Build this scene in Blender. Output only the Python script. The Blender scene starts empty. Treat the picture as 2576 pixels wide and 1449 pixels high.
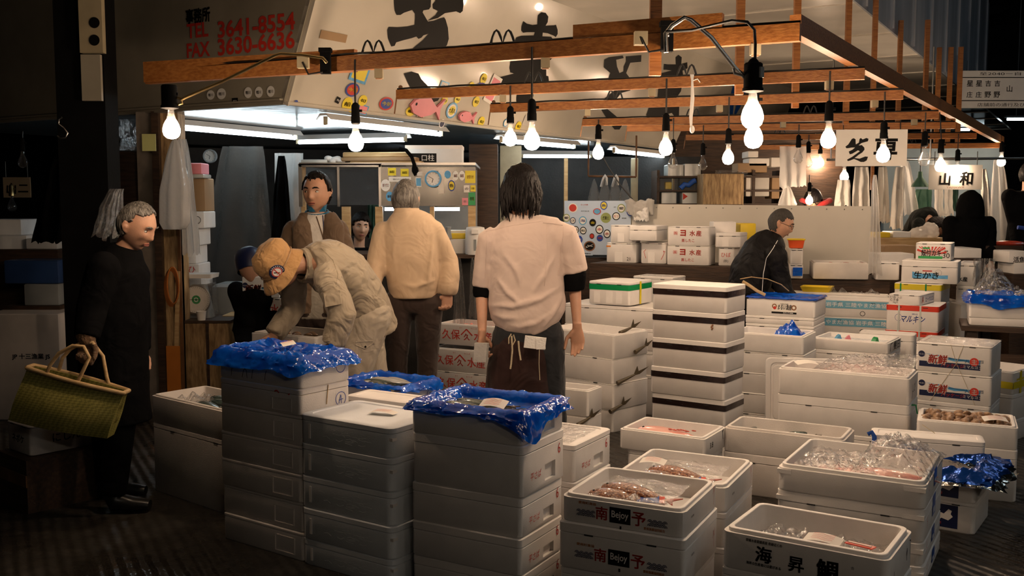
import bpy, bmesh, math, random
from math import sin, cos, pi, radians, sqrt, atan2, exp
from mathutils import Vector, Matrix, noise
SC = bpy.context.scene
COL = SC.collection
random.seed(7)
# ---------------------------------------------------------------- camera, world, exposure
F = 2505.0                      # focal length in pixels of the 2576 x 1449 frame
CAMZ, PITCH = 1.56, radians(5)
cam = bpy.data.cameras.new('camera'); cam_o = bpy.data.objects.new('camera', cam); COL.objects.link(cam_o)
cam.sensor_width = 36.0; cam.lens = 36.0 * F / 2576.0; cam.clip_start = 0.05; cam.clip_end = 200
cam_o.location = (0, 0, CAMZ); cam_o.rotation_euler = (pi / 2 - PITCH, 0, 0)
SC.camera = cam_o
w = bpy.data.worlds.new('night'); SC.world = w; w.use_nodes = True
w.node_tree.nodes['Background'].inputs[0].default_value = (0.30, 0.42, 0.6, 1)
w.node_tree.nodes['Background'].inputs[1].default_value = 0.003
vs = SC.view_settings; vs.view_transform = 'Standard'; vs.look = 'None'; vs.exposure = 0.75; vs.gamma = 1.0; vs.use_curve_mapping = False
SC.cycles.max_bounces = 6; SC.cycles.diffuse_bounces = 3; SC.cycles.glossy_bounces = 3
SC.cycles.transmission_bounces = 4; SC.cycles.transparent_max_bounces = 10
SC.cycles.caustics_reflective = False; SC.cycles.caustics_refractive = False
SC.cycles.sample_clamp_indirect = 3.0
BULB_W, TUBE_W = 11.0, 7.0      # watts of each lit bulb / metre of each fluorescent tube
WARM, COOL = (1.0, 0.66, 0.36), (0.72, 0.9, 1.0)
def lamp(name, kind, loc, energy, color, parent=None, **k):
    l = bpy.data.lights.new(name, kind); l.energy = energy; l.color = color
    for a, v in k.items(): setattr(l, a, v)
    o = bpy.data.objects.new(name, l); COL.objects.link(o); o.location = loc
    if parent: o.parent = parent
    return o
# ---------------------------------------------------------------- from a point of the photograph to a point of the place
_cp, _sp = cos(PITCH), sin(PITCH)
def ray(px, py):
    x, u = (px - 1288) / F, -(py - 724.5) / F
    return Vector((x, _cp + u * _sp, -_sp + u * _cp))
def P(px, py, Y):
    d = ray(px, py); return Vector((0, 0, CAMZ)) + d * (Y / d.y)
def PZ(px, py, z):
    d = ray(px, py); return Vector((0, 0, CAMZ)) + d * ((z - CAMZ) / d.z)
def pxm(Y): return F / Y
# ---------------------------------------------------------------- materials
MATS = {}
def nt(m): return m.node_tree.nodes, m.node_tree.links
def mat(name, col, rough=0.6, metal=0.0, var=0.0, vscale=6.0, bump=0.0, bscale=40.0, spec=0.5, trans=0.0, coat=0.0, col2=None, stretch=None, emit=None, estr=0.0, sheen=0.0, detail=3.0, ior=1.45, subs=0.0):
    m = bpy.data.materials.new(name); m.use_nodes = True; n, l = nt(m); b = n['Principled BSDF']
    b.inputs['Base Color'].default_value = (*col, 1); b.inputs['Roughness'].default_value = rough; b.inputs['Metallic'].default_value = metal
    b.inputs['Specular IOR Level'].default_value = spec; b.inputs['Transmission Weight'].default_value = trans; b.inputs['Coat Weight'].default_value = coat; b.inputs['IOR'].default_value = ior
    if sheen: b.inputs['Sheen Weight'].default_value = sheen
    if subs: b.inputs['Subsurface Weight'].default_value = subs; b.inputs['Subsurface Radius'].default_value = (.01, .004, .002)
    if emit: b.inputs['Emission Color'].default_value = (*emit, 1); b.inputs['Emission Strength'].default_value = estr
    tc = n.new('ShaderNodeTexCoord'); src = tc.outputs['Object']
    if stretch:
        mp = n.new('ShaderNodeMapping'); mp.inputs['Scale'].default_value = stretch; l.new(src, mp.inputs[0]); src = mp.outputs[0]
    if var or col2:
        t = n.new('ShaderNodeTexNoise'); t.inputs['Scale'].default_value = vscale; t.inputs['Detail'].default_value = detail; l.new(src, t.inputs[0])
        r = n.new('ShaderNodeValToRGB'); c2 = col2 or tuple(max(0, c * (1 - var)) for c in col)
        r.color_ramp.elements[0].position = .35; r.color_ramp.elements[1].position = .65
        r.color_ramp.elements[0].color = (*c2, 1); r.color_ramp.elements[1].color = (*col, 1)
        l.new(t.outputs['Fac'], r.inputs[0]); l.new(r.outputs[0], b.inputs['Base Color'])
    if bump:
        t2 = n.new('ShaderNodeTexNoise'); t2.inputs['Scale'].default_value = bscale; t2.inputs['Detail'].default_value = 2; l.new(src, t2.inputs[0])
        bp = n.new('ShaderNodeBump'); bp.inputs['Strength'].default_value = bump; bp.inputs['Distance'].default_value = .01; l.new(t2.outputs['Fac'], bp.inputs['Height']); l.new(bp.outputs[0], b.inputs['Normal'])
    MATS[name] = m; return m
def film(name, tint=(1, 1, 1), gloss=0.25, haze=0.12, hazecol=(.8, .8, .8), rough=.12, bump=1.0, bscale=26):
    'thin plastic sheeting: see-through, a little milky, with sharp glints'
    m = bpy.data.materials.new(name); m.use_nodes = True; n, l = nt(m); n.remove(n['Principled BSDF']); out = n['Material Output']
    tr = n.new('ShaderNodeBsdfTransparent'); tr.inputs[0].default_value = (*tint, 1)
    df = n.new('ShaderNodeBsdfTranslucent'); df.inputs[0].default_value = (*hazecol, 1)
    d2 = n.new('ShaderNodeBsdfDiffuse'); d2.inputs[0].default_value = (*hazecol, 1)
    m0 = n.new('ShaderNodeMixShader'); l.new(df.outputs[0], m0.inputs[1]); l.new(d2.outputs[0], m0.inputs[2])
    g = n.new('ShaderNodeBsdfGlossy'); g.inputs['Roughness'].default_value = rough
    m1 = n.new('ShaderNodeMixShader'); m1.inputs[0].default_value = haze; l.new(tr.outputs[0], m1.inputs[1]); l.new(m0.outputs[0], m1.inputs[2])
    lw = n.new('ShaderNodeLayerWeight'); lw.inputs[0].default_value = gloss
    m2 = n.new('ShaderNodeMixShader'); l.new(lw.outputs['Facing'], m2.inputs[0]); l.new(m1.outputs[0], m2.inputs[1]); l.new(g.outputs[0], m2.inputs[2]); l.new(m2.outputs[0], out.inputs[0])
    tc = n.new('ShaderNodeTexCoord'); t = n.new('ShaderNodeTexNoise'); t.inputs['Scale'].default_value = bscale; t.inputs['Detail'].default_value = 4; l.new(tc.outputs['Object'], t.inputs[0])
    bp = n.new('ShaderNodeBump'); bp.inputs['Strength'].default_value = bump; bp.inputs['Distance'].default_value = .03; l.new(t.outputs['Fac'], bp.inputs['Height'])
    for x in (g, d2, lw): l.new(bp.outputs[0], x.inputs['Normal'])
    MATS[name] = m; return m
mat('foam', (.80, .765, .735), .55, var=.07, vscale=9, bump=.10, bscale=260, spec=.35)
mat('foam_old', (.74, .69, .65), .6, var=.16, vscale=5, bump=.14, bscale=200, spec=.3)
mat('foam_blue', (.74, .77, .80), .55, var=.08, vscale=7, bump=.10, bscale=240, spec=.35)
mat('ink_black', (.006, .0055, .005), .6, var=.2, spec=.2); mat('ink_red', (.55, .035, .02), .55, var=.15); mat('ink_blue', (.02, .06, .33), .5, var=.15); mat('ink_navy', (.008, .014, .06), .45, var=.2)
mat('ink_orange', (.6, .2, .03), .5, var=.15); mat('ink_cyan', (.1, .36, .6), .4, var=.1); mat('ink_green', (.02, .3, .08), .45, var=.1); mat('ink_white', (.78, .77, .74), .5, var=.05); mat('ink_pink', (.75, .25, .3), .5, var=.1); mat('ink_yellow', (.75, .6, .03), .45, var=.1); mat('ink_brown', (.25, .12, .06), .5, var=.1); mat('ink_sky', (.1, .38, .7), .45, var=.25, vscale=30)
mat('tape_dark', (.022, .012, .012), .22, var=.4, vscale=14, bump=.15, bscale=30, spec=.6); mat('tape_green', (.004, .24, .07), .3, var=.1, bump=.1); mat('tape_red', (.62, .045, .02), .35, var=.1); mat('tape_yellow', (.72, .58, .02), .35, var=.1); mat('tape_cyan', (.16, .42, .58), .35, var=.1); mat('tape_blue', (.02, .09, .4), .3, var=.1)
def blue_film():
    m = mat('film_blue', (.006, .16, .80), .13, var=.55, vscale=11, bump=.75, bscale=22, spec=.9, coat=.5, col2=(.004, .06, .45))
    n, l = nt(m); b = n['Principled BSDF']; out = n['Material Output']
    tl = n.new('ShaderNodeBsdfTranslucent'); tl.inputs[0].default_value = (.01, .2, .8, 1)
    mx = n.new('ShaderNodeMixShader'); mx.inputs[0].default_value = .3; l.new(b.outputs[0], mx.inputs[1]); l.new(tl.outputs[0], mx.inputs[2]); l.new(mx.outputs[0], out.inputs[0])
blue_film()
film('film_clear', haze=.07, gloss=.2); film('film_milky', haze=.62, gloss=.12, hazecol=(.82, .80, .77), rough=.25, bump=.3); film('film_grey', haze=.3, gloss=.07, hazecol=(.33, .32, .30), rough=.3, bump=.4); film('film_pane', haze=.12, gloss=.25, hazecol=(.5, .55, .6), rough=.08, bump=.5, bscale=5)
film('bulb_glass', haze=.03, gloss=.2, rough=.03, bump=0)
mat('foil_silver', (.7, .68, .62), .18, metal=1, bump=.8, bscale=25, var=.2); mat('foil_blue', (.012, .08, .42), .2, metal=.6, bump=.9, bscale=22, var=.5)
mat('wood', (.42, .15, .03), .5, col2=(.27, .08, .014), vscale=5, stretch=(1, 1, 14), bump=.2, bscale=20)
mat('wood_beam', (.33, .13, .032), .5, col2=(.22, .075, .015), vscale=9, stretch=(.7, 9, 9), bump=.2, bscale=14)
mat('wood_dark', (.06, .032, .018), .6, col2=(.03, .017, .01), vscale=6, stretch=(1, 8, 8), bump=.3, bscale=14)
mat('wood_pale', (.55, .38, .19), .6, col2=(.42, .27, .12), vscale=6, stretch=(1, 8, 8), bump=.2, bscale=18)
mat('wood_old', (.46, .31, .15), .65, col2=(.2, .12, .055), vscale=7, stretch=(6, 6, 1), bump=.4, bscale=16)
mat('concrete', (.20, .17, .14), .8, var=.45, vscale=6, bump=.4, bscale=22)
mat('black', (.004, .004, .0042), .8, var=.3, bump=.1, spec=.1); mat('dark', (.02, .019, .018), .7, var=.4, bump=.2); mat('cable', (.012, .011, .01), .45, var=.3)
mat('metal', (.45, .44, .42), .3, metal=1, var=.25, vscale=4, bump=.15, bscale=10); mat('steel_sheet', (.15, .145, .135), .25, metal=.9, var=.2, vscale=3, bump=.25, bscale=4); mat('brass', (.5, .36, .16), .35, metal=1, var=.3); mat('rust', (.2, .09, .035), .7, var=.5)
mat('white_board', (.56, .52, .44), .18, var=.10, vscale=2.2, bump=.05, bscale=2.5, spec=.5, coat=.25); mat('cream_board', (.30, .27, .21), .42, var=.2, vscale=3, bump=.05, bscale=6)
mat('white_panel', (.58, .54, .47), .4, var=.08, vscale=2, bump=.03); mat('canopy_white', (.74, .70, .62), .16, var=.12, vscale=2, bump=.12, bscale=2.2, spec=.55)
mat('valance_sheet', (.42, .45, .5), .2, var=.2, vscale=2, bump=.6, bscale=5, stretch=(1, 1, .15), spec=.7); mat('blue_sheet', (.24, .32, .38), .16, var=.15, vscale=3, bump=.35, bscale=3.2, spec=.7)
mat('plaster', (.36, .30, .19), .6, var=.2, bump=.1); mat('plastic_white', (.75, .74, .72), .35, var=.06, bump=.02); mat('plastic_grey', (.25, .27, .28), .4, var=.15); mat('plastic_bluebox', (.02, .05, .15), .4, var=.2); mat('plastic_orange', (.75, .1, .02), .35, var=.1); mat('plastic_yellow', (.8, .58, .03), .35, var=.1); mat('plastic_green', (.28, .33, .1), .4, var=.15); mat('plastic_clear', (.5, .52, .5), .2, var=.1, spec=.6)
mat('paper', (.78, .74, .68), .7, var=.06); mat('paper_grey', (.5, .48, .44), .7, var=.1); mat('board_tube_tint', (.50, .60, .74), .4, var=.05); mat('note', (.46, .48, .2), .6, var=.08); mat('card', (.33, .21, .11), .7, var=.12, bump=.05); mat('cloth_white', (.75, .73, .70), .85, var=.1, bump=.3, bscale=120); mat('cloth_grey', (.45, .43, .40), .85, var=.15, bump=.3, bscale=50); mat('cloth_green', (.03, .09, .06), .7, var=.2)
mat('rope', (.6, .5, .34), .8, var=.2, bump=.3, bscale=200); mat('rubber_orange', (.5, .16, .03), .6, var=.3)
# skin, hair, clothes
mat('skin', (.50, .275, .18), .48, var=.13, vscale=16, bump=.08, bscale=180, subs=.12); mat('skin_pale', (.55, .34, .24), .45, var=.06, vscale=14, subs=.1); mat('lip', (.38, .12, .09), .4, var=.1); mat('eye_white', (.6, .57, .52), .25, var=.03); mat('iris', (.012, .008, .006), .15, var=.1)
mat('hair_black', (.007, .005, .0045), .48, var=.5, vscale=60, stretch=(1, 1, .12), bump=.8, bscale=160, spec=.18); mat('hair_grey', (.19, .175, .155), .45, col2=(.05, .045, .04), vscale=90, stretch=(1, 1, .15), bump=.8, bscale=170); mat('hair_short', (.06, .052, .045), .55, var=.5, vscale=90, bump=.8, bscale=260)
def fabric(name, col, rough=.85, wr=.5, ws=9, var=.12, weave=500, spec=.2, sheen=.15):
    'woven cloth: fine weave plus soft creases'
    m = mat(name, col, rough, var=var, vscale=5, spec=spec, sheen=sheen); n, l = nt(m); b = n['Principled BSDF']; tc = n.new('ShaderNodeTexCoord')
    t = n.new('ShaderNodeTexNoise'); t.inputs['Scale'].default_value = ws; t.inputs['Detail'].default_value = 2.5; t.inputs['Distortion'].default_value = .9; l.new(tc.outputs['Object'], t.inputs[0])
    bp = n.new('ShaderNodeBump'); bp.inputs['Strength'].default_value = wr; bp.inputs['Distance'].default_value = .05; l.new(t.outputs['Fac'], bp.inputs['Height'])
    t2 = n.new('ShaderNodeTexNoise'); t2.inputs['Scale'].default_value = weave; l.new(tc.outputs['Object'], t2.inputs[0])
    b2 = n.new('ShaderNodeBump'); b2.inputs['Strength'].default_value = .2; b2.inputs['Distance'].default_value = .002; l.new(t2.outputs['Fac'], b2.inputs['Height']); l.new(bp.outputs[0], b2.inputs['Normal']); l.new(b2.outputs[0], b.inputs['Normal'])
fabric('shirt_pink', (.54, .43, .375), .8, .3, 7, .05); fabric('jacket_tan', (.54, .40, .27), .8, .35, 7, .06); fabric('jacket_khaki', (.36, .30, .22), .62, .85, 9, .14); fabric('trousers_khaki', (.42, .36, .28), .75, .6, 8, .1); fabric('jacket_brown', (.15, .10, .065), .7, .6, 8, .15); fabric('vest_grey', (.36, .33, .28), .85, .3, 10, .1); fabric('cloth_black', (.005, .005, .0055), .9, .4, 8, .3, spec=.04, sheen=0); fabric('jacket_black', (.008, .0075, .008), .6, .6, 8, .3, spec=.15, sheen=0); fabric('trousers_brown', (.045, .03, .025), .8, .6, 7, .2); fabric('apron_dark', (.028, .010, .008), .6, .5, 6, .3); fabric('denim_dark', (.022, .024, .028), .8, .4, 8, .3); fabric('cap_tan', (.45, .26, .11), .8, .5, 14, .15); fabric('glove', (.13, .075, .04), .95, .5, 40, .3); fabric('jumper_green', (.010, .012, .011), .85, .5, 8, .2, spec=.08, sheen=0); fabric('hood_red', (.45, .03, .03), .8, .4, 9, .2); fabric('collar_blue', (.01, .11, .21), .8, .3, 14, .1); fabric('fleece_white', (.62, .58, .53), .85, .3, 12, .05); fabric('apron_white', (.66, .64, .60), .7, .5, 7, .08)
mat('boot', (.012, .012, .012), .3, var=.2)
# fish and shells
mat('fish_silver', (.42, .43, .42), .25, var=.3, vscale=20, spec=.7, coat=.4); mat('fish_dark', (.03, .05, .05), .25, col2=(.10, .13, .11), vscale=24, stretch=(1, 5, 1), spec=.7, coat=.5); mat('fish_pink', (.75, .40, .33), .28, col2=(.70, .22, .17), vscale=9, spec=.6, coat=.4); mat('fish_fin', (.10, .075, .04), .5, var=.4, vscale=30); mat('fish_red', (.5, .06, .03), .3, var=.4, vscale=25, coat=.4); mat('ice', (.75, .78, .8), .12, var=.15, vscale=40, bump=.8, bscale=60, spec=.8); mat('shell', (.36, .22, .12), .4, col2=(.16, .08, .04), vscale=30, bump=.3, bscale=60, coat=.2)
def scales_mat():
    m = mat('fish_scaly', (.42, .16, .07), .3, coat=.5); n, l = nt(m); b = n['Principled BSDF']; tc = n.new('ShaderNodeTexCoord')
    v = n.new('ShaderNodeTexVoronoi'); v.inputs['Scale'].default_value = 110; l.new(tc.outputs['Object'], v.inputs[0])
    r = n.new('ShaderNodeValToRGB'); r.color_ramp.elements[0].color = (.50, .20, .085, 1); r.color_ramp.elements[1].color = (.10, .025, .012, 1); r.color_ramp.elements[1].position = .75; l.new(v.outputs['Distance'], r.inputs[0]); l.new(r.outputs[0], b.inputs['Base Color'])
    bp = n.new('ShaderNodeBump'); bp.inputs['Strength'].default_value = .5; bp.inputs['Distance'].default_value = .004; bp.invert = True; l.new(v.outputs['Distance'], bp.inputs['Height']); l.new(bp.outputs[0], b.inputs['Normal'])
scales_mat()
def straw_mat():
    m = mat('straw', (.36, .32, .07), .55, spec=.3); n, l = nt(m); b = n['Principled BSDF']; tc = n.new('ShaderNodeTexCoord')
    mp = n.new('ShaderNodeMapping'); mp.inputs['Rotation'].default_value = (0, radians(28), 0); mp.inputs['Scale'].default_value = (60, 60, 130); l.new(tc.outputs['Object'], mp.inputs[0])
    k = n.new('ShaderNodeTexChecker'); k.inputs['Scale'].default_value = 1; l.new(mp.outputs[0], k.inputs[0])
    t = n.new('ShaderNodeTexNoise'); t.inputs['Scale'].default_value = 12; l.new(tc.outputs['Object'], t.inputs[0])
    r = n.new('ShaderNodeValToRGB'); r.color_ramp.elements[0].color = (.20, .19, .03, 1); r.color_ramp.elements[1].color = (.44, .38, .11, 1); l.new(t.outputs['Fac'], r.inputs[0])
    mx = n.new('ShaderNodeMix'); mx.data_type = 'RGBA'; mx.blend_type = 'MULTIPLY'; mx.inputs[0].default_value = .55; l.new(r.outputs[0], mx.inputs[6]); l.new(k.outputs['Color'], mx.inputs[7])
    l.new(mx.outputs[2], b.inputs['Base Color'])
    bp = n.new('ShaderNodeBump'); bp.inputs['Strength'].default_value = .6; bp.inputs['Distance'].default_value = .004; l.new(k.outputs['Fac'], bp.inputs['Height']); l.new(bp.outputs[0], b.inputs['Normal'])
straw_mat()
mat('bulb_lit', (1, .9, .7), .2, var=.01, emit=(1, .71, .475), estr=170); mat('tube_lit', (1, 1, 1), .3, var=.01, emit=(.80, .94, 1), estr=13); mat('tube_fill', (1, 1, 1), .3, var=.01, emit=(1, .83, .64), estr=74); mat('tube_cool_fill', (1, 1, 1), .3, var=.01, emit=(.70, .88, 1), estr=16); mat('lamp_far', (1, 1, 1), .3, var=.01, emit=(.8, .95, 1), estr=3)
# ---------------------------------------------------------------- mesh builder
_TC = {}
def text_geo(s, bold=0.0, spacing=1.0, res=3):
    'flat lettering as vertices and faces, one unit high, centred'
    k = (s, bold, spacing, res)
    if k not in _TC:
        c = bpy.data.curves.new('lettering', 'FONT'); c.body = s; c.size = 1.0; c.offset = bold; c.space_character = spacing; c.resolution_u = res; c.align_x = 'CENTER'; c.align_y = 'CENTER'; c.fill_mode = 'FRONT'
        o = bpy.data.objects.new('lettering', c); COL.objects.link(o); bpy.context.view_layer.update()
        me = bpy.data.meshes.new_from_object(o.evaluated_get(bpy.context.evaluated_depsgraph_get()))
        vs_ = [(v.co.x, v.co.y) for v in me.vertices]; fs = [tuple(p.vertices) for p in me.polygons]
        bpy.data.objects.remove(o); bpy.data.curves.remove(c); bpy.data.meshes.remove(me)
        if vs_:
            x0, x1 = min(v[0] for v in vs_), max(v[0] for v in vs_); y0, y1 = min(v[1] for v in vs_), max(v[1] for v in vs_)
            vs_ = [(x - (x0 + x1) / 2, y - (y0 + y1) / 2) for x, y in vs_]
        else: x0 = x1 = y0 = y1 = 0
        _TC[k] = (vs_, fs, x1 - x0, y1 - y0)
    return _TC[k]
class MB:
    def __init__(s, m='foam'): s.v = []; s.f = []; s.mi = []; s.slots = []; s.cur = 0; s.M = None; s.m(m)
    def m(s, name):
        if name not in s.slots: s.slots.append(name)
        s.cur = s.slots.index(name); return s
    def add(s, vs_, fs):
        o = len(s.v)
        s.v += [(s.M @ Vector(v)) if s.M else Vector(v) for v in vs_]
        s.f += [tuple(i + o for i in f) for f in fs]; s.mi += [s.cur] * len(fs); return s
    def box(s, c, size, rot=None):
        hx, hy, hz = size[0] / 2, size[1] / 2, size[2] / 2
        vs_ = [Vector((x * hx, y * hy, z * hz)) for x in (-1, 1) for y in (-1, 1) for z in (-1, 1)]
        if rot is not None: vs_ = [rot @ v for v in vs_]
        return s.add([v + Vector(c) for v in vs_], [(0, 1, 3, 2), (4, 6, 7, 5), (0, 4, 5, 1), (2, 3, 7, 6), (0, 2, 6, 4), (1, 5, 7, 3)])
    def bar(s, a, b, wd, ht, up=(0, 0, 1)):
        'rectangular bar between two points'
        a, b = Vector(a), Vector(b); t = (b - a).normalized(); u = Vector(up); sd = t.cross(u).normalized(); u = sd.cross(t).normalized()
        q = [(sd * x * wd / 2 + u * y * ht / 2) for x, y in ((-1, -1), (1, -1), (1, 1), (-1, 1))]
        return s.add([a + k for k in q] + [b + k for k in q], [(3, 2, 1, 0), (4, 5, 6, 7)] + [(i, (i + 1) % 4, 4 + (i + 1) % 4, 4 + i) for i in range(4)])
    def tube(s, path, r, n=8, caps=True, side=None):
        'round or oval tube; r is a number, or one number or (across, deep) pair per point'
        path = [Vector(p) for p in path]; N = len(path); rs = r if isinstance(r, (list, tuple)) else [r] * N
        vs_ = []; sd = Vector(side) if side is not None else None; prev = None
        for i, p in enumerate(path):
            t = (path[min(i + 1, N - 1)] - path[max(i - 1, 0)])
            t = t.normalized() if t.length > 1e-9 else Vector((0, 0, 1))
            if sd is not None: x = sd - t * sd.dot(t)
            elif prev is not None: x = prev - t * prev.dot(t)
            else:
                q = Vector((1, 0, 0)) if abs(t.x) < .9 else Vector((0, 1, 0)); x = q - t * q.dot(t)
            x.normalize(); y = t.cross(x); prev = x
            ra, rb = rs[i] if isinstance(rs[i], (list, tuple)) else (rs[i], rs[i])
            vs_ += [p + x * ra * cos(2 * pi * k / n) + y * rb * sin(2 * pi * k / n) for k in range(n)]
        fs = [(i * n + k, i * n + (k + 1) % n, (i + 1) * n + (k + 1) % n, (i + 1) * n + k) for i in range(N - 1) for k in range(n)]
        if caps: fs += [tuple(range(n))[::-1], tuple(range((N - 1) * n, N * n))]
        return s.add(vs_, fs)
    def lathe(s, prof, n=16, c=(0, 0, 0), axis=None):
        'profile of (radius, height) turned about the z axis, or about axis from c'
        R = Vector((0, 0, 1)).rotation_difference(Vector(axis)).to_matrix() if axis is not None else None
        vs_ = []
        for r, z in prof:
            for k in range(n):
                v = Vector((r * cos(2 * pi * k / n), r * sin(2 * pi * k / n), z)); vs_.append((R @ v if R else v) + Vector(c))
        fs = [(i * n + k, i * n + (k + 1) % n, (i + 1) * n + (k + 1) % n, (i + 1) * n + k) for i in range(len(prof) - 1) for k in range(n)]
        if prof[0][0] > 1e-6: fs.append(tuple(range(n))[::-1])
        if prof[-1][0] > 1e-6: fs.append(tuple(range((len(prof) - 1) * n, len(prof) * n)))
        return s.add(vs_, fs)
    def ball(s, c, r, n=12, m=8, rot=None):
        r = r if isinstance(r, (list, tuple)) else (r, r, r); vs_ = []
        for i in range(m + 1):
            a = pi * i / m
            for k in range(n):
                v = Vector((r[0] * sin(a) * cos(2 * pi * k / n), r[1] * sin(a) * sin(2 * pi * k / n), r[2] * cos(a))); vs_.append((rot @ v if rot else v) + Vector(c))
        return s.add(vs_, [(i * n + k, (i + 1) * n + k, (i + 1) * n + (k + 1) % n, i * n + (k + 1) % n) for i in range(m) for k in range(n)])
    def loft(s, rings, cap0=True, cap1=True, recess=None, closed=True):
        n = len(rings[0]); vs_ = [p for r in rings for p in r]; fs = []
        for i in range(len(rings) - 1):
            for k in range(n if closed else n - 1):
                q = (i * n + k, i * n + (k + 1) % n, (i + 1) * n + (k + 1) % n, (i + 1) * n + k)
                rc = recess.get((i, k)) if recess else None
                if rc:
                    a, b, c, d = [Vector(vs_[j]) for j in q]; u0, u1, v0, v1, dep = rc
                    nr = (b - a).cross(d - a).normalized()
                    g = lambda u, v: (a * (1 - u) + b * u) * (1 - v) + (d * (1 - u) + c * u) * v
                    o = len(vs_)
                    vs_ += [g(u0, v0), g(u1, v0), g(u1, v1), g(u0, v1)]; vs_ += [p - nr * dep for p in vs_[o:o + 4]]
                    fs += [(q[0], q[1], o + 1, o), (q[1], q[2], o + 2, o + 1), (q[2], q[3], o + 3, o + 2), (q[3], q[0], o, o + 3)]
                    fs += [(o + j, o + (j + 1) % 4, o + 4 + (j + 1) % 4, o + 4 + j) for j in range(4)] + [(o + 4, o + 5, o + 6, o + 7)]
                else: fs.append(q)
        if cap0: fs.append(tuple(range(n))[::-1])
        if cap1: fs.append(tuple(range((len(rings) - 1) * n, len(rings) * n)))
        return s.add(vs_, fs)
    def prism(s, pts, off):
        'closed outline of 3-D points pushed along off'
        n = len(pts); off = Vector(off); pts = [Vector(p) for p in pts]
        return s.add(pts + [p + off for p in pts], [tuple(range(n))[::-1], tuple(range(n, 2 * n))] + [(i, (i + 1) % n, n + (i + 1) % n, n + i) for i in range(n)])
    def text(s, t, o, ux, uy, size=None, width=None, bold=0.0, spacing=1.0, res=3, shear=0.0, wide=1.0):
        'lettering centred on o, reading along ux with uy up; scaled to a cap height (size) or to a width'
        fat = bold if bold > .011 and max(map(ord, t)) > 0x2e80 else 0
        vs_, fs, tw, th = text_geo(t, 0.0 if fat else bold, spacing, res)
        if not vs_: return s
        k = (width / tw) if width else size / th; ky = (size / th) if size else k
        if not width: k = ky * wide
        o, ux, uy = Vector(o), Vector(ux).normalized(), Vector(uy).normalized()
        for dx, dy in (((-.6, -.6), (.6, -.6), (-.6, .6), (.6, .6)) if fat else ((0, 0),)): s.add([o + ux * ((x + dx * fat) * k + shear * y * ky) + uy * ((y + dy * fat) * ky) for x, y in vs_], fs)
        return s
    def flat(s, pts, o, ux, uy, k=1.0):
        'one flat outline drawn in a plane'
        o, ux, uy = Vector(o), Vector(ux), Vector(uy)
        return s.add([o + ux * x * k + uy * y * k for x, y in pts], [tuple(range(len(pts)))])
    def disc(s, o, ux, uy, r, n=24, r2=None):
        return s.flat([(r * cos(2 * pi * i / n), (r2 or r) * sin(2 * pi * i / n)) for i in range(n)], o, ux, uy)
    def ringflat(s, o, ux, uy, r, rin, n=28):
        o, ux, uy = Vector(o), Vector(ux), Vector(uy)
        vs_ = [o + (ux * cos(2 * pi * i / n) + uy * sin(2 * pi * i / n)) * q for q in (r, rin) for i in range(n)]
        return s.add(vs_, [(i, (i + 1) % n, n + (i + 1) % n, n + i) for i in range(n)])
    def build(s, name, parent=None, loc=None, rotz=0.0, smooth=40, fixn=True):
        me = bpy.data.meshes.new(name); me.from_pydata([tuple(v) for v in s.v], [], s.f)
        for k in s.slots: me.materials.append(MATS[k])
        me.polygons.foreach_set('material_index', s.mi)
        if fixn:
            b = bmesh.new(); b.from_mesh(me); bmesh.ops.recalc_face_normals(b, faces=b.faces); b.to_mesh(me); b.free()
        me.update()
        if smooth:
            me.polygons.foreach_set('use_smooth', [True] * len(me.polygons)); me.set_sharp_from_angle(angle=radians(smooth))
        o = bpy.data.objects.new(name, me); COL.objects.link(o)
        if loc is not None: o.location = loc
        o.rotation_euler.z = rotz
        if parent is not None: o.parent = parent
        return o
def tag(o, label=None, cat=None, group=None, kind=None):
    if label: o['label'] = label
    if cat: o['category'] = cat
    if group: o['group'] = group
    if kind: o['kind'] = kind
    return o
def empty(name, loc=(0, 0, 0), rotz=0.0):
    o = bpy.data.objects.new(name, None); COL.objects.link(o); o.location = loc; o.rotation_euler.z = rotz; o.empty_display_size = .05; return o
def dup(o, loc, rotz=0.0, label=None, parent=None):
    c = o.copy(); COL.objects.link(c)
    if parent is None: c.location = loc; c.rotation_euler.z = rotz
    else: c.parent = parent
    if label: c['label'] = label
    for ch in list(o.children): dup(ch, None, 0, None, c)
    return c
def rr(w, d, o, z, r, n=3):
    'rounded rectangle [0,w] x [0,d] grown by o at height z'
    r = max(.0005, min(r, (min(w, d) / 2 + o) * .95)); pts = []
    for cx, cy, a0 in ((-o + r, -o + r, pi), (w + o - r, -o + r, 1.5 * pi), (w + o - r, d + o - r, 0), (-o + r, d + o - r, .5 * pi)):
        pts += [Vector((cx + r * cos(a0 + .5 * pi * i / n), cy + r * sin(a0 + .5 * pi * i / n), z)) for i in range(n + 1)]
    return pts
X, Yv, Z = Vector((1, 0, 0)), Vector((0, 1, 0)), Vector((0, 0, 1))
def crumple(x, y, z, a, s):
    q = Vector((x * s, y * s, z * s)); return noise.noise(q) * a + noise.noise(q * 2.3 + Vector((5, 3, 1))) * a * .55
ORD = ['topmost', 'second from the top', 'third from the top', 'fourth from the top', 'fifth from the top', 'sixth from the top', 'seventh from the top']
# ================================================================ the setting
A2, B2, N2 = Vector((-.863, .505, 0)), Vector((.505, .863, 0)), Vector((.863, -.505, 0))
K0 = Vector((-1.5, 6.6, 2.19)); TOPZ = 3.31; OUT = .43
def struct(o): o['kind'] = 'structure'; return o
def PPL(px, py, o, n):
    'point of the plane (o, n) seen at a pixel'
    d = ray(px, py); c = Vector((0, 0, CAMZ)); return c + d * ((o - c).dot(n) / d.dot(n))
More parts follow.
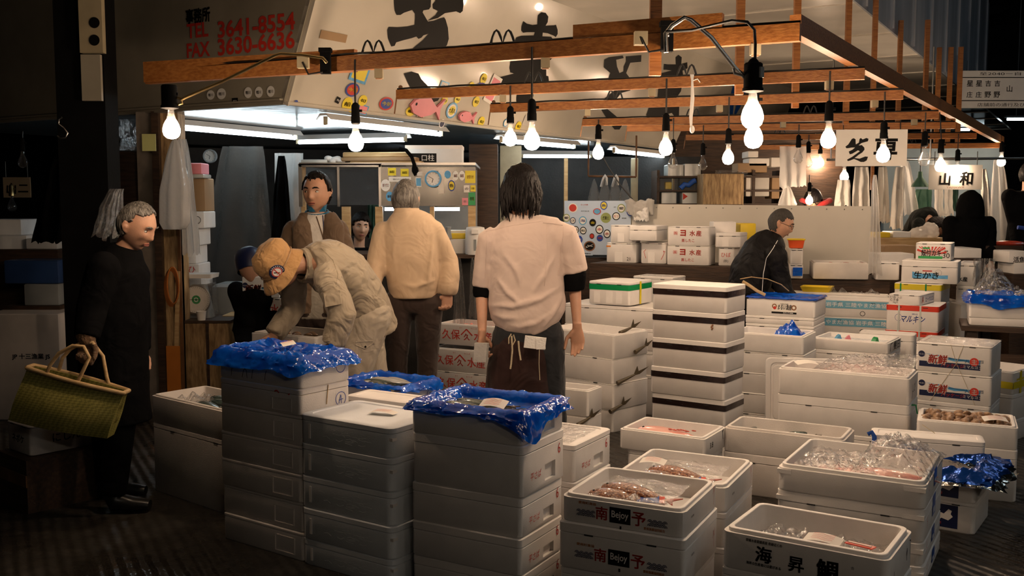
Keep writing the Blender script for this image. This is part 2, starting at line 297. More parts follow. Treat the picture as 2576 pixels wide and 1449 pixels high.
# floor: wet, dark, ridged
m = mat('wet_floor', (.016, .014, .012), .35, spec=.5); n, l = nt(m); b = n['Principled BSDF']; tc = n.new('ShaderNodeTexCoord')
mp = n.new('ShaderNodeMapping'); mp.inputs['Rotation'].default_value = (0, 0, radians(-28)); l.new(tc.outputs['Object'], mp.inputs[0])
t = n.new('ShaderNodeTexNoise'); t.inputs['Scale'].default_value = 1.3; t.inputs['Detail'].default_value = 5; l.new(tc.outputs['Object'], t.inputs[0])
r = n.new('ShaderNodeValToRGB'); r.color_ramp.elements[0].position = .4; r.color_ramp.elements[1].position = .62; r.color_ramp.elements[0].color = (.16, .16, .16, 1); r.color_ramp.elements[1].color = (.6, .6, .6, 1); l.new(t.outputs['Fac'], r.inputs[0]); l.new(r.outputs[0], b.inputs['Roughness'])
t3 = n.new('ShaderNodeTexNoise'); t3.inputs['Scale'].default_value = 14; t3.inputs['Detail'].default_value = 4; l.new(tc.outputs['Object'], t3.inputs[0])
r3 = n.new('ShaderNodeValToRGB'); r3.color_ramp.elements[0].color = (.010, .009, .008, 1); r3.color_ramp.elements[1].color = (.05, .043, .034, 1); l.new(t3.outputs['Fac'], r3.inputs[0]); l.new(r3.outputs[0], b.inputs['Base Color'])
wv = n.new('ShaderNodeTexWave'); wv.inputs['Scale'].default_value = 5.5; wv.inputs['Distortion'].default_value = 1.2; l.new(mp.outputs[0], wv.inputs[0])
ad = n.new('ShaderNodeMath'); ad.operation = 'MULTIPLY_ADD'; ad.inputs[1].default_value = .6; l.new(wv.outputs['Fac'], ad.inputs[0]); l.new(t3.outputs['Fac'], ad.inputs[2])
bp = n.new('ShaderNodeBump'); bp.inputs['Strength'].default_value = .55; bp.inputs['Distance'].default_value = .02; l.new(ad.outputs[0], bp.inputs['Height']); l.new(bp.outputs[0], b.inputs['Normal'])
b_ = MB('wet_floor'); b_.box((0, 12, -.05), (44, 44, .1)); struct(b_.build('floor', smooth=0))
b_ = MB('dark'); b_.box((0, 33, 4), (44, .2, 8)); struct(b_.build('wall_back', smooth=0))
b_ = MB('dark'); b_.box((-12, 14, 4), (.2, 40, 8)); struct(b_.build('wall_left', smooth=0))
b_ = MB('dark'); b_.box((20, 14, 4), (.2, 40, 8)); struct(b_.build('wall_right', smooth=0))
b_ = MB('dark'); b_.box((4, 13, 8), (34, 42, .2))
for k in range(9): b_.box((4, 2 + k * 4.2, 7.55), (34, .25, .5)); b_.box((2 + k * 2.6, 14, 7.2), (.14, 40, .2))
struct(b_.build('ceiling', smooth=0))
# the stall hood: a leaning white front, a side board with the office number, and the canopy over the aisle
def hood_pt(s, tz): return K0 + B2 * s + N2 * (OUT * tz) + Z * ((TOPZ - K0.z) * tz)
HN = ((hood_pt(1, 0) - hood_pt(0, 0)).cross(hood_pt(0, 1) - hood_pt(0, 0))).normalized()
if HN.dot(Vector((0, 0, CAMZ)) - K0) < 0: HN = -HN
hood = MB('white_board')
hood.prism([hood_pt(0, 0), hood_pt(11.2, 0), hood_pt(11.2, 1), hood_pt(0, 1)], -HN * .03)
hood.bar(hood_pt(0, .02) + HN * .006, hood_pt(11.2, .02) + HN * .006, .012, .07, HN)                 # bottom rail
hood.bar(hood_pt(.02, 0) + HN * .006, hood_pt(.02, 1) + HN * .006, .012, .05, HN)
hood.m('metal')
for k in range(24): hood.ball(hood_pt(.15 + k * .45, .02) + HN * .013, .008, 6, 4)
hood.m('ink_black')
def on_hood(px, py): return PPL(px, py, K0 + HN * .004, HN)
def ink(b, plane_o, plane_n, pts, col='ink_black'):
    b.m(col); q = [PPL(x, y, plane_o, plane_n) for x, y in pts]; b.add(q, [tuple(range(len(q)))])
def crop2(pts, ox=700, oy=0, k=2.8622): return [(ox + x / k, oy + y / k) for x, y in pts]
HP = K0 + HN * .004
# lower half of the first big character
ink(hood, HP, HN, crop2([(835, -60), (833, 20), (838, 75), (852, 108), (880, 108), (905, 92), (940, 80), (965, 72), (985, 100), (985, 130), (982, 178), (930, 190), (860, 196), (795, 193), (785, 215), (790, 275), (815, 335), (838, 330), (850, 305), (900, 290), (960, 275), (995, 263), (1010, 280), (1030, 272), (1045, 255), (1082, 243), (1040, 290), (990, 330), (930, 380), (885, 410), (900, 430), (945, 440), (990, 437), (1060, 400), (1130, 350), (1165, 342), (1195, 343), (1215, 325), (1228, 280), (1222, 200), (1205, 140), (1195, 125), (1165, 132), (1120, 150), (1078, 155), (1040, 90), (1045, 75), (1085, 68), (1098, 50), (1100, 0), (1085, -60)]))
ink(hood, HP, HN, crop2([(1150, -60), (1130, 10), (1112, 30), (1115, 62), (1150, 80), (1130, 110), (1075, 150), (1150, 130), (1200, 95), (1280, 82), (1310, 95), (1328, 80), (1335, 30), (1328, -60)]))
ink(hood, HP, HN, crop2([(905, 530), (930, 590), (965, 660), (1000, 705), (1060, 722), (1110, 738), (1150, 725), (1165, 700), (1140, 665), (1080, 620), (1030, 570), (1010, 530), (960, 515)]))
# second big character
ink(hood, HP, HN, crop2([(1866, 175), (1870, 110), (1895, 88), (1925, 92), (1945, 120), (1940, 160), (1925, 185), (1985, 182), (2000, 178), (2012, 215), (2012, 245), (1998, 268), (1985, 258), (1940, 240), (1905, 235), (1902, 262), (1965, 265), (1985, 290), (1998, 340), (2010, 380), (1995, 400), (1950, 440), (1930, 470), (1930, 545), (1945, 548), (1950, 590), (1945, 620), (1925, 622), (1900, 600), (1875, 585), (1850, 590), (1830, 610), (1838, 690), (1815, 760), (1760, 770), (1735, 760), (1715, 730), (1715, 700), (1725, 640), (1690, 620), (1600, 600), (1580, 560), (1640, 545), (1700, 530), (1672, 522), (1665, 490), (1680, 400), (1690, 380), (1700, 300), (1715, 270), (1750, 258), (1840, 256), (1848, 232), (1790, 232), (1762, 236), (1750, 220), (1752, 190), (1765, 152), (1790, 170), (1830, 180)]))
hood.m('white_board')
for q in ([(1752, 322), (1825, 318), (1818, 344), (1748, 350)], [(1885, 330), (1908, 322), (1922, 345), (1918, 375), (1890, 372)], [(1728, 400), (1800, 398), (1795, 425), (1725, 430)]):
    hood.add([PPL(x, y, HP + HN * .003, HN) for x, y in crop2(q)], [(0, 1, 2, 3)])
# the same pair again, farther along
c3 = lambda pts: [(1500 + x / 2.394, y / 2.394) for x, y in pts]
ink(hood, HP, HN, c3([(20, 505), (25, 482), (75, 470), (85, 440), (45, 405), (48, 360), (75, 345), (160, 335), (165, 350), (120, 360), (125, 400), (140, 440), (165, 430), (165, 400), (180, 370), (178, 340), (272, 332), (270, 372), (205, 378), (180, 440), (210, 480), (215, 510), (205, 545), (150, 560), (120, 600), (85, 625), (60, 615), (40, 600), (110, 545), (120, 525), (70, 520), (30, 535)]))
ink(hood, HP, HN, c3([(30, 660), (60, 650), (120, 700), (165, 740), (140, 780), (110, 780), (80, 740)]))
ink(hood, HP, HN, c3([(480, 388), (478, 345), (495, 330), (515, 345), (512, 385), (548, 375), (550, 410), (535, 420), (520, 425), (525, 470), (510, 550), (475, 600), (500, 640), (498, 700), (480, 715), (455, 680), (420, 690), (390, 700), (330, 700), (305, 718), (302, 690), (320, 640), (355, 630), (370, 580), (380, 480), (395, 440), (455, 425), (420, 420), (405, 420), (408, 385), (430, 388)]))
ink(hood, HP, HN, c3([(825, 515), (835, 540), (830, 610), (820, 720), (800, 740), (792, 720), (800, 600)]), 'tape_blue'); ink(hood, HP, HN, c3([(855, 590), (900, 530), (905, 545), (870, 640), (835, 700), (832, 680)]), 'tape_blue')
hood.m('ink_black'); q0, q1 = on_hood(1782, 367), on_hood(1880, 370); hood.text('yamawa', on_hood(1826, 362), B2, hood_pt(0, 1) - hood_pt(0, 0), size=.19, width=(q1 - q0).length * 1.02, bold=.01)
struct(hood.build('wall_hood', smooth=0))
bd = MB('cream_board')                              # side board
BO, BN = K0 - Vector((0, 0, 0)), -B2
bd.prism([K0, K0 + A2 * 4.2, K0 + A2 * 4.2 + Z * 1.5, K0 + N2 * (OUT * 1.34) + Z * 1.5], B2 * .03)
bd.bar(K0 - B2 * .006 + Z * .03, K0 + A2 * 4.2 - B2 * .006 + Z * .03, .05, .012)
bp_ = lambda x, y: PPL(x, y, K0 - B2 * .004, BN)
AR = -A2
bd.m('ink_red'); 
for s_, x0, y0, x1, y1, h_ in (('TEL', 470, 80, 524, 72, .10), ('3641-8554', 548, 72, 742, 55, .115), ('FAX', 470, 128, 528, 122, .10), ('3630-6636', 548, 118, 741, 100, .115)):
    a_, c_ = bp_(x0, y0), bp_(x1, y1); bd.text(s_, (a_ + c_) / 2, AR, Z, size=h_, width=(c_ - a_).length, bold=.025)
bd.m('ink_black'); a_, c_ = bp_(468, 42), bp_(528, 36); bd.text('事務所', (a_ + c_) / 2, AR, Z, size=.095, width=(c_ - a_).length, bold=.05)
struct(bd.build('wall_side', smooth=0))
cn = MB('canopy_white'); c0 = K0 + N2 * OUT + Z * (TOPZ - K0.z)
cn.prism([c0 - B2 * 3, c0 + B2 * 23, c0 + B2 * 23 + N2 * 2.28, c0 - B2 * 3 + N2 * 2.28], Z * .04)
for k in range(14): cn.bar(c0 + B2 * (k * 1.8 - 1) - Z * .004, c0 + B2 * (k * 1.8 - 1) + N2 * 2.28 - Z * .004, .05, .008)
struct(cn.build('ceiling_canopy', smooth=0))
va = MB('valance_sheet'); e0 = c0 + N2 * 2.3
va.prism([e0 - B2 * 1.5 - Z * .03, e0 + B2 * 15.8 - Z * .03, e0 + B2 * 15.8 + Z * 1.9, e0 - B2 * 1.5 + Z * 1.9], N2 * .02)
for k in range(13): va.bar(e0 + B2 * (k * 1.35 - .8) + N2 * .025, e0 + B2 * (k * 1.35 - .8) + N2 * .025 + Z * 1.9, .02, .03, N2)
struct(va.build('wall_valance', smooth=0))
bs = MB('blue_sheet')                               # sheet-metal underside of the stall roof
bs.prism([K0 + Z * .0 - N2 * .03 + B2 * .04, K0 + B2 * 11.2 - N2 * .03, K0 + B2 * 11.2 + A2 * 4.2, K0 + A2 * 4.2 + B2 * .04], Z * .02)
struct(bs.build('ceiling_stall', smooth=0))
# back of the stall and the dark left side
bw = MB('dark'); q = K0 + A2 * 4.25; q.z = 0; e = K0 + B2 * 7 + A2 * 1.4; e.z = 0
bw.prism([P(380, 300, 11.2) * Vector((1, 1, 0)).length * 0 + Vector((-4.6, 11.2, 0)), Vector((.75, 13.2, 0)), Vector((.75, 13.2, 2.17)), Vector((-4.6, 11.2, 2.17))], (0, .08, 0))
struct(bw.build('wall_stall', smooth=0))
# concrete-and-timber post at the corner of the stall
pw = PZ(425, 1030, 0); po = MB('concrete'); yy = 7.25
xa, xb, xc = P(352, 700, yy).x, P(397, 700, yy).x, P(456, 700, yy).x
po.box(((xa + xb) / 2, yy + .12, 1.1), (xb - xa, .2, 2.2)); po.m('wood_old'); po.box(((xb + xc) / 2, yy + .1, 1.1), (xc - xb, .16, 2.2))
po.m('wood_dark'); po.box((xb + .02, yy - .0, 1.1), (.05, .05, 2.2)); po.m('rust'); po.box((xc - .01, yy + .03, 1.0), (.02, .06, 1.9)); po.m('wood_pale'); po.box((xc - .045, yy + .0, .55), (.03, .02, 1.0), Matrix.Rotation(.05, 3, 'Y')); po.m('ink_orange'); po.box((xb + .10, yy - .01, .25), (.1, .012, .5))
struct(po.build('trim_post', smooth=0))
# tall dark column by the left aisle
lc = MB('black'); p0, p1 = P(150, 700, 6.2), P(272, 700, 6.2); lc.box(((p0.x + p1.x) / 2, 6.35, 2.5), (p1.x - p0.x, .2, 5)); struct(lc.build('trim_column', smooth=0))
# ================================================================ timber lamp rack over the aisle
RZ = 2.2
rack = empty('lamp_rack', PZ(2013, 104, RZ)); rw = rack.location.copy()
tag(rack, 'orange-brown timber frame of rails, posts and one sloping edge beam carrying bulbs', 'lamp rack')
def sub(name, b, parent, origin, **k): 
    b.v = [v - origin for v in b.v]; return b.build(name, parent, **k)
RAILS = [((372, 212), (2013, 104)), ((1000, 250), (2175, 200)), ((1235, 283), (2272, 250)), ((1466, 317), (2360, 299)), ((1578, 331), (2402, 324)), ((1725, 353), (2455, 349)), ((1880, 377), (2514, 372))]
RL = []
for i, (a_, c_) in enumerate(RAILS):
    p, q = PZ(*a_, RZ), PZ(*c_, RZ); RL.append((p, q)); hgt = .072 if i == 0 else .058
    b = MB('wood_beam'); b.bar(p + Z * hgt / 2, q + Z * hgt / 2, .04, hgt)
    if i == 0:
        b.bar(PZ(372, 212, RZ) + Z * .06 - Yv * .03, PZ(898, 185, RZ) + Z * .06 - Yv * .03, .035, .11); u0, u1 = PZ(1445, 142, RZ), PZ(1818, 117, RZ); b.bar(u0 + Z * .105, u1 + Z * .105, .038, .06)
    else:
        b.m('rust'); b.bar(p + Z * .05, p - Z * .09 - X * .02, .008, .008, (0, 1, 0)); b.ball(p + Z * .075 + X * .02, .014, 8, 6)
    sub('rail', b, rack, rw, smooth=0)
e0_, e1_ = PZ(2008, 84, RZ + .07), PZ(2512, 363, RZ + .07)
e0_ = PZ(2000, 90, RZ + .075); b = MB('wood_beam'); b.bar(e0_ + Z * .045, PZ(2520, 363, RZ + .06) + Z * .045, .05, .09); sub('edge_beam', b, rack, rw, smooth=0)
def rail_at(i, px):
    'point on the underside of rail i seen at column px'
    p, q = RL[i]; lo, hi = 0.0, 1.0
    for _ in range(40):
        mid = (lo + hi) / 2; v = p.lerp(q, mid); dep = v.y * _cp - (v.z - CAMZ) * _sp; x = 1288 + F * v.x / dep
        if x < px: lo = mid
        else: hi = mid
    return p.lerp(q, lo)
for px, i, ext, wd in ((1652, 0, .10, .05), (1864, 1, .05, .044), (2005, 2, .03, .042), (2132, 3, .03, .042), (2198, 4, .04, .04), (2261, 5, .0, .044), (2328, 5, 0, .044), (2358, 6, 0, .05), (2387, 6, 0, .05), (2412, 6, 0, .05)):
    q = rail_at(i, px); b = MB('wood_beam'); b.box((q.x, q.y + .045, (3.42 + RZ - ext) / 2), (wd, .036, 3.42 - RZ + ext)); sub('post', b, rack, rw, smooth=0)
# cables looping along the rails: one per rail, with little junction boxes
for i, (p, q) in enumerate(RL):
    b = MB('cable'); pts = []; hgt = .078 if i == 0 else .064
    for k in range(41):
        f = k / 40; v = p.lerp(q, f) + Z * (hgt + (.012 * abs(noise.noise(Vector((f * 9, i, 0)))))); pts.append(v)
    b.tube(pts, .006, 6)
    for j in range(2):
        f = [.33, .66][j] if i else [.42, .62][j]; c_ = p.lerp(q, f) + Z * hgt; b.tube([c_ + Vector((s_ * .055, 0, .06 * abs(sin(pi * (s_ + 1))))) for s_ in [k / 6 - 1 for k in range(13)]], .006, 6)
    sub('power_cable', b, rack, rw, smooth=60)
JB = [(953, 0, 190), (1372, 0, 168), (1265, 1, 236), (1640, 1, 232), (1900, 0, 122), (2086, 1, 214), (1478, 2, 287), (1810, 2, 270), (2200, 2, 262), (1970, 3, 312), (2300, 3, 308)]
for k, (px, i, py) in enumerate(JB):
    q = rail_at(i, px); b = MB('plaster'); b.box(q + Vector((0, .0, -.022)), (.04, .034, .045)); b.m('rust'); b.box(q + Vector((0, -.0, -.046)), (.03, .03, .004))
    sub('junction_box', b, rack, rw, smooth=0)
# ---------------------------------------------------------------- light bulbs
BP = [(.013, .058), (.0135, .042), (.0165, .027), (.024, .010), (.032, -.006), (.037, -.024), (.0373, -.036), (.032, -.053), (.020, -.0645), (0, -.069)]
def light_bulb(px, py, wpx, Y, lit, label, top=None, group='bulbs on the timber rack', sock='black'):
    'pear-shaped bulb in a black holder on a straight drop cord; top is where the cord is tied'
    k = (wpx / pxm(Y)) / .075; c = P(px, py, Y); o = empty('light_bulb', c); tag(o, label, 'light bulb', group)
    b = MB('bulb_lit' if lit else 'bulb_glass'); i0 = 3 if lit else 0
    b.lathe([(r_ * k, z_ * k) for r_, z_ in ([(0, .010)] if lit else []) + BP[i0:]], 14); g = b.build('bulb', o, smooth=80); g['label'] = 'glowing warm glass bulb' if lit else 'unlit clear glass bulb'
    if lit: b = MB('bulb_glass'); b.lathe([(.0132 * k, .075 * k), (.0136 * k, .045 * k), (.0175 * k, .026 * k), (.0255 * k, .008 * k)], 14); b.build('bulb_neck', o, smooth=80)
    b = MB(sock); b.lathe([(.004 * k, .165 * k), (.012 * k, .16 * k), (.019 * k, .15 * k), (.02 * k, .10 * k), (.0215 * k, .098 * k), (.022 * k, .065 * k), (.016 * k, .06 * k)], 14); b.box((.022 * k, 0, .125 * k), (.02 * k, .008 * k, .012 * k)); b.build('lamp_holder', o, smooth=40)
    if top is not None:
        b = MB('cable'); t_ = top - c; b.tube([(0, 0, .16 * k), (t_.x * .1, t_.y * .1, t_.z * .5), (t_.x * .7, t_.y * .7, t_.z * .9), t_], .005, 6); b.build('cord', o, smooth=60)
    return o
def rb(px, py, w_, i, lit, label, dx=0):
    q = rail_at(i, px + dx); return light_bulb(px, py, w_, q.y - .02, lit, label, q + Vector((0, -.024, .05)))
rb(895, 345, 39, 0, 1, 'lit bulb on a long cord before the sticker-covered hood corner')
rb(1338, 340, 41, 0, 1, 'larger of two lit bulbs side by side above the pink-shirted man')
rb(1284, 338, 32, 1, 1, 'smaller of two lit bulbs side by side above the pink-shirted man')
rb(1505, 375, 28, 3, 1, 'lit bulb hanging alone between the two tube lights right of the shirted man')
rb(1675, 360, 34, 1, 1, 'lit bulb next to a white ribbon tied to the rack')
rb(1832, 387, 29, 2, 1, 'lit bulb just in front of the upside lettering on the hood')
rb(2084, 338, 38, 1, 1, 'lit bulb at the upper left corner of the white hanging shop sign')
rb(2222, 378, 33, 2, 1, 'lit bulb covering the second character of the white hanging sign')
rb(2366, 408, 26, 3, 1, 'lit bulb above the first character of the grey far sign')
rb(2408, 424, 22, 5, 1, 'lit bulb above the last character of the grey far sign')
rb(2519, 400, 20, 6, 1, 'lit bulb alone at the far end of the rack')
rb(1693, 403, 24, 3, 0, 'unlit clear bulb close behind the lit one by the white ribbon')
rb(1768, 408, 22, 4, 0, 'unlit clear bulb in front of the farthest tube light')
rb(2008, 390, 23, 4, 0, 'unlit clear bulb in front of a hanging translucent sheet')
rb(2033, 402, 21, 5, 0, 'unlit bulb at the edge of a hanging translucent sheet')
rb(2325, 392, 28, 3, 0, 'unlit clear bulb between the white hanging sign and the grey one')
light_bulb(2063, 403, 19, 12.5, 1, 'small lit bulb left of the white hanging sign, deep in the next stall', P(2063, 355, 12.5), 'bulbs of the far stall')
light_bulb(2124, 437, 21, 11.5, 1, 'lit bulb just below the white hanging sign', P(2124, 350, 11.5), 'bulbs of the far stall')
# the two big lamps on bent arms
b0 = light_bulb(1893, 272, 56, 3.95, 1, 'big lit lamp in a black socket on a bent metal arm, nearest of all', group='large lamps on bent arms')
q = b0.location; b = MB('black'); b.lathe([(.03, .165), (.036, .16), (.037, .07), (.041, .066), (.041, .055), (.02, .05)], 18, (0, 0, .01)); b.m('plastic_grey'); b.box((.025, -.031, .135), (.02, .008, .04), Matrix.Rotation(.6, 3, 'Z')); b.build('socket_housing', b0)
b = MB('metal'); b.tube([P(x, y, 3.97) - q for x, y in ((1676, 132), (1674, 85), (1690, 65), (1722, 44), (1738, 50), (1790, 95), (1850, 172), (1880, 200))], .009, 8); b.build('arm', b0, smooth=60)
b = MB('cable'); b.tube([P(x, y, 3.95) - q for x, y in ((1674, 80), (1740, 76), (1840, 52), (1880, 55), (1898, 75), (1900, 110), (1899, 182))], .006, 6); b.tube([P(x, y, 3.95) - q for x, y in ((1845, 172), (1848, 185), (1868, 190), (1880, 205))], .006, 6); b.build('cord', b0, smooth=60)
light_bulb(1896, 330, 47, 4.3, 1, 'lit bulb directly below the big arm lamp, overlapping it', PZ(1896, 118, RZ), 'bulbs on the timber rack')
b0 = light_bulb(431, 310, 43, 4.4, 1, 'lit arm lamp beside the post with hanging plastic bags, far left of the hood', group='large lamps on bent arms')
q = b0.location; b = MB('black'); b.lathe([(.03, .15), (.034, .145), (.034, .065), (.038, .06), (.038, .05), (.02, .045)], 18, (-.005, 0, .015)); b.build('socket_housing', b0)
b = MB('brass'); b.tube([P(x, y, 4.4) - q for x, y in ((455, 252), (465, 246), (560, 205), (690, 140), (705, 135), (760, 138), (812, 146), (822, 158))], .007, 8); b.tube([P(x, y, 4.4) - q for x, y in ((436, 252), (442, 245), (456, 248), (458, 260), (446, 264), (438, 258))], .006, 6); b.build('arm', b0, smooth=60)
# clamp and switch box on the front rail
for px, py, lab in ((825, 172, 'black clamp with cable on the front rail by the sticker corner'), (1672, 106, 'black clamp on the front rail under the big arm lamp')):
    q = rail_at(0, px) + Vector((0, -.06, .04)); b = MB('black'); b.box(q, (.05, .03, .11)); b.box(q + Z * .06, (.06, .05, .02)); b.m('metal'); b.ball(q + Vector((0, -.02, .01)), .008); b.m('plaster'); b.box(q - X * .11, (.055, .04, .055)); b.m('cable'); b.tube([q - X * .11 - Yv * .02, q - X * .08 + Vector((0, -.03, -.06)), q + Vector((-.01, -.03, -.05))], .005, 6)
    sub('lamp_clamp', b, rack, rw, smooth=30)
b = MB('cloth_white'); q = rail_at(1, 1738) + Vector((0, -.03, .03))    # ribbon
b.tube([q + Vector(v) for v in ((0, 0, .035), (0, -.01, 0), (.003, -.01, -.10), (-.004, -.01, -.2), (-.002, -.01, -.26))], [(.012, .003), (.006, .004), (.011, .003), (.010, .003), (.006, .002)], 8); b.tube([q, q + Vector((.03, -.01, .01)), q + Vector((.045, -.01, -.01))], [(.006, .003)] * 3, 6); b.ball(q + Vector((.004, -.01, -.27)), (.014, .006, .022))
tag(b.build('ribbon', smooth=60), 'white ribbon knotted round the second timber rail', 'ribbon')
# ---------------------------------------------------------------- tube lights under the stall roof
TB = [((455, 322), (742, 347), 2.12, 'tube light nearest the lamp by the hanging bags'), ((822, 309), (1108, 338), 2.12, 'tube light fixed along the hood edge below the red fish stickers'), ((752, 358), (1017, 352), 2.10, 'tube light over the booth, just below the lit bulb'), ((1262, 355), (1443, 370), 2.12, 'tube light right behind the two bulbs above the shirted man'), ((1316, 393), (1484, 394), 2.08, 'lowest tube light, crosswise above the long-haired man'), ((1545, 381), (1668, 394), 2.10, 'tube light left of the bulb by the ribbon'), ((1742, 402), (1828, 411), 2.10, 'tube light at the far end of the hood')]
for a_, c_, z_, lab in TB:
    p, q = PZ(*a_, z_), PZ(*c_, z_); mid = (p + q) / 2; o = empty('tube_light', mid); tag(o, lab, 'tube light', 'tube lights under the stall roof')
    b = MB('tube_lit'); b.tube([p - mid, q - mid], .017, 12); b.build('tube', o, smooth=60)
    t = (q - p).normalized(); sd = t.cross(Z); b = MB('plastic_white'); r0 = p - mid - t * .04; r1 = q - mid + t * .04
    pr = [(-.07, .02), (-.03, .065), (.03, .065), (.07, .02), (.03, .052), (-.03, .052)]
    b.loft([[r + sd * x + Z * z for x, z in pr] for r in (r0, r1)]); b.build('reflector', o, smooth=0)
    for e_ in (p - mid - t * .01, q - mid + t * .01):
        b = MB('plaster'); b.box(e_ + Z * .015, (.03, .03, .06)); b.build('end_holder', o, smooth=0)
# ================================================================ foam fish boxes
class BX: pass
def solve(cx, cy, z, dx, dy, px):
    X0 = px - 1288; dep = cy * _cp - (z - CAMZ) * _sp
    return (X0 * dep - F * cx) / (F * dx - X0 * dy * _cp)
def ft(b, w, h, t, u, v, **k): b.text(t, (u * w, -.0016, v * h), X, Z, **k)
def rt(b, w, d, h, t, u, v, **k): b.text(t, (w + .0016, u * d, v * h), Yv, Z, **k)
def frect(b, w, h, u0, v0, u1, v1, e=.0012): b.add([(u0 * w, -e, v0 * h), (u1 * w, -e, v0 * h), (u1 * w, -e, v1 * h), (u0 * w, -e, v1 * h)], [(0, 1, 2, 3)])
def rrect(b, w, d, h, u0, v0, u1, v1, e=.0012): b.add([(w + e, u0 * d, v0 * h), (w + e, u1 * d, v0 * h), (w + e, u1 * d, v1 * h), (w + e, u0 * d, v1 * h)], [(0, 1, 2, 3)])
def stroke(b, pts, o, ux, uy, wd=.003):
    'a marker line drawn on a face: points in metres from o'
    o, ux, uy = Vector(o), Vector(ux), Vector(uy)
    for (x0, y0), (x1, y1) in zip(pts, pts[1:]):
        l = max(1e-6, sqrt((x1 - x0) ** 2 + (y1 - y0) ** 2)); nx, ny = -(y1 - y0) / l * wd / 2, (x1 - x0) / l * wd / 2
        b.add([o + ux * x + uy * y for x, y in ((x0 - nx, y0 - ny), (x1 - nx, y1 - ny), (x1 + nx, y1 + ny), (x0 + nx, y0 + ny))], [(0, 1, 2, 3)])
def foam(w, d, h, style='lid', loc=(0, 0, 0), yaw=0.0, label='', deco=None, fm='foam', t=.026, r=.018, lidh=.026, lip=.008, tape=None, recess=None, group=None, dig=None, cat='foam box', foot=.004, nar=3, slots=True):
    'one box: local x runs along the front face, y along the right-hand face'
    bx = BX(); bx.w, bx.d, bx.h, bx.t, bx.loc, bx.yaw = w, d, h, t, Vector(loc), yaw
    b = MB(fm); f = foot; H = h if style != 'lid' else h - lidh
    outer = [rr(w, d, -f, 0, r, nar), rr(w, d, 0, f * 1.5, r, nar)]
    if style == 'open':
        outer += [rr(w, d, 0, H - lip, r, nar), rr(w, d, -t * .42, H - lip, r, nar), rr(w, d, -t * .42, H - .002, r, nar), rr(w, d, -t * .42 - .002, H, r, nar), rr(w, d, -t + .002, H, r * .8, nar), rr(w, d, -t, H - .002, r * .8, nar), rr(w, d, -t - .006, t, r * .8, nar)]
        rec = {(1, nar): recess[0]} if recess and recess[0] else {}
        if recess and recess[1]: rec[(1, 2 * nar + 1)] = recess[1]
    else:
        outer += [rr(w, d, 0, H - .003, r, nar), rr(w, d, -.003, H, r, nar)]
        rec = {(1, nar): recess[0]} if recess and recess[0] else {}
        if recess and recess[1]: rec[(1, 2 * nar + 1)] = recess[1]
    b.loft(outer, recess=rec)
    if dig: dig(b, w, d, h)
    if deco: deco(b, w, d, h)
    o = b.build('foam_box', None, loc, -yaw, smooth=35); bx.o = o
    if label: tag(o, label, cat, group)
    if style == 'lid':
        l_ = MB(fm); lh = lidh
        l_.loft([rr(w, d, -.004, 0, r, nar), rr(w, d, .001, .003, r, nar), rr(w, d, .001, lh - .004, r, nar), rr(w, d, -.004, lh, r, nar), rr(w, d, -.03, lh, r, nar), rr(w, d, -.034, lh - .004, r, nar)])
        l_.m('dark'); 
        for u in (.25, .75) if slots else (): l_.box((u * w, -.001, .001), (.035, .004, .005))
        lo = l_.build('box_lid', o, (0, 0, H + .0008), smooth=35)
    if tape:
        tm, z0, z1 = tape; tb = MB(tm); zz0, zz1 = h - z0, h - z1
        tb.loft([rr(w, d, .0022, zz0, r, nar), rr(w, d, .0022, zz1, r, nar)], False, False); tb.build('tape_band', o, smooth=60)
    return bx
def W(bx, x, y, z): c, s = cos(bx.yaw), sin(bx.yaw); return bx.loc + Vector((x * c + y * s, -x * s + y * c, z))
def stack(L, C, R, Y, layers, yaw=None, place='', group=None, w=None, d=None, floor=False, jit=.004, **kw):
    'L left end (x, y), C near corner (x, y), R right end x: where the top box shows them. layers: (top y, bottom y, style, description, more)'
    c = P(C[0], C[1], Y)
    if yaw is None:
        l = PZ(L[0], L[1], c.z); yaw = atan2(l.y - c.y, c.x - l.x)
    else: yaw = radians(yaw)
    if d is None:
        for _ in range(60):
            d_ = solve(c.x, c.y, c.z, sin(yaw), cos(yaw), R)
            if 0 < d_ < (.40 if Y > 4.4 else .6): break
            yaw += radians(1)
    fx, fy, gx, gy = cos(yaw), -sin(yaw), sin(yaw), cos(yaw)
    if w is None: w = abs(solve(c.x, c.y, c.z, -fx, -fy, L[0]))
    if d is None: d = abs(solve(c.x, c.y, c.z, gx, gy, R))
    out = []; rnd = random.Random(int(C[0] * 7 + C[1]))
    for i, (y0, y1, style, desc, more) in enumerate(layers):
        z1, z0 = P(C[0], y0, Y).z, P(C[0], y1, Y).z
        if floor and i == len(layers) - 1: z0 = 0.0
        k = dict(kw); k.update(more or {}); k.pop('label', 0); ww = w * k.pop('kw', 1) ; dd = d * k.pop('kd', 1); sx, sy = k.pop('shift', (0, 0)); tw = k.pop('twist', 0)
        if i and style != 'open': sx += rnd.uniform(-jit, jit); sy += rnd.uniform(-jit, jit)
        yw = yaw + radians(tw) + (rnd.uniform(-.006, .006) if i else 0)
        gx_, gy_ = cos(yw), -sin(yw)
        ox, oy = c.x - ww * gx_ + sx * gx_ + sy * sin(yw), c.y - ww * gy_ + sx * gy_ + sy * cos(yw)
        lab = desc if not place else '%s, %s in %s' % (desc, ORD[i], place)
        out.append(foam(ww, dd, z1 - z0 - .002, style, (ox, oy, z0), yw, lab, group=group, **k))
    return out
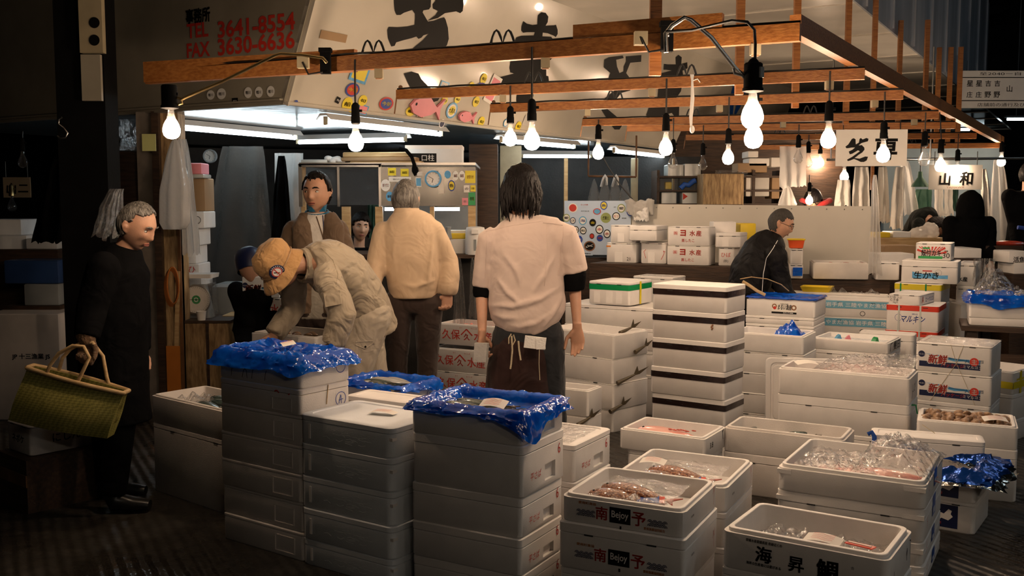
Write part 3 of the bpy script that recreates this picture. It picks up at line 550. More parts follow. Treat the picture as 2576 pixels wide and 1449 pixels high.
# ---------------------------------------------------------------- loose coverings and contents
def perim(w, d, o, r, N):
    base = rr(w, d, o, 0, r, 8); base.append(base[0]); L = [0]
    for a, c in zip(base, base[1:]): L.append(L[-1] + (c - a).length)
    pts = []; j = 0
    for i in range(N):
        s = L[-1] * i / N
        while L[j + 1] < s: j += 1
        f = (s - L[j]) / max(1e-9, L[j + 1] - L[j]); pts.append(base[j].lerp(base[j + 1], f))
    return pts
def drape(bx, name, label, m='film_blue', hang=(.06, .05, .05, .05), dip=.05, fill=False, seed=0, N=150, bulge=.012, cat='plastic bag', amp=1.0, droop=None, group=None, flare=.02):
    'plastic liner folded out over the rim of an open box; hang = front, right, back, left'
    w, d, h, t = bx.w, bx.d, bx.h, bx.t; b = MB(m); rings = []
    prof = ([(-min(w, d) * .49, -dip * .2), (-min(w, d) * .4, -dip * .25), (-min(w, d) * .3, -dip * .35), (-min(w, d) * .2, -dip * .6)] if fill else [(-.075, -dip)]) + [(-t - .022, -dip * .85), (-t - .012, -dip * .4), (-t - .004, .004), (-t * .6, .012), (.0, .014), (.012, .004)]
    T = 7; prof += [('h', k / T) for k in range(1, T + 1)]
    for i, pz in enumerate(prof):
        o = pz[0] if pz[0] != 'h' else bulge + flare * pz[1]
        pts = perim(w, d, o, max(.004, .02 + o), N); row = []
        for k, p in enumerate(pts):
            a = atan2((p.y - d / 2) / d, (p.x - w / 2) / w); q = Vector((cos(a) * 2.2 + seed, sin(a) * 2.2, i * .16 + seed))
            wgt = [max(0, -sin(a)), max(0, cos(a)), max(0, sin(a)), max(0, -cos(a))]; sm = sum(x ** 2 for x in wgt)
            hg = sum(x ** 2 * y for x, y in zip(wgt, hang)) / sm
            hg *= 1 + .45 * noise.noise(Vector((cos(a) * 3, sin(a) * 3, seed * 3.1)))
            if droop: hg += droop[1] * exp(-((a - droop[0]) / .28) ** 2)
            z = (h - hg * pz[1] + .004) if pz[0] == 'h' else h + pz[1]
            fk = (.012 if pz[0] == 'h' else .007) * amp; n1 = noise.noise(q * 2.1) * fk + noise.noise(Vector((p.x * 34, p.y * 34, i * .7 + seed))) * fk * .8
            out = Vector((cos(a), sin(a), 0)); v = Vector((p.x, p.y, z))
            if pz[0] == 'h': v += out * (abs(n1) * 1.5) + Z * n1 * .4
            elif i >= len(prof) - T - 4: v += Z * abs(n1) * 1.3 + out * n1 * .3
            else: v += Z * n1 * (2.2 if fill else .8)
            row.append(v)
        rings.append(row)
    b.loft(rings, fill, False)
    o = b.build(name, None, bx.loc, -bx.yaw, smooth=70); tag(o, label, cat, group); return o
def sheet(bx, x0, x1, y0, y1, z, label, m='film_clear', amp=.03, s=9, nx=44, ny=30, name='plastic_sheet', seed=0, lift=None, cat='plastic sheet', group=None):
    'crumpled sheet lying in or on a box, in box coordinates'
    b = MB(m); vs_ = []
    for j in range(ny + 1):
        for i in range(nx + 1):
            u, v = i / nx, j / ny; x, y = x0 + (x1 - x0) * u, y0 + (y1 - y0) * v
            e = min(1, 6 * min(u, 1 - u, v, 1 - v) + .15)
            zz = z + abs(crumple(x + seed, y, seed, amp * 1.6, s)) * e + (lift(u, v) if lift else 0)
            vs_.append((x + crumple(x, y, seed + 4, .012, 14), y + crumple(x, y, seed + 9, .012, 14), zz))
    b.add(vs_, [(j * (nx + 1) + i, j * (nx + 1) + i + 1, (j + 1) * (nx + 1) + i + 1, (j + 1) * (nx + 1) + i) for j in range(ny) for i in range(nx)])
    o = b.build(name, None, bx.loc, -bx.yaw, smooth=70); tag(o, label, cat, group); return o
def fish(L, hgt, m, name='fish', belly=None, fin='fish_fin', tail=True, thick=.55):
    b = MB(m); N = 14; rings = []
    for i in range(N + 1):
        u = i / N; r_ = hgt / 2 * max(.05, (sin(pi * min(1, u * .92 + .08) ** .72)) ** .8) if u < 1 else hgt * .06
        r_ = max(r_, hgt * .07); rings.append([Vector((u * L * .84, r_ * thick * cos(a) * 1.0, r_ * sin(a))) for a in [2 * pi * k / 12 for k in range(12)]])
    b.loft(rings)
    b.m(fin)
    if tail:
        b.prism([(L * .82, -.002, hgt * .04), (L, -.002, hgt * .36), (L * .93, -.002, 0), (L, -.002, -hgt * .36), (L * .82, -.002, -hgt * .04)], (0, .004, 0))
    b.prism([(L * .3, -.0015, hgt * .46), (L * .45, -.0015, hgt * .62), (L * .6, -.0015, hgt * .36)], (0, .003, 0)); b.prism([(L * .5, -.0015, -hgt * .42), (L * .58, -.0015, -hgt * .58), (L * .64, -.0015, -hgt * .3)], (0, .003, 0))
    b.m('iris'); b.ball((L * .06, hgt * thick * .3, hgt * .06), hgt * .06, 8, 6); b.ball((L * .06, -hgt * thick * .3, hgt * .06), hgt * .06, 8, 6)
    return b
def lay(b, name, bx, x, y, z, rz=0, flat=True, tilt=0, label=None, cat='fish', group=None):
    'put a fish built along x on its side in a box'
    R = Matrix.Rotation(rz, 4, 'Z') @ Matrix.Rotation(tilt, 4, 'Y') @ (Matrix.Rotation(pi / 2, 4, 'X') if flat else Matrix())
    b.v = [R @ v for v in b.v]; o = b.build(name, None, W(bx, x, y, z), -bx.yaw, smooth=50); tag(o, label, cat, group); return o
def slip(bx, x, y, z, rz, w_, h_, label, lines=True, tilt=.15):
    'handwritten paper slip'
    b = MB('paper'); R = Matrix.Rotation(rz, 3, 'Z') @ Matrix.Rotation(tilt, 3, 'X'); n_ = 6
    for i in range(n_):
        q = [Vector((-w_ / 2 + w_ * (i + a) / n_, s_ * h_ / 2, .01 * sin(pi * (i + a) / n_))) for a in (0, 1) for s_ in (-1, 1)]
        b.add([R @ v for v in q], [(0, 2, 3, 1)])
    b.m('ink_red')
    if lines:
        for k in range(4): stroke(b, [(-.3 * w_, (.3 - k * .2) * h_), (-.1 * w_, (.36 - k * .2) * h_), (.1 * w_, (.26 - k * .2) * h_), (.3 * w_, (.34 - k * .2) * h_)], R @ Vector((0, 0, .0115)), R @ X, R @ Yv, .0022)
    o = b.build('paper_slip', None, W(bx, x, y, z), -bx.yaw, smooth=30); tag(o, label, 'paper slip'); return o
BXS = {}
# ---------------------------------------------------------------- front row of stacks, from the left
def emb(u0, v0, u1, v1):                            # raised blank panel moulded in a side
    def f(b, w, d, h):
        b.m('foam_old')
        for a, c, e, g in ((u0, v0, u1, v0 + .03), (u0, v1 - .03, u1, v1), (u0, v0, u0 + .012, v1), (u1 - .012, v0, u1, v1)): b.box(((a + e) / 2 * w, 0, (c + g) / 2 * h), ((e - a) * w, .004, (g - c) * h))
    return f
def both(*fs):
    def f(*a):
        for g in fs: g(*a)
    return f
s = stack((380, 990), (600, 1040), None, 4.77, [(1040, 1118, 'open', 'open dull foam box of dark fish', {}), (1118, 1290, 'lid', 'deep plain foam box', {})], d=.34, place='the low far-left stack', floor=True, fm='foam_old')
S1 = s[0]
for k in range(5): lay(fish(.3, .075, 'fish_dark'), 'fish', S1, .2 + .05 * (k % 2), .09 + .04 * k, .085 + .008 * k, .25 - .2 * (k % 3), label='dark fish in the open box of the low left stack', group='dark fish in the low left box')
sheet(S1, .05, .28, .06, .3, .1, 'clear plastic over the fish in the low left foam box', amp=.05, s=12)
s = stack((478, 972), (640, 1000), None, 5.3, [(1000, 1060, 'lid', 'low foam box with rimmed lid just behind the leftmost stack', {'label': ''}), (1060, 1235, 'lid', 'deep foam box under the rimmed one just behind the leftmost stack', {'label': ''})], yaw=32, d=.2, floor=True) if 0 else []
def d_s2(b, w, d, h):
    b.m('ink_black')
    for u in (.16, .3, .42, .58): stroke(b, [(0, 0), (.008, .03), (.02, .042), (.03, .03), (.032, 0)] if u in (.3,) else [(0, 0), (.004, .03), (.012, .045)], (u * w, -.0015, h * .12), X, Z, .003)
    b.m('ink_blue'); b.ringflat((w + .0016, d * .8, h * .55), Yv, Z, .03, .027)
def d_s2b(b, w, d, h):
    b.m('ink_blue'); b.ringflat((w + .0016, d * .8, h * .35), Yv, Z, .032, .029); stroke(b, [(-.012, -.02), (0, .018), (.004, -.022)], (w + .0017, d * .8, h * .35), Yv, Z, .003); stroke(b, [(-.014, -.006), (.014, -.002)], (w + .0017, d * .8, h * .35), Yv, Z, .003)
    b.m('ink_red'); stroke(b, [(0, 0), (.01, .006), (.02, .004), (.028, -.004)], (w * .7, -.0015, h * .8), X, Z, .006); stroke(b, [(0, 0), (.012, .004)], (w * .86, -.0015, h * .76), X, Z, .005)
P_S2 = 'the tall blue-bagged stack'
L7 = [(905, 980, 'open', 'open foam box holding a closed blue liner', {'deco': d_s2}), (980, 1048, 'lid', 'foam box with a circled blue mark', {'slots': False, 'deco': both(d_s2b, emb(.66, .1, .9, .6))})] + [(a, c, 'lid', 'blank shallow foam box', {'deco': emb(.66, .15, .9, .75), 'lidh': .014, 'slots': False}) for a, c in ((1048, 1123), (1123, 1195), (1195, 1267), (1267, 1342), (1342, 1412))]
S2 = stack((550, 870), (755, 905), 880, 4.2, L7, yaw=35.3, place=P_S2, floor=True, fm='foam_old')
drape(S2[0], 'plastic_liner', 'shiny blue plastic liner folded over the tallest left-of-centre stack', hang=(.06, .05, .05, .06), fill=True, dip=-.02, seed=1, bulge=.018, flare=.035, amp=1.1, droop=(2.75, .03))
slip(S2[0], S2[0].w * .52, .16, S2[0].h + .03, -.5, .1, .06, 'small paper slip lying on the closed blue liner')
b = MB('wood_pale'); b.tube([W(S2[1], S2[1].w + .004, S2[1].d * .5, .03), W(S2[1], S2[1].w + .003, S2[1].d * .54, .115)], .002, 6); tag(b.build('skewer'), 'thin wooden skewer stuck on the side of the tall blue-bagged stack', 'skewer')
def wav(b, w, d, h):
    b.m('foam_blue')
    rnd = random.Random(3)
    for k in range(26): stroke(b, [(0, 0), (.02, .006 * rnd.uniform(-1, 1)), (.04, .006 * rnd.uniform(-1, 1))], (w * rnd.uniform(.2, .72), -.001, h * rnd.uniform(.25, .68)), X, Z, .003)
    b.m('foam'); b.box((w * .12, 0, h * .45), (.012, .005, h * .5)); b.box((w * .97, .05, h * .62), (.03, .09, .012))
S3 = stack((752, 1038), (985, 1078), None, 3.9, [(a, c, 'lid', 'lidded foam box with embossed ripples', {'deco': wav, 'slots': False}) for a, c in ((1078, 1156), (1156, 1242), (1242, 1328), (1328, 1412), (1412, 1481))], yaw=34, d=.36, place='the slip-topped front stack', floor=True, r=.035, fm='foam_blue')
slip(S3[0], .3, .2, S3[0].h + .004, .25, .12, .055, 'reddish paper slip stuck on the wide flat foam lid', tilt=0)
S3b = stack((870, 985), (1020, 1012), None, 4.58, [(1012, 1095, 'lid', 'flat-lidded foam box', {}), (1095, 1170, 'lid', 'flat-lidded foam box', {}), (1170, 1322, 'lid', 'flat-lidded foam box', {})], yaw=31, d=.18, place='the stack before the mackerel', floor=True)
def d_six(b, w, d, h, big=1):
    b.m('ink_red'); rt(b, w, d, h, '6', .86, .66, size=.042 * big, wide=.8); rt(b, w, d, h, '平さば', .3, .34, size=.03 * big, wide=.9, shear=.15, bold=-.004)
RS = (.52, .80, .12, .55, .014)
S4 = stack((1034, 1020), (1312, 1046), 1418, 3.66, [(1046, 1124, 'open', 'open foam box lined with blue plastic', {'deco': d_six, 'recess': (None, RS)})] + [(a, c, 'lid', 'foam box with a red six', {'deco': d_six, 'recess': (None, RS), 'lidh': .036, 'slots': False}) for a, c in ((1124, 1256), (1256, 1358), (1358, 1452), (1452, 1543))], yaw=29, place='the front centre stack', floor=True, fm='foam')
drape(S4[0], 'plastic_liner', 'shiny blue liner hanging over the front centre box, drooping at its corner', hang=(.02, .05, .02, .03), dip=.035, seed=5, droop=(-.62, .075), amp=1.3, bulge=.014)
for k in range(7): lay(fish(.26, .05, 'fish_dark'), 'fish', S4[0], .06 + .02 * (k % 3), .08 + .03 * k, S4[0].h - .026 + .004 * (k % 2), .12 * ((k * 5) % 3 - 1), label='dark mackerel in the blue-lined front centre box', group='mackerel in the front centre box')
slip(S4[0], S4[0].w * .62, .12, S4[0].h + .006, .1, .11, .06, 'white price slip on the mackerel in the front centre box', tilt=.35)
S5 = stack(None, (1445, 1120), 1537, 4.25, [(a, c, 'lid', 'notched red-six foam box', {'deco': d_six, 'recess': (None, RS)}) for a, c in ((1120, 1215), (1215, 1310), (1310, 1403))], yaw=30, w=.44, place='the low rear stack', floor=True)
sheet(S5[0], .02, .40, .02, S5[0].d - .02, S5[0].h + .001, 'shiny clear film on the lid behind the front centre stack', amp=.006, s=8, name='plastic_film')
def wave_fan(b, x0, z0, k, n=3, m=4):
    'overlapping scallop pattern'
    for j in range(n):
        for i in range(m - (j % 2)):
            o = (x0 + (i + .5 * (j % 2)) * k * 2, -.0017 - .0002 * (n - j), z0 + j * k * .8)
            b.m('ink_navy'); b.flat([(k * cos(pi * q / 10), k * sin(pi * q / 10)) for q in range(11)], o, X, Z)
            b.m('foam')
            for r_ in (.78, .5): b.add([Vector(o) + Vector((k * rr_ * cos(pi * q / 10), -.0002, k * rr_ * sin(pi * q / 10))) for rr_ in (r_, r_ - .1) for q in range(11)], [(q, q + 1, 12 + q, 11 + q) for q in range(10)])
def d_bejoy(b, w, d, h):
    z = h * .47 if h < .13 else h * .40; e = .047
    b.m('ink_black'); b.add([(w * .41, -.0016, z - e * .62), (w * .58, -.0016, z - e * .62), (w * .58, -.0016, z + e * .62), (w * .41, -.0016, z + e * .62)], [(0, 1, 2, 3)]); b.box((w * .5, -.001, z - e * .95), (.006, .002, .012))
    b.m('foam'); b.text('Bejoy', (w * .495, -.002, z), X, Z, size=.034, width=.066, bold=.012)
    b.m('ink_red'); b.text('南', (w * .345, -.0016, z), X, Z, size=.048, bold=.03); b.text('予', (w * .645, -.0016, z - .002), X, Z, size=.05, bold=.025)
    wave_fan(b, w * .155, z - .02, .0095); wave_fan(b, w * .735, z - .02, .0095)
    b.m('ink_orange'); b.text('愛南町漁協', (w * .225, -.0016, z + .03), X, Z, size=.010, width=.07, bold=.03); b.text('愛南漁業協同組合', (w * .77, -.0016, z - .032), X, Z, size=.010, width=.08, bold=.03)
    b.m('ink_black'); rt(b, w, d, h, '養殖真鯛', .22, .55, size=.009, width=.035); b.m('ink_red'); stroke(b, [(0, 0), (.004, .05)], (w + .0016, d * .86, h * .2), Yv, Z, .002); stroke(b, [(-.012, .055), (-.004, .085), (.004, .06), (.014, .09)], (w + .0016, d * .86, h * .1), Yv, Z, .002)
S6 = stack((1411, 1247), (1722, 1283), 1806, 3.45, [(1283, 1356, 'open', 'open foam box with printed black-and-red band', {'deco': d_bejoy, 'lip': .012, 'nar': 2, 'r': .03}), (1356, 1478, 'lid', 'lidded foam box with printed black-and-red band', {'deco': d_bejoy, 'lidh': .04, 'kw': 1.02, 'shift': (.006, -.012)}), (1478, 1602, 'lid', 'foam box cut by the picture edge', {})], yaw=27, place='the scaly-fish front stack', floor=True)
def fishbag(bx, tagtxt, grp):
    for k, (x, y, rz) in enumerate(((.09, .10, .08), (.12, .17, -.12))):
        lay(fish(.31, .13, 'fish_scaly', fin='fish_red'), 'fish', bx, x - .02, y + .02, .07 + .012 * k, rz, label='scaly reddish fish in ' + tagtxt, group=grp)
    b = MB('tape_blue'); R = Matrix.Rotation(.3, 3, 'Z'); b.box((.06, .0, 0), (.08, .04, .004), R @ Matrix.Rotation(.3, 3, 'X')); b.m('tape_red'); b.box((.11, .012, .0), (.02, .04, .004), R @ Matrix.Rotation(.3, 3, 'X')); o = b.build('printed_wrapper', None, W(bx, .24, .13, .085), -bx.yaw, smooth=0); tag(o, 'blue and red printed wrapper on the fish in ' + tagtxt, 'wrapper')
    sheet(bx, .07, bx.w - .09, .05, bx.d - .06, .085, 'clear film over the scaly fish in ' + tagtxt, amp=.016, s=14, seed=2)
fishbag(S6[0], 'the nearer scaly-fish box', 'fish in the nearer scaly-fish box')
S7 = stack((1545, 1192), (1828, 1222), 1898, 3.95, [(1222, 1292, 'open', 'open foam box with a wrapped scaly fish', {'lip': .012, 'nar': 2, 'r': .03, 'deco': lambda b, w, d, h: (b.m('ink_red'), stroke(b, [(0, 0), (.004, .05)], (w + .0016, d * .86, h * .2), Yv, Z, .002), stroke(b, [(-.012, .055), (-.004, .085), (.004, .06), (.014, .09)], (w + .0016, d * .86, h * .1), Yv, Z, .002), b.m('ink_black'), rt(b, w, d, h, '養殖真鯛', .22, .5, size=.009, width=.035))}), (1292, 1380, 'lid', 'lidded foam box', {}), (1380, 1463, 'lid', 'lidded foam box', {})], yaw=27, place='the second scaly-fish stack', floor=True)
fishbag(S7[0], 'the farther scaly-fish box', 'fish in the farther scaly-fish box')
slip(S7[0], .14, .1, .15, .05, .11, .06, 'paper slip on the wrapped fish in the farther scaly-fish box')
def d_tai(b, w, d, h):
    b.m('ink_black'); b.text('海', (w * .27, -.0016, h * .50), X, Z, size=.056, bold=.04, shear=.05); b.text('昇', (w * .47, -.0016, h * .42), X, Z, size=.052, bold=.035); b.text('鯛', (w * .655, -.0016, h * .42), X, Z, size=.072, bold=.045)
    b.text('愛媛水産愛媛県産 奇跡近くの', (w * .27, -.0016, h * .80), X, Z, size=.011, width=.13, bold=.025); b.text('海昇の生産者には愛がある', (w * .27, -.0016, h * .24), X, Z, size=.011, width=.125, bold=.025); b.text('合', (w * .8, -.0016, h * .6), X, Z, size=.011); b.text('株式会社', (w * .78, -.0016, h * .16), X, Z, size=.007, width=.05); b.box((w * .5, -.001, h * .12), (.006, .002, .01))
    stroke(b, [(0, 0), (.004, .06)], (w + .0016, d * .2, h * .1), Yv, Z, .004); stroke(b, [(0, 0), (.01, .03), (.014, .02)], (w + .0016, d * .2, h * .02), Yv, Z, .006); stroke(b, [(0, .02), (.012, .045), (.008, 0)], (w + .0016, d * .72, h * .35), Yv, Z, .005); stroke(b, [(0, 0), (.005, .05), (-.012, .055)], (w + .0016, d * .88, h * .4), Yv, Z, .004)
S8 = stack((1816, 1330), (2237, 1402), 2297, 3.2, [(1402, 1512, 'open', 'open foam box with big brush lettering and bagged ice', {'deco': d_tai, 'lip': .014, 'r': .03, 't': .03, 'label': ''}), (1512, 1648, 'lid', 'foam box below the brush-lettered one, mostly out of frame', {})], yaw=33, floor=True)
bx = S8[0]
sheet(bx, .07, bx.w - .06, .05, bx.d - .05, bx.h - .075, 'clear bubbly plastic bag in the brush-lettered box', amp=.03, s=24, seed=3, name='plastic_bag', nx=80, ny=50)
for k in range(12): 
    b = MB('ice'); b.ball((0, 0, 0), (.02, .018, .014), 10, 7); o = b.build('ice_lump', None, W(bx, .12 + .022 * (k % 5), .08 + .04 * (k // 5), bx.h - .085), 0, smooth=80); tag(o, 'lump of bagged ice in the brush-lettered box', 'ice', 'ice in the brush-lettered box')
lay(fish(.3, .1, 'fish_pink', fin='fish_red'), 'fish', bx, .24, .16, bx.h - .075, -.2, label='pink fish under the slip in the brush-lettered box'); slip(bx, .32, .16, bx.h - .034, -.05, .13, .065, 'large handwritten slip on the fish in the brush-lettered box')
b = MB('tape_red'); b.bar((0, 0, 0), (.1, -.03, .005), .03, .004); b.m('paper'); b.bar((.005, 0, .003), (.09, -.028, .008), .008, .003); tag(b.build('red_label', None, W(bx, .40, .17, bx.h - .03), -bx.yaw, smooth=0), 'red and white paper label in the brush-lettered box', 'label')
def d_bt(b, w, d, h):
    b.m('tape_blue'); rrect(b, w, d, h, .42, .35, .58, 1.0, .002); b.m('foam'); rrect(b, w, d, h, .46, .42, .54, .6, .0025); b.m('ink_red'); stroke(b, [(0, 0), (.008, .025), (-.004, .03), (.006, .055)], (w + .0016, d * .16, h * .3), Yv, Z, .003)
    b.m('foam'); b.box((w * .05, .013, h - .03), (w * .1, .029, .018)); b.box((w * .93, .013, h - .034), (w * .14, .029, .018))
S9 = stack((1955, 1172), (2330, 1214), 2374, 3.9, [(1214, 1285, 'open', 'open foam box with pink fish under crumpled plastic', {'deco': d_bt, 'lip': .016, 'r': .035})] + [(a, c, 'lid', 'foam box with a blue tape tab', {'deco': d_bt, 'lidh': .045, 'r': .035}) for a, c in ((1285, 1370), (1370, 1428), (1428, 1479))], yaw=30, place='the pink-fish front stack', floor=True)
bx = S9[0]
for k in range(3): lay(fish(.34, .13, 'fish_pink', fin='fish_pink', thick=.4), 'fish', bx, .08 + .1 * k, .12 + .05 * k, bx.h - .055, .1 * k, label='pale pink fish under plastic in the pink-fish front stack', group='pink fish in the pink-fish front stack')
sheet(bx, .03, bx.w * .62, .03, bx.d - .03, bx.h - .035, 'thin clear plastic over the left of the pink-fish box', amp=.025, s=20, seed=7, nx=70, ny=44)
sheet(bx, bx.w * .48, bx.w + .0, .02, bx.d + .06, bx.h - .02, 'clear plastic bag heaped over the right end of the pink-fish box', amp=.03, s=20, seed=11, name='plastic_bag', nx=80, ny=60, lift=lambda u, v: .11 * max(0, sin(pi * v)) * max(0, sin(pi * u)) ** .7)
# ---------------------------------------------------------------- second row
S10 = stack((1558, 1068), (1773, 1102), 1828, 5.0, [(1102, 1157, 'open', 'open foam box with one whole pink-fleshed fish', {'deco': lambda b, w, d, h: (b.m('ink_black'), rt(b, w, d, h, '3.8', .3, .5, size=.03, wide=1), stroke(b, [(0, .03), (.02, .045), (.008, .02), (.014, -.01)], (w + .0016, d * .78, h * .55), Yv, Z, .005)), 'label': ''}), (1157, 1215, 'lid', 'foam box right below the one with the whole pink fish', {'kw': .9, 'kd': .95, 'r': .03, 'shift': (-.01, .02)}), (1215, 1272, 'lid', 'foam box at the bottom of the pink fish stack', {'kw': .9, 'kd': .95, 'shift': (-.01, .02)})], yaw=31, floor=True)
bx = S10[0]; S10[0].o['label'] = 'open foam box with one whole pink-fleshed fish'; S10[0].o['category'] = 'foam box'
lay(fish(bx.w * .84, .15, 'fish_pink', thick=.42), 'large_fish', bx, .05, bx.d * .48, bx.h - .04, -.03, label='whole pink-fleshed fish lying in an open white foam box')
b = MB('fish_red')
for k in range(7): b.ball((.02 * k + random.uniform(-.01, .01), random.uniform(-.02, .02), 0), (.014, .006, .004), 8, 5)
tag(b.build('fish_entrails', None, W(bx, bx.w * .5, bx.d * .45, bx.h - .008), -bx.yaw), 'red streaks of flesh on the whole pink fish', 'flesh', kind='stuff')
S11 = stack((1820, 1082), (2124, 1104), 2152, 4.95, [(1104, 1172, 'open', 'long open foam box with scuffed front and small dark fish', {'lip': .012, 'fm': 'foam_old', 'r': .03}), (1172, 1280, 'lid', 'long foam box with dark lid slots', {'lidh': .045, 'fm': 'foam_old'})], yaw=29, place='the scuffed stack', floor=True)
for k in range(5): lay(fish(.2, .05, 'fish_dark'), 'fish', S11[0], .1 + .09 * (k % 4), .09 + .05 * (k % 3), S11[0].h - .055, .4 * k, label='small dark fish in the long scuffed box', group='fish in the scuffed box')
def clam(): 
    b = MB('shell')
    for s_ in (1, -1): b.loft([[Vector((r_ * cos(a) * (1 + .1 * cos(a)), r_ * .85 * sin(a), s_ * z_)) for a in [2 * pi * k / 12 for k in range(12)]] for r_, z_ in ((.03, 0), (.027, .008), (.018, .014), (.006, .017))], False)
    return b.build('clam', smooth=60)
S12 = stack((2307, 1060), (2562, 1074), None, 5.05, [(1074, 1134, 'open', 'open foam box heaped with brown clams', {}), (1134, 1195, 'lid', 'tied foam box', {'lidh': .05}), (1195, 1264, 'lid', 'tied foam box', {})], yaw=24, d=.34, place='the clam stack', floor=True, lidh=.03)
bx = S12[0]; c0 = clam(); rnd = random.Random(4); nC = 0
for j in range(5):
    for i in range(11):
        v = W(bx, .05 + i * (bx.w - .1) / 10 + rnd.uniform(-.01, .01), .05 + j * (bx.d - .1) / 4 + rnd.uniform(-.01, .01), bx.h - .02 + rnd.uniform(-.008, .012)); o = c0 if nC == 0 else c0.copy()
        if nC: COL.objects.link(o)
        o.location = v; o.rotation_euler = (rnd.uniform(-.6, .6), rnd.uniform(-.6, .6), rnd.uniform(0, 6)); tag(o, 'brown clam in the open box below the tied printed boxes', 'clam', 'clams in the open box'); nC += 1
slip(bx, bx.w * .78, .1, bx.h + .012, .2, .12, .07, 'pale pink slip on the clams')
for k, (a_, c_) in enumerate((((2320, 1068), (2352, 1090)),)):
    b = MB('rope'); b.tube([P(*a_, 5.02), P(*c_, 4.98)], .002, 6); b.tube([P(2490, 1195, 5.02), P(2520, 1205, 5.0), P(2562, 1192, 5.02)], .002, 6); tag(b.build('string'), 'thin brown string round the clam stack', 'string')
def d_wv(b, w, d, h):
    b.m('ink_navy'); frect(b, w, h, .42, .12, .78, .88); b.m('foam')
    x, z = w * .6, h * .5; b.text('〰', (x, -.002, z), X, Z, size=.01, width=.03)
    for q in ([(-.06, -.01), (-.03, .02), (0, .01), (.02, .035), (.035, .028), (.03, .012), (.04, .0), (.02, -.02), (-.01, -.012), (-.03, -.03)],): b.flat(q, (x, -.0016, z), X, Z)
    b.m('ink_sky'); b.flat([(-.06, -.035), (-.045, .01), (-.03, -.02), (-.01, -.035)], (x, -.0018, z), X, Z); b.m('ink_red'); b.text('三陸産', (x - .03, -.002, z - .035), X, Z, size=.013, bold=.03)
S13 = stack((2300, 1178), (2457, 1196), 2493, 4.54, [(1196, 1270, 'open', 'open foam box with wave print and metallic blue liner', {'deco': d_wv}), (1270, 1348, 'lid', 'foam box with wave print', {'deco': d_wv, 'lidh': .014})], yaw=27, w=.34, place='the wave-print stack', floor=True, r=.025)
o = drape(S13[0], 'foil_liner', 'crinkled metallic blue foil liner with silver underside', m='foil_blue', hang=(.045, .05, .03, .03), dip=.03, seed=9, bulge=.05, flare=.05, amp=2.6, N=110, cat='foil liner')
o.data.materials.append(MATS['foil_silver'])
for p in o.data.polygons:
    if p.center.z < S13[0].h - .022: p.material_index = 1
S13b = stack((2193, 1107), (2479, 1112), None, 4.86, [(1112, 1190, 'lid', 'flat-lidded foam box between the pink-fish and clam stacks', {'label': ''}), (1190, 1289, 'lid', 'lower flat-lidded foam box between the pink-fish and clam stacks', {'label': ''})], yaw=20, d=.16, floor=True)
S13b[0].o['label'] = 'flat-lidded foam box with blue strap, between clams and foil liner'; S13b[0].o['category'] = 'foam box'; S13b[1].o['label'] = 'foam box under the flat-lidded one with a blue strap'; S13b[1].o['category'] = 'foam box'
b = MB('tape_blue'); q = W(S13b[0], .0, -.012, S13b[0].h); b.tube([q + Vector((-.02, 0, .0)), q + Vector((0, 0, .012)), q + Vector((.012, -.005, -.01)), q + Vector((.012, -.005, -.07))], [(.012, .003)] * 4, 8); tag(b.build('strap'), 'blue strap hooked on the flat-lidded box', 'strap')
def d_shin(b, w, d, h):
    b.m('ink_navy'); frect(b, w, h, .05, .17, .86, .36); b.m('ink_sky')
    for k in range(5): b.add([(w * (.12 + .1 * k), -.0013, h * (.62 - .05 * k)), (w * .86, -.0013, h * (.37 + .03 * k)), (w * .86, -.0013, h * (.39 + .03 * k)), (w * .3, -.0013, h * (.6 - .02 * k))], [(0, 1, 2, 3)])
    b.m('ink_white'); b.text('新鮮', (w * .3, -.0015, h * .45), X, Z, size=.06, bold=.09, shear=.15, width=.115); b.m('ink_red'); b.text('新鮮', (w * .3, -.0022, h * .45), X, Z, size=.055, bold=.03, shear=.15, width=.108); b.text('パッケージ', (w * .5, -.0022, h * .27), X, Z, size=.024, bold=.02, shear=.2)
    b.disc((w * .78, -.0022, h * .45), X, Z, .026); b.m('ink_white'); b.text('主', (w * .78, -.0028, h * .45), X, Z, size=.032, bold=.02); b.m('ink_navy'); b.text('八', (w * .69, -.002, h * .45), X, Z, size=.026); b.text('戸', (w * .87, -.002, h * .45), X, Z, size=.026); b.disc((w * .08, -.002, h * .6), X, Z, .02); b.m('ink_white'); b.text('マルヨン', (w * .08, -.0026, h * .59), X, Z, size=.008); b.text('ミマルヨン', (w * .76, -.002, h * .265), X, Z, size=.018, bold=.02)
S14 = stack((2305, 866), (2496, 873), 2520, 6.0, [(873, 948, 'lid', 'foam box with red brush print on waves', {'deco': d_shin, 'lidh': .012}), (948, 1024, 'lid', 'foam box with red brush print on waves', {'deco': d_shin, 'lidh': .012, 'shift': (.008, 0)}), (1024, 1085, 'lid', 'plain tied foam box', {}), (1085, 1147, 'lid', 'plain tied foam box', {})], yaw=26, place='the tied stack', floor=True)
sheet(S14[0], .0, S14[0].w, .0, S14[0].d, S14[0].h + .002, 'wrinkled clear film stretched over the tied printed boxes', amp=.006, s=10, name='plastic_film')
bx = S14[1]; b = MB('rope'); o1 = S14[0].h + bx.h
b.tube([(bx.w * .45, -.004, o1), (bx.w * .53, -.004, o1 * .7), (bx.w * .8, -.004, 0)], .0013, 6); b.tube([(bx.w * .62, -.004, o1), (bx.w * .53, -.004, o1 * .68), (bx.w * .2, -.004, 0)], .0013, 6)
tag(b.build('string', None, bx.loc, -bx.yaw), 'crossed brown string tied round the printed boxes', 'string')
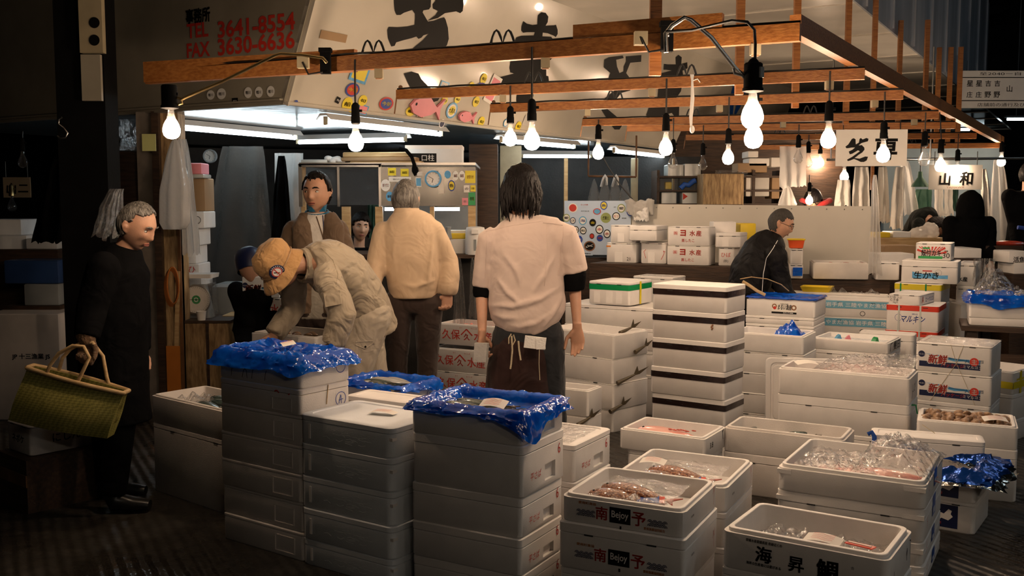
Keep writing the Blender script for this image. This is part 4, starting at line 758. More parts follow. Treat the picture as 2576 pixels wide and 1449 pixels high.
def d15(b, w, d, h): b.m('ink_black'); stroke(b, [(0, 0), (.012, .02), (.004, .045)], (w + .0016, d * .3, h * .15), Yv, Z, .006); stroke(b, [(0, 0), (.02, .03)], (w + .0016, d * .6, h * .5), Yv, Z, .006); rt(b, w, d, h, 'しび', .5, .5, size=.05)
S15 = stack((1957, 934), (2289, 949), 2311, 5.5, [(949, 1021, 'open', 'long open foam box filled with clear plastic-wrapped fish', {'lip': .012, 'deco': d15, 'label': ''}), (1021, 1110, 'lid', 'long foam box with a green clip', {'kw': 1.0, 'lidh': .055, 'lip': .01}), (1110, 1174, 'lid', 'long foam box', {})], yaw=30, place='the long plastic-filled stack', floor=True)
bx = S15[0]
for k in range(4): lay(fish(.4, .11, 'fish_pink', fin='fish_pink', thick=.4), 'fish', bx, .06 + .07 * k, .09 + .04 * k, bx.h - .06, .05, label='pale wrapped fish in the long plastic-filled box', group='wrapped fish in the long box')
sheet(bx, .16, bx.w + .0, .02, bx.d + .02, bx.h - .03, 'clear plastic heaped in the long open box', amp=.022, s=22, seed=21, name='plastic_sheet', nx=90, ny=50, lift=lambda u, v: .10 * v * u ** .6 + .035 * u + .02 * sin(5 * u) * v)
slip(bx, .13, bx.d * .45, bx.h + .012, .6, .13, .07, 'paper slip with black figures at the end of the long plastic-filled box', lines=False)
b = MB('tape_green'); q = W(S15[1], S15[1].w + .004, .1, S15[1].h - .01); b.bar(q - Vector((.05, 0, 0)), q + Vector((.02, 0, 0)), .02, .006); b.tube([q + Vector((.02, 0, 0)), q + Vector((.03, 0, -.05)), q + Vector((.05, 0, -.05))], .004, 6); tag(b.build('clip'), 'green clip on the corner of a long foam lid', 'clip')
# lid leaning on its edge
ld = MB('foam'); lw, lh = .5, .44
ld.loft([rr(lw, lh, -.004, 0, .03), rr(lw, lh, 0, .004, .03), rr(lw, lh, 0, .022, .03), rr(lw, lh, -.004, .026, .03), rr(lw, lh, -.03, .026, .03), rr(lw, lh, -.035, .016, .03), rr(lw, lh, -.045, .016, .03), rr(lw, lh, -.05, .022, .03)])
R = Matrix.Rotation(-radians(8), 4, 'Z') @ Matrix.Rotation(radians(82), 4, 'X'); ld.v = [R @ v for v in ld.v]; q = P(1924, 1070, 6.25); q.z = .127
b = MB('foam_old'); lo = ld.build('box_lid', None, q, smooth=35); tag(lo, 'foam lid leaning upright between the long box and a plain stack', 'foam lid')
foam(.52, .12, .125, 'lid', (q.x + .0, q.y - .04, 0), radians(8), 'low foam box under the leaning lid')
S17 = stack((1835, 838), (2022, 846), 2054, 6.5, [(846, 894, 'open', 'open foam box with a lump of blue plastic', {})] + [(a, c, 'lid', 'plain foam box', {'lidh': .01}) for a, c in ((894, 948), (948, 1000), (1000, 1052), (1052, 1098))], yaw=30, place='the blue-lump stack', floor=True)
bx = S17[0]; sheet(bx, bx.w * .5, bx.w - .04, .04, bx.d - .05, bx.h - .04, 'blue plastic lump sticking up from an open foam box', m='film_blue', amp=.03, s=12, name='blue_plastic', lift=lambda u, v: .09 * sin(pi * u) * sin(pi * v))
for k in range(3): lay(fish(.22, .05, 'fish_dark'), 'fish', bx, .06, .09 + .05 * k, bx.h - .06, .1, label='dark fish beside the blue plastic lump', group='fish by the blue lump')
def d18(b, w, d, h):
    b.m('paper'); frect(b, w, h, .38, .18, .74, .82); b.m('ink_black'); frect(b, w, h, .38, .17, .74, .28, .0016); b.text('まるい漁産', (w * .57, -.0022, h * .56), X, Z, size=.04, width=.10, bold=.03, shear=.1); b.text('千葉県犬吠港', (w * .56, -.0022, h * .74), X, Z, size=.012, width=.06); b.m('ink_brown'); b.ringflat((w * .42, -.002, h * .6), X, Z, .018, .010); b.ringflat((w * .70, -.002, h * .55), X, Z, .02, .010); b.m('ink_red'); b.disc((w * .425, -.0024, h * .5), X, Z, .012); b.m('ink_white'); b.text('0479-37-0888', (w * .62, -.0026, h * .225), X, Z, size=.009)
S18 = stack((1877, 752), (2051, 757), 2079, 7.2, [(757, 801, 'open', 'blue-lined foam box with a printed label', {'deco': d18})] + [(a, c, 'lid', 'plain foam box', {'lidh': .02}) for a, c in ((801, 822), (822, 880), (880, 935), (935, 990), (990, 1042))], yaw=29, place='the printed-label stack', floor=True)
drape(S18[0], 'plastic_liner', 'blue plastic liner in the foam box with a printed label', hang=(-.004, -.004, .0, .0), dip=-.005, seed=13, bulge=-.03, flare=0, amp=1, fill=True, N=90)
S19 = stack((1641, 706), (1828, 722), 1877, 5.9, [(a, c, 'lid', 'foam box sealed with dark brown tape', {'tape': ('tape_dark', .028, .064), 'lidh': .04}) for a, c in ((722, 790), (790, 863), (863, 938), (938, 1009), (1009, 1082), (1082, 1157))], yaw=35, place='the tall dark-taped stack', floor=True)
b = MB('ink_brown'); bx = S19[1]
for k in range(5): b.ball((.0 + .004 * sin(k * 2), -.004, .006 * k), (.006, .004, .006), 8, 5)
tag(b.build('tape_scrap', None, W(bx, bx.w * .82, 0, bx.h * .45), -bx.yaw), 'scrap of orange-brown tape on a dark-taped box', 'tape scrap')
S21b = stack((1420, 760), (1655, 776), None, 7.15, [(776, 829, 'lid', 'white foam box under the green-taped one', {'label': ''}), (829, 885, 'lid', 'plain foam box', {}), (885, 945, 'lid', 'plain foam box', {}), (945, 1045, 'lid', 'plain foam box', {})], yaw=31, d=.4, place='the green-taped stack', floor=True)
def d20(b, w, d, h):
    for u in (.12, .42, .66): b.box((u * w + .03, 0, h * .32), (.05, .006, h * .5))
    b.m('tape_yellow'); rrect(b, w, d, h, .42, 0, .5, 1, .003)
S20 = stack((1481, 701), (1584, 711), 1641, 7.25, [(711, 770, 'lid', 'foam box banded with green tape and a yellow strap', {'tape': ('tape_green', .02, .06), 'deco': d20, 'lidh': .02})], yaw=33)
S21 = stack((1400, 826), (1544, 842), 1632, 6.6, [(842, 905, 'open', 'open foam box with a fish tail sticking out', {}), (905, 968, 'lid', 'foam box', {'lidh': .004}), (968, 1034, 'lid', 'foam box', {'lidh': .004}), (1034, 1098, 'lid', 'foam box', {'lidh': .004})], yaw=32, w=.62, place='the fish-tail stack', floor=True, fm='foam')
S21c = stack(None, (1480, 982), 1516, 6.2, [(982, 1050, 'open', 'small empty open foam box right of the shirted man', {'label': ''}), (1050, 1127, 'open', 'foam box under the small empty one right of the shirted man', {})], yaw=31, w=.36, floor=True)
TL = [((1560, 838), (1612, 812), 6.72), ((1598, 886), (1642, 858), 6.75), ((1553, 964), (1632, 925), 6.62), ((1535, 1036), (1588, 1004), 6.58), ((1453, 1070), (1510, 1034), 6.15)]
for k, (a_, c_, y_) in enumerate(TL):
    p, q = P(*a_, y_ - .02), P(*c_, y_ + .12); t = q - p; b = MB('fish_fin'); b.tube([(0, 0, 0), t * .35, t * .55], [.016, .01, .006], 8); b.prism([t * .5 - Z * .002, t * .62 + Z * .05, t * .66 + Z * .012, t * 1.0 + Z * .01, t * .7 - Z * .012], (.004, .006, 0))
    o = b.build('fish_tail', None, p, smooth=40); tag(o, ['fish tail sticking up out of the open box at the top', 'forked fish tail poking from under the topmost box', 'fish tail poking from the middle joint of the stack', 'fish tail poking from the lowest joint of the stack', 'fish tail lying over the small box nearest the shirted man'][k], 'fish tail')
def d22(b, w, d, h):
    b.m('ink_red'); x, z = w * .42, h * .5
    b.text('久保', (w * .24, -.0016, z), X, Z, size=.075, bold=.008); b.text('水産', (w * .78, -.0016, z - .004), X, Z, size=.075, bold=.008)
    c = w * .51; stroke(b, [(-.05, .0), (-.002, .045), (.048, 0)], (c, -.0016, z), X, Z, .009); b.text('久', (c, -.0017, z - .012), X, Z, size=.05, bold=.02); b.text('まぐ', (c - .05, -.0016, h * .84), X, Z, size=.012); b.text('かごしま', (c + .06, -.0016, h * .84), X, Z, size=.012)
S22 = stack((1100, 807), (1248, 821), None, 7.2, [(821, 876, 'open', 'open foam box with large red characters', {'deco': d22})] + [(a, c, 'open' if i == 0 else 'lid', 'foam box with large red characters', {'deco': d22, 'shift': (-.04 + .02 * i, -.03), 'lidh': .006}) for i, (a, c) in enumerate(((884, 943), (943, 1000), (1000, 1042)))], yaw=28, d=.3, place='the red-lettered stack', floor=True)
sheet(S22[0], .04, S22[0].w - .04, .04, S22[0].d - .04, S22[0].h - .04, 'pinkish packed seafood in the top red-lettered box', m='fish_pink', amp=.02, s=30, name='packed_seafood', cat='seafood')['kind'] = 'stuff'
def d23(b, w, d, h): b.m('ink_blue'); b.ringflat((w + .0016, d * .8, h * .5), Yv, Z, .036, .032); stroke(b, [(-.014, -.02), (-.01, .01), (.006, .004), (-.012, -.012), (.016, -.02)], (w + .0017, d * .8, h * .5), Yv, Z, .004); b.m('ink_brown'); b.ringflat((w + .0016, d * .22, h * .4), Yv, Z, .014, .007)
S23 = stack(None, (1005, 980), 1102, 4.95, [(980, 1045, 'open', 'blue-lined open foam box of shiny mackerel', {'deco': d23, 'label': ''}), (1045, 1120, 'lid', 'foam box under the mackerel box', {}), (1120, 1284, 'lid', 'foam box at the bottom of the mackerel stack', {})], yaw=32, w=.42, floor=True)
S23[0].o['label'] = 'blue-lined open foam box of shiny mackerel, behind the slip-topped stack'; S23[0].o['category'] = 'foam box'
bx = S23[0]; drape(bx, 'plastic_liner', 'blue plastic liner of the shiny mackerel box', hang=(.012, .03, .03, .04), dip=.03, seed=17, bulge=.012, amp=1.5, droop=(.5, .03), N=130)
for k in range(6): lay(fish(.3, .07, 'fish_dark' if k % 2 else 'fish_silver'), 'fish', bx, .06 + .02 * k, .09 + .04 * (k % 5), bx.h - .016 + .007 * (k % 3), .35 - .16 * k, label='shiny mackerel in the blue-lined box before the tan-jacketed man', group='mackerel in the blue-lined box')
S24 = stack((2070, 752), (2240, 757), None, 7.8, [(757, 802, 'lid', 'foam box banded with light blue printed tape', {}), (802, 848, 'lid', 'foam box banded with light blue printed tape', {}), (848, 925, 'lid', 'foam box', {}), (925, 1001, 'lid', 'foam box', {})], yaw=24, d=.3, place='the light-blue-taped stack', floor=True)
for k in (0, 1):
    bx = S24[k]; b = MB('tape_cyan'); z0, z1 = bx.h * .48, bx.h * .92; b.add([(0, -.003, z0), (bx.w, -.003, z0), (bx.w, -.003, z1), (0, -.003, z1)], [(0, 1, 2, 3)]); b.m('ink_white'); b.text(['岩手県 三陸やまだ漁協', 'やまだ漁協 岩手県 三陸'][k], (bx.w * .5, -.0045, (z0 + z1) / 2), X, Z, size=.036, width=bx.w * .9, bold=.01); b.build('tape_band', bx.o, smooth=0)
    b = MB('ink_black'); b.ringflat((bx.w * .6, -.003, bx.h * .22), X, Z, .02, .016); b.build('round_mark', bx.o, smooth=0)
def d26(b, w, d, h):
    b.m('ink_blue'); b.text('マルキン', (w * .52, -.0016, h * .46), X, Z, size=.05, bold=.02, shear=.25, width=w * .45); b.ringflat((w * .24, -.0016, h * .5), X, Z, .026, .024); b.text('浅野水産', (w * .55, -.0016, h * .66), X, Z, size=.01); b.box((w * .53, -.001, h * .28), (.004, .002, .008))
    b.m('plastic_clear')
    for u in (.23, .64): frect(b, w, h, u, 0, u + .035, 1, .004)
S26 = stack((2230, 766), (2362, 771), 2381, 7.3, [(771, 836, 'lid', 'foam box with red tape and blue script', {'deco': d26, 'tape': ('tape_red', .002, .042), 'lidh': .018}), (836, 901, 'lid', 'foam box with red tape and blue script', {'deco': d26, 'tape': ('tape_red', .002, .042), 'lidh': .018}), (901, 966, 'lid', 'foam box', {}), (966, 1032, 'lid', 'foam box', {})], yaw=27, place='the red-taped stack', floor=True)
def d26b(b, w, d, h): b.m('ink_black'); b.text('灯台つぶ', (w * .25, -.0016, h * .72), X, Z, size=.02, width=.09); b.text('むき身', (w * .2, -.0016, h * .45), X, Z, size=.02); b.text('1kg入', (w * .24, -.0016, h * .2), X, Z, size=.018); b.m('ink_red'); rt(b, w, d, h, 'A', .2, .5, size=.05); b.m('ink_blue'); rt(b, w, d, h, 'エークロコ', .62, .45, size=.035, width=d * .5)
stack((2235, 738), (2314, 743), 2352, 7.36, [(743, 769.5, 'lid', 'small flat foam box with handwritten notes on the red-taped stack', {'deco': d26b, 'lidh': .006})], yaw=33)
S25 = stack((2250, 714), (2368, 716), 2391, 8.0, [(716, 768, 'lid', 'foam box with wide yellow tape and two green straps', {'tape': ('tape_yellow', .004, .05), 'label': '', 'lidh': .012}), (768, 850, 'lid', 'foam box below the yellow-taped one', {}), (850, 989, 'lid', 'foam box under the yellow-taped pair', {})], yaw=26, floor=True)
S25[0].o['label'] = 'foam box with wide yellow tape and two green straps'; S25[0].o['category'] = 'foam box'
bx = S25[0]; b = MB('tape_green')
for u in (.14, .68): b.box((bx.w * u, -.002, bx.h * .6), (.012, .006, bx.h * .8))
b.build('strap', bx.o, smooth=0)
def d_oys(b, w, d, h):
    b.m('ink_sky'); b.flat([(0, 0), (.27, 0), (.27, .03), (.2, .026), (.15, .045), (.05, .035), (0, .055)], (w * .2, -.0013, h * .22), X, Z); b.m('ink_black'); b.text('生かき', (w * .45, -.0017, h * .36), X, Z, size=.06, bold=.02, shear=.1); b.m('ink_red'); frect(b, w, h, .38, .53, .55, .58, .0014); b.m('plastic_grey'); b.ringflat((w * .66, -.0014, h * .48), X, Z, .026, .024)
S25a = stack((2268, 655), (2411, 658), 2418, 8.0, [(658, 715.5, 'lid', 'foam box with black brush lettering on a blue splash', {'deco': d_oys, 'lidh': .05})], yaw=24)
def d_kaki(b, w, d, h):
    b.m('ink_red'); x0, z0 = w * .45, h * .3
    for k in range(11):
        a0 = radians(8 + k * 15); b.add([(x0, -.0013, z0)] + [(x0 + .115 * cos(a) * (1 if abs(cos(a)) < .99 else 1), -.0013, z0 + min(h * .5, .14 * sin(a))) for a in (a0, a0 + radians(7.5))], [(0, 1, 2)])
    b.m('ink_green'); frect(b, w, h, .08, .10, .76, .25, .0015); frect(b, w, h, .2, .66, .4, .76, .0016); b.m('ink_black'); b.text('殻付カキ', (w * .44, -.002, h * .43), X, Z, size=.05, bold=.03, width=w * .55); b.text('30', (w * .86, -.0016, h * .3), X, Z, size=.04); b.text('数量', (w * .86, -.0016, h * .55), X, Z, size=.014)
S25b = stack((2304, 611), (2394, 612), 2402, 8.05, [(612, 656.5, 'lid', 'foam box with red sun-ray print, green stripe and number 30', {'deco': d_kaki, 'lidh': .008})], yaw=22)
S25c = stack((2408, 660), (2456, 662), 2469, 8.45, [(662, 721, 'lid', 'foam box with stamped black block, beside the blue-splash box', {'deco': lambda b, w, d, h: (b.m('ink_black'), b.text('水産', (w * .3, -.0016, h * .3), X, Z, size=.04, bold=.03), rt(b, w, d, h, '本', .5, .6, size=.04)), 'label': ''}), (721, 800, 'lid', 'foam box second in the block-stamped stack', {}), (800, 968, 'lid', 'foam box at the bottom of the block-stamped stack', {})], yaw=26, floor=True)
S25c[0].o['label'] = 'foam box with stamped black block, beside the blue-splash box'; S25c[0].o['category'] = 'foam box'
S17b = stack((2042, 859), (2234, 862), 2268, 6.6, [(862, 892, 'open', 'shallow open foam box with pink and teal scraps', {'deco': lambda b, w, d, h: (b.m('ink_black'), rt(b, w, d, h, '⺁幾日', .5, .5, size=.06, width=d * .7)), 'label': ''}), (892, 945, 'lid', 'foam box under the scraps', {}), (945, 1090, 'lid', 'deep foam box under the scraps', {})], yaw=29, floor=True)
S17b[0].o['label'] = 'shallow open foam box with pink and teal scraps'; S17b[0].o['category'] = 'foam box'
for k, (m_, u, lb) in enumerate((('ink_pink', .42, 'pink scrap of plastic in the shallow open box'), ('ink_cyan', .3, 'teal scrap of plastic left in the shallow open box'), ('tape_green', .8, 'green scrap of plastic right in the shallow open box'))):
    bx = S17b[0]; b = MB(m_); b.prism([(-.03, 0, 0), (.03, 0, 0), (.012, 0, .045), (-.005, 0, .035)], (.01, .04, .0)); tag(b.build('plastic_scrap', None, W(bx, bx.w * u, .12, bx.h - .03), .3 * k, smooth=0), lb, 'scrap')
foam(S17b[0].w - .07, S17b[0].d - .06, .02, 'plain', W(S17b[0], .03, .03, .028), S17b[0].yaw, 'layer of packed ice in the shallow open box', fm='ice', cat='ice')
S17c = stack((2160, 836), (2300, 843), None, 7.05, [(843, 930, 'lid', 'tall foam box with rounded lid behind the shallow scrap box', {'lidh': .05, 'r': .03, 'label': ''}), (930, 1050, 'lid', 'tall foam box beneath the rounded-lid one', {})], yaw=28, d=.18, floor=True)
S17c[0].o['label'] = 'tall foam box with rounded lid behind the shallow scrap box'; S17c[0].o['category'] = 'foam box'
S24b = stack((1945, 728), (2235, 742), None, 8.12, [(742, 775, 'open', 'long open foam box of wrapped goods behind the light-blue-taped stack', {'label': ''}), (775, 978, 'lid', 'deep foam box behind the light-blue-taped stack', {'label': ''})], yaw=26, d=.13, floor=True)
for o_, l_ in ((S24b[0].o, 'long open foam box of wrapped goods behind the light-blue-taped stack'), (S24b[1].o, 'deep foam box behind the light-blue-taped stack')): tag(o_, l_, 'foam box')
bx = S24b[0]; sheet(bx, .4, bx.w - .02, .02, bx.d - .02, bx.h - .02, 'clear wrapping heaped in the long box behind the light-blue-taped stack', amp=.06, s=12)
b = MB('plastic_yellow'); b.loft([rr(.26, .2, -.02, 0, .02), rr(.26, .2, 0, .045, .02), rr(.26, .2, -.01, .045, .02), rr(.26, .2, -.03, .01, .02)]); tag(b.build('tray', None, W(bx, .22, 0, bx.h + .0), -bx.yaw), 'yellow plastic tray behind the printed-label box', 'tray')
S27 = stack((2439, 738), (2640, 752), None, 6.9, [(752, 806, 'open', 'wide foam box with blue plastic along its rim at the right edge', {'label': ''}), (806, 826, 'plain', 'flat foam slab under the wide right-edge box', {})], yaw=22, d=.4)
tag(S27[0].o, 'wide foam box with blue plastic along its rim at the right edge', 'foam box'); bx = S27[0]
drape(bx, 'plastic_liner', 'blue plastic hanging over the front of the right-edge box', hang=(.055, .04, .03, .035), dip=.03, seed=23, bulge=.01, amp=1.4, N=110, droop=(-1.7, .03))
sheet(bx, .05, bx.w - .1, .05, bx.d + .1, bx.h + .01, 'big clear plastic bag heaped on the right-edge box', amp=.035, s=16, name='plastic_bag', seed=31, nx=80, ny=60, lift=lambda u, v: .16 * sin(pi * min(1, u * 1.3)) * v)
zt = S27[1].loc.z; b = MB('wood_dark'); bx = S27[1]
b.box((bx.w / 2, bx.d / 2, -.02), (bx.w + .1, bx.d + .1, .036)); 
for u in (.05, .95):
    for v in (.05, .95): b.box((bx.w * u, bx.d * v, -zt / 2 - .02), (.07, .07, zt - .04))
b.box((bx.w / 2, .02, -.25), (bx.w, .03, .1)); b.box((bx.w / 2, .02, -.45), (bx.w, .03, .1)); tag(b.build('wooden_stand', None, bx.loc, -bx.yaw, smooth=0), 'dark timber stand under the right-edge foam box', 'stand')
def d28(b, w, d, h): b.m('tape_yellow'); frect(b, w, h, 0, .25, 1, .55, .003); rrect(b, w, d, h, 0, .25, 1, .55, .003); rrect(b, w, d, h, .25, 0, .33, 1, .004); rrect(b, w, d, h, .12, .6, .7, .68, .004)
S28 = stack((2400, 905), (2550, 936), 2610, 6.35, [(936, 994, 'open', 'empty foam box crossed with yellow tape', {'deco': d28}), (994, 1060, 'lid', 'foam box', {}), (1060, 1129, 'lid', 'foam box', {})], yaw=35, place='the yellow-crossed stack', floor=True)
s_ = stack((1592, 690), (1692, 698), 1726, 8.0, [(698, 722, 'lid', 'shallow foam box with clear lid behind the green-taped one', {'lidh': .02}), (722, 850, 'lid', 'deep foam box under the shallow clear-lidded one', {}), (850, 989, 'lid', 'bottom foam box under the shallow clear-lidded one', {})], yaw=33, floor=True)
sheet(s_[0], .02, s_[0].w - .02, .02, s_[0].d - .02, s_[0].h + .001, 'clear cover on the shallow box behind the green-taped one', amp=.004, name='plastic_film')
# ================================================================ people: helpers
_cl = bpy.data.textures.new('creases', 'CLOUDS'); _cl.noise_scale = .13; _cl.noise_depth = 2
_cf = bpy.data.textures.new('fine_creases', 'CLOUDS'); _cf.noise_scale = .06; _cf.noise_depth = 1
def fuse(mb, name, m, parent, voxel=.008, smooth=4, crease=0.0, fine=0.0):
    'grow the shapes of a builder together into one continuous surface'
    o = mb.build('tmp', smooth=0); md = o.modifiers.new('r', 'REMESH'); md.mode = 'VOXEL'; md.voxel_size = voxel
    if smooth: md = o.modifiers.new('s', 'SMOOTH'); md.factor = .5; md.iterations = smooth
    for st, tx in ((crease, _cl), (fine, _cf)):
        if st: md = o.modifiers.new('d', 'DISPLACE'); md.texture = tx; md.texture_coords = 'GLOBAL'; md.strength = st; md.mid_level = .5
    bpy.context.view_layer.update()
    me = bpy.data.meshes.new_from_object(o.evaluated_get(bpy.context.evaluated_depsgraph_get())); old = o.data
    bpy.data.objects.remove(o); bpy.data.meshes.remove(old)
    me.materials.clear(); me.materials.append(MATS[m]); me.name = name
    me.polygons.foreach_set('material_index', [0] * len(me.polygons)); me.polygons.foreach_set('use_smooth', [True] * len(me.polygons))
    o = bpy.data.objects.new(name, me); COL.objects.link(o)
    if parent is not None:
        me.transform(Matrix.Translation(-parent.location)); o.parent = parent
    return o
def g2(a, s): return exp(-(a / s) ** 2)
def head_pt(dx, dy, dz, kx=1.0, old=0.0):
    x, y, z = .076 * kx * dx, .096 * dy, .118 * dz
    if z < 0:
        t = -z / .118; x *= 1 - .34 * t ** 1.6
        if dy > 0: y *= 1 - .5 * t ** 1.2
        else: y *= 1 - .06 * t
    if dy < 0:
        w_ = min(1, -dy * 1.6); f = 0
        f += .019 * g2(x, .011 + .10 * max(0, .02 - z) * .2) * (max(0, min(1, (.022 - z) / .05)) if z > -.03 else max(0, 1 - (-.03 - z) / .016))
        f += .006 * (g2(x - .013, .008) + g2(x + .013, .008)) * g2(z + .030, .009)
        f -= .010 * (g2(x - .031, .015) + g2(x + .031, .015)) * g2(z - .008, .013)
        f += .005 * g2(z - .032, .011) * g2(x, .05)
        f += .005 * (g2(x - .045, .016) + g2(x + .045, .016)) * g2(z + .020, .018)
        f += .0065 * g2(x, .020) * g2(z + .056, .006) + .007 * g2(x, .017) * g2(z + .067, .006) - .004 * g2(x, .022) * g2(z + .0615, .003)
        f += .009 * g2(x, .022) * g2(z + .098, .018) - .004 * g2(x, .03) * g2(z + .08, .008)
        f -= old * .006 * (g2(x - .036, .012) + g2(x + .036, .012)) * g2(z + .05, .02)
        y -= f * w_
    return Vector((x, y, z))
def head_xf(c, yaw=0, pitch=0, roll=0, s=1.0): return Matrix.Translation(c) @ Matrix.Rotation(radians(yaw), 4, 'Z') @ Matrix.Rotation(radians(pitch), 4, 'X') @ Matrix.Rotation(radians(roll), 4, 'Y') @ Matrix.Scale(s, 4)
def add_head(b, M, kx=1.0, old=0.0):
    n, m_ = 56, 44; vs_ = []
    for i in range(m_ + 1):
        a = pi * i / m_
        for k in range(n): vs_.append(M @ head_pt(sin(a) * cos(2 * pi * k / n), sin(a) * sin(2 * pi * k / n), cos(a), kx, old))
    b.add(vs_, [(i * n + k, (i + 1) * n + k, (i + 1) * n + (k + 1) % n, i * n + (k + 1) % n) for i in range(m_) for k in range(n)])
    for s_ in (1, -1):
        e = [M @ Vector((s_ * x, y, z)) for x, y, z in ((.070 * kx, .002, .022), (.082 * kx, .014, .024), (.086 * kx, .018, .006), (.080 * kx, .010, -.016), (.072 * kx, .0, -.028))]
        b.tube(e, [.007, .0085, .008, .0085, .007], 8); b.ball(M @ Vector((s_ * .076 * kx, .006, .0)), .014, 8, 6)
def face(M, parent, brows='hair_black', look=0.0, kx=1.0, lips='lip', lid='skin', eyes=True, browk=1.0):
    'eyes, eyebrows and mouth as parts of the person'
    I = -parent.location; T = Matrix.Translation(I) @ M
    for s_ in (1, -1):
        b = MB('eye_white'); c = Vector((s_ * .031 * kx, -.0738, .007)); b.ball(c, (.0125, .009, .0074), 12, 8); b.m('iris'); b.ball(c + Vector((look * .004, -.0062, 0)), (.0052, .0035, .0055), 10, 6)
        b.tube([c + Vector((x, -.008 + .012 * abs(x / .014) ** 2, .0068 - .0055 * (x / .014) ** 2)) for x in (-.0145, -.008, 0, .008, .0145)], .0016, 6)
        b.v = [T @ v for v in b.v]; b.build('eye', parent, smooth=60)
        b = MB(brows); b.tube([Vector((s_ * x * kx, y, z)) for x, y, z in ((.014, -.096, .028), (.026, -.096, .033), (.038, -.090, .033), (.048, -.080, .027))], [.003 * browk, .0042 * browk, .0036 * browk, .0015], 6); b.v = [T @ v for v in b.v]; b.build('eyebrow', parent, smooth=60)
    b = MB(lips); b.tube([Vector((x, -.0868 + 9 * x * x, -.0565 - 3.5 * x * x)) for x in (-.022, -.012, 0, .012, .022)], [.001, .003, .0028, .003, .001], 8); b.tube([Vector((x, -.0868 + 9 * x * x, -.0655 + 3 * x * x)) for x in (-.021, -.012, 0, .012, .021)], [.001, .0034, .004, .0034, .001], 8)
    b.m('iris'); b.tube([Vector((x, -.0888 + 9 * x * x, -.061)) for x in (-.021, -.01, 0, .01, .021)], .0009, 6)
    b.v = [T @ v for v in b.v]; b.build('mouth', parent, smooth=60)
def hair(M, parent, m, thick, name='hair', kx=1.0, seed=0, rough=.004, strands=None):
    'shell over the head; thick(dx, dy, dz) gives its depth, negative where skin shows'
    n, m_ = 72, 48; b = MB(m); vs_ = []; T = Matrix.Translation(-parent.location) @ M
    for i in range(m_ + 1):
        a = pi * i / m_
        for k in range(n):
            d = Vector((sin(a) * cos(2 * pi * k / n), sin(a) * sin(2 * pi * k / n), cos(a))); p = head_pt(d.x, d.y, d.z, kx)
            q_ = d + Vector((noise.noise(d * 7), noise.noise(d * 7 + Vector((3, 1, 2))), noise.noise(d * 9 + Vector((7, 7, 1))))) * .09; t = thick(q_.x, q_.y, q_.z); t += rough * noise.noise(Vector((d.x * 9 + seed, d.y * 9, d.z * 3))) + rough * .6 * noise.noise(Vector((d.x * 28 + seed, d.y * 28, d.z * 5)))
            vs_.append(T @ (p + d * t))
    b.add(vs_, [(i * n + k, (i + 1) * n + k, (i + 1) * n + (k + 1) % n, i * n + (k + 1) % n) for i in range(m_) for k in range(n)])
    if strands: strands(b, T)
    return b.build(name, parent, smooth=60)
def add_hand(b, wr, d, across, palm, curl=.35, s=1.0, spread=.06, thumb=.5, side=1):
    'five-fingered hand from the wrist along d; across points to the index side; fingers curl towards palm'
    d = Vector(d).normalized(); ac = Vector(across); ac = (ac - d * ac.dot(d)).normalized(); pn = Vector(palm); pn = (pn - d * pn.dot(d) - ac * pn.dot(ac)).normalized(); wr = Vector(wr)
    b.tube([wr - d * .03 * s, wr, wr + d * .03 * s, wr + d * .07 * s, wr + d * .094 * s], [(.026 * s, .02 * s), (.027 * s, .019 * s), (.036 * s, .017 * s), (.042 * s, .015 * s), (.036 * s, .011 * s)], 14, side=ac)
    for i, (o, L, r_) in enumerate(((.030, .074, .0095), (.0105, .082, .0098), (-.0095, .076, .0093), (-.0285, .058, .0082))):
        p = wr + d * (.086 - .004 * abs(i - 1)) * s + ac * o * s; dr = (d + ac * (o * spread * 20 * .1)).normalized(); pts = [p - dr * .015 * s, p]; ang = 0
        for j, f in enumerate((.45, .32, .25)):
            ang += curl * (.75 if j == 0 else 1.0) * (1 + .15 * i); v = dr * cos(ang) + pn * sin(ang); p = p + v * L * f * s; pts.append(p)
        b.tube(pts, [r_ * 1.05 * s, r_ * 1.05 * s, r_ * s, r_ * .92 * s, r_ * .72 * s], 8); b.ball(pts[-1], r_ * .72 * s, 8, 6)
    p = wr + d * .02 * s + ac * .026 * s + pn * .004 * s; v = (d * .62 + ac * .62 + pn * thumb).normalized(); q = p + v * .046 * s; v2 = (d * .9 + ac * .18 + pn * thumb).normalized(); r2 = q + v2 * .034 * s; e = r2 + (v2 + pn * .3).normalized() * .026 * s
    b.tube([p - v * .012 * s, p, q, r2, e], [.014 * s, .0145 * s, .0115 * s, .0105 * s, .008 * s], 8); b.ball(e, .008 * s, 8, 6)
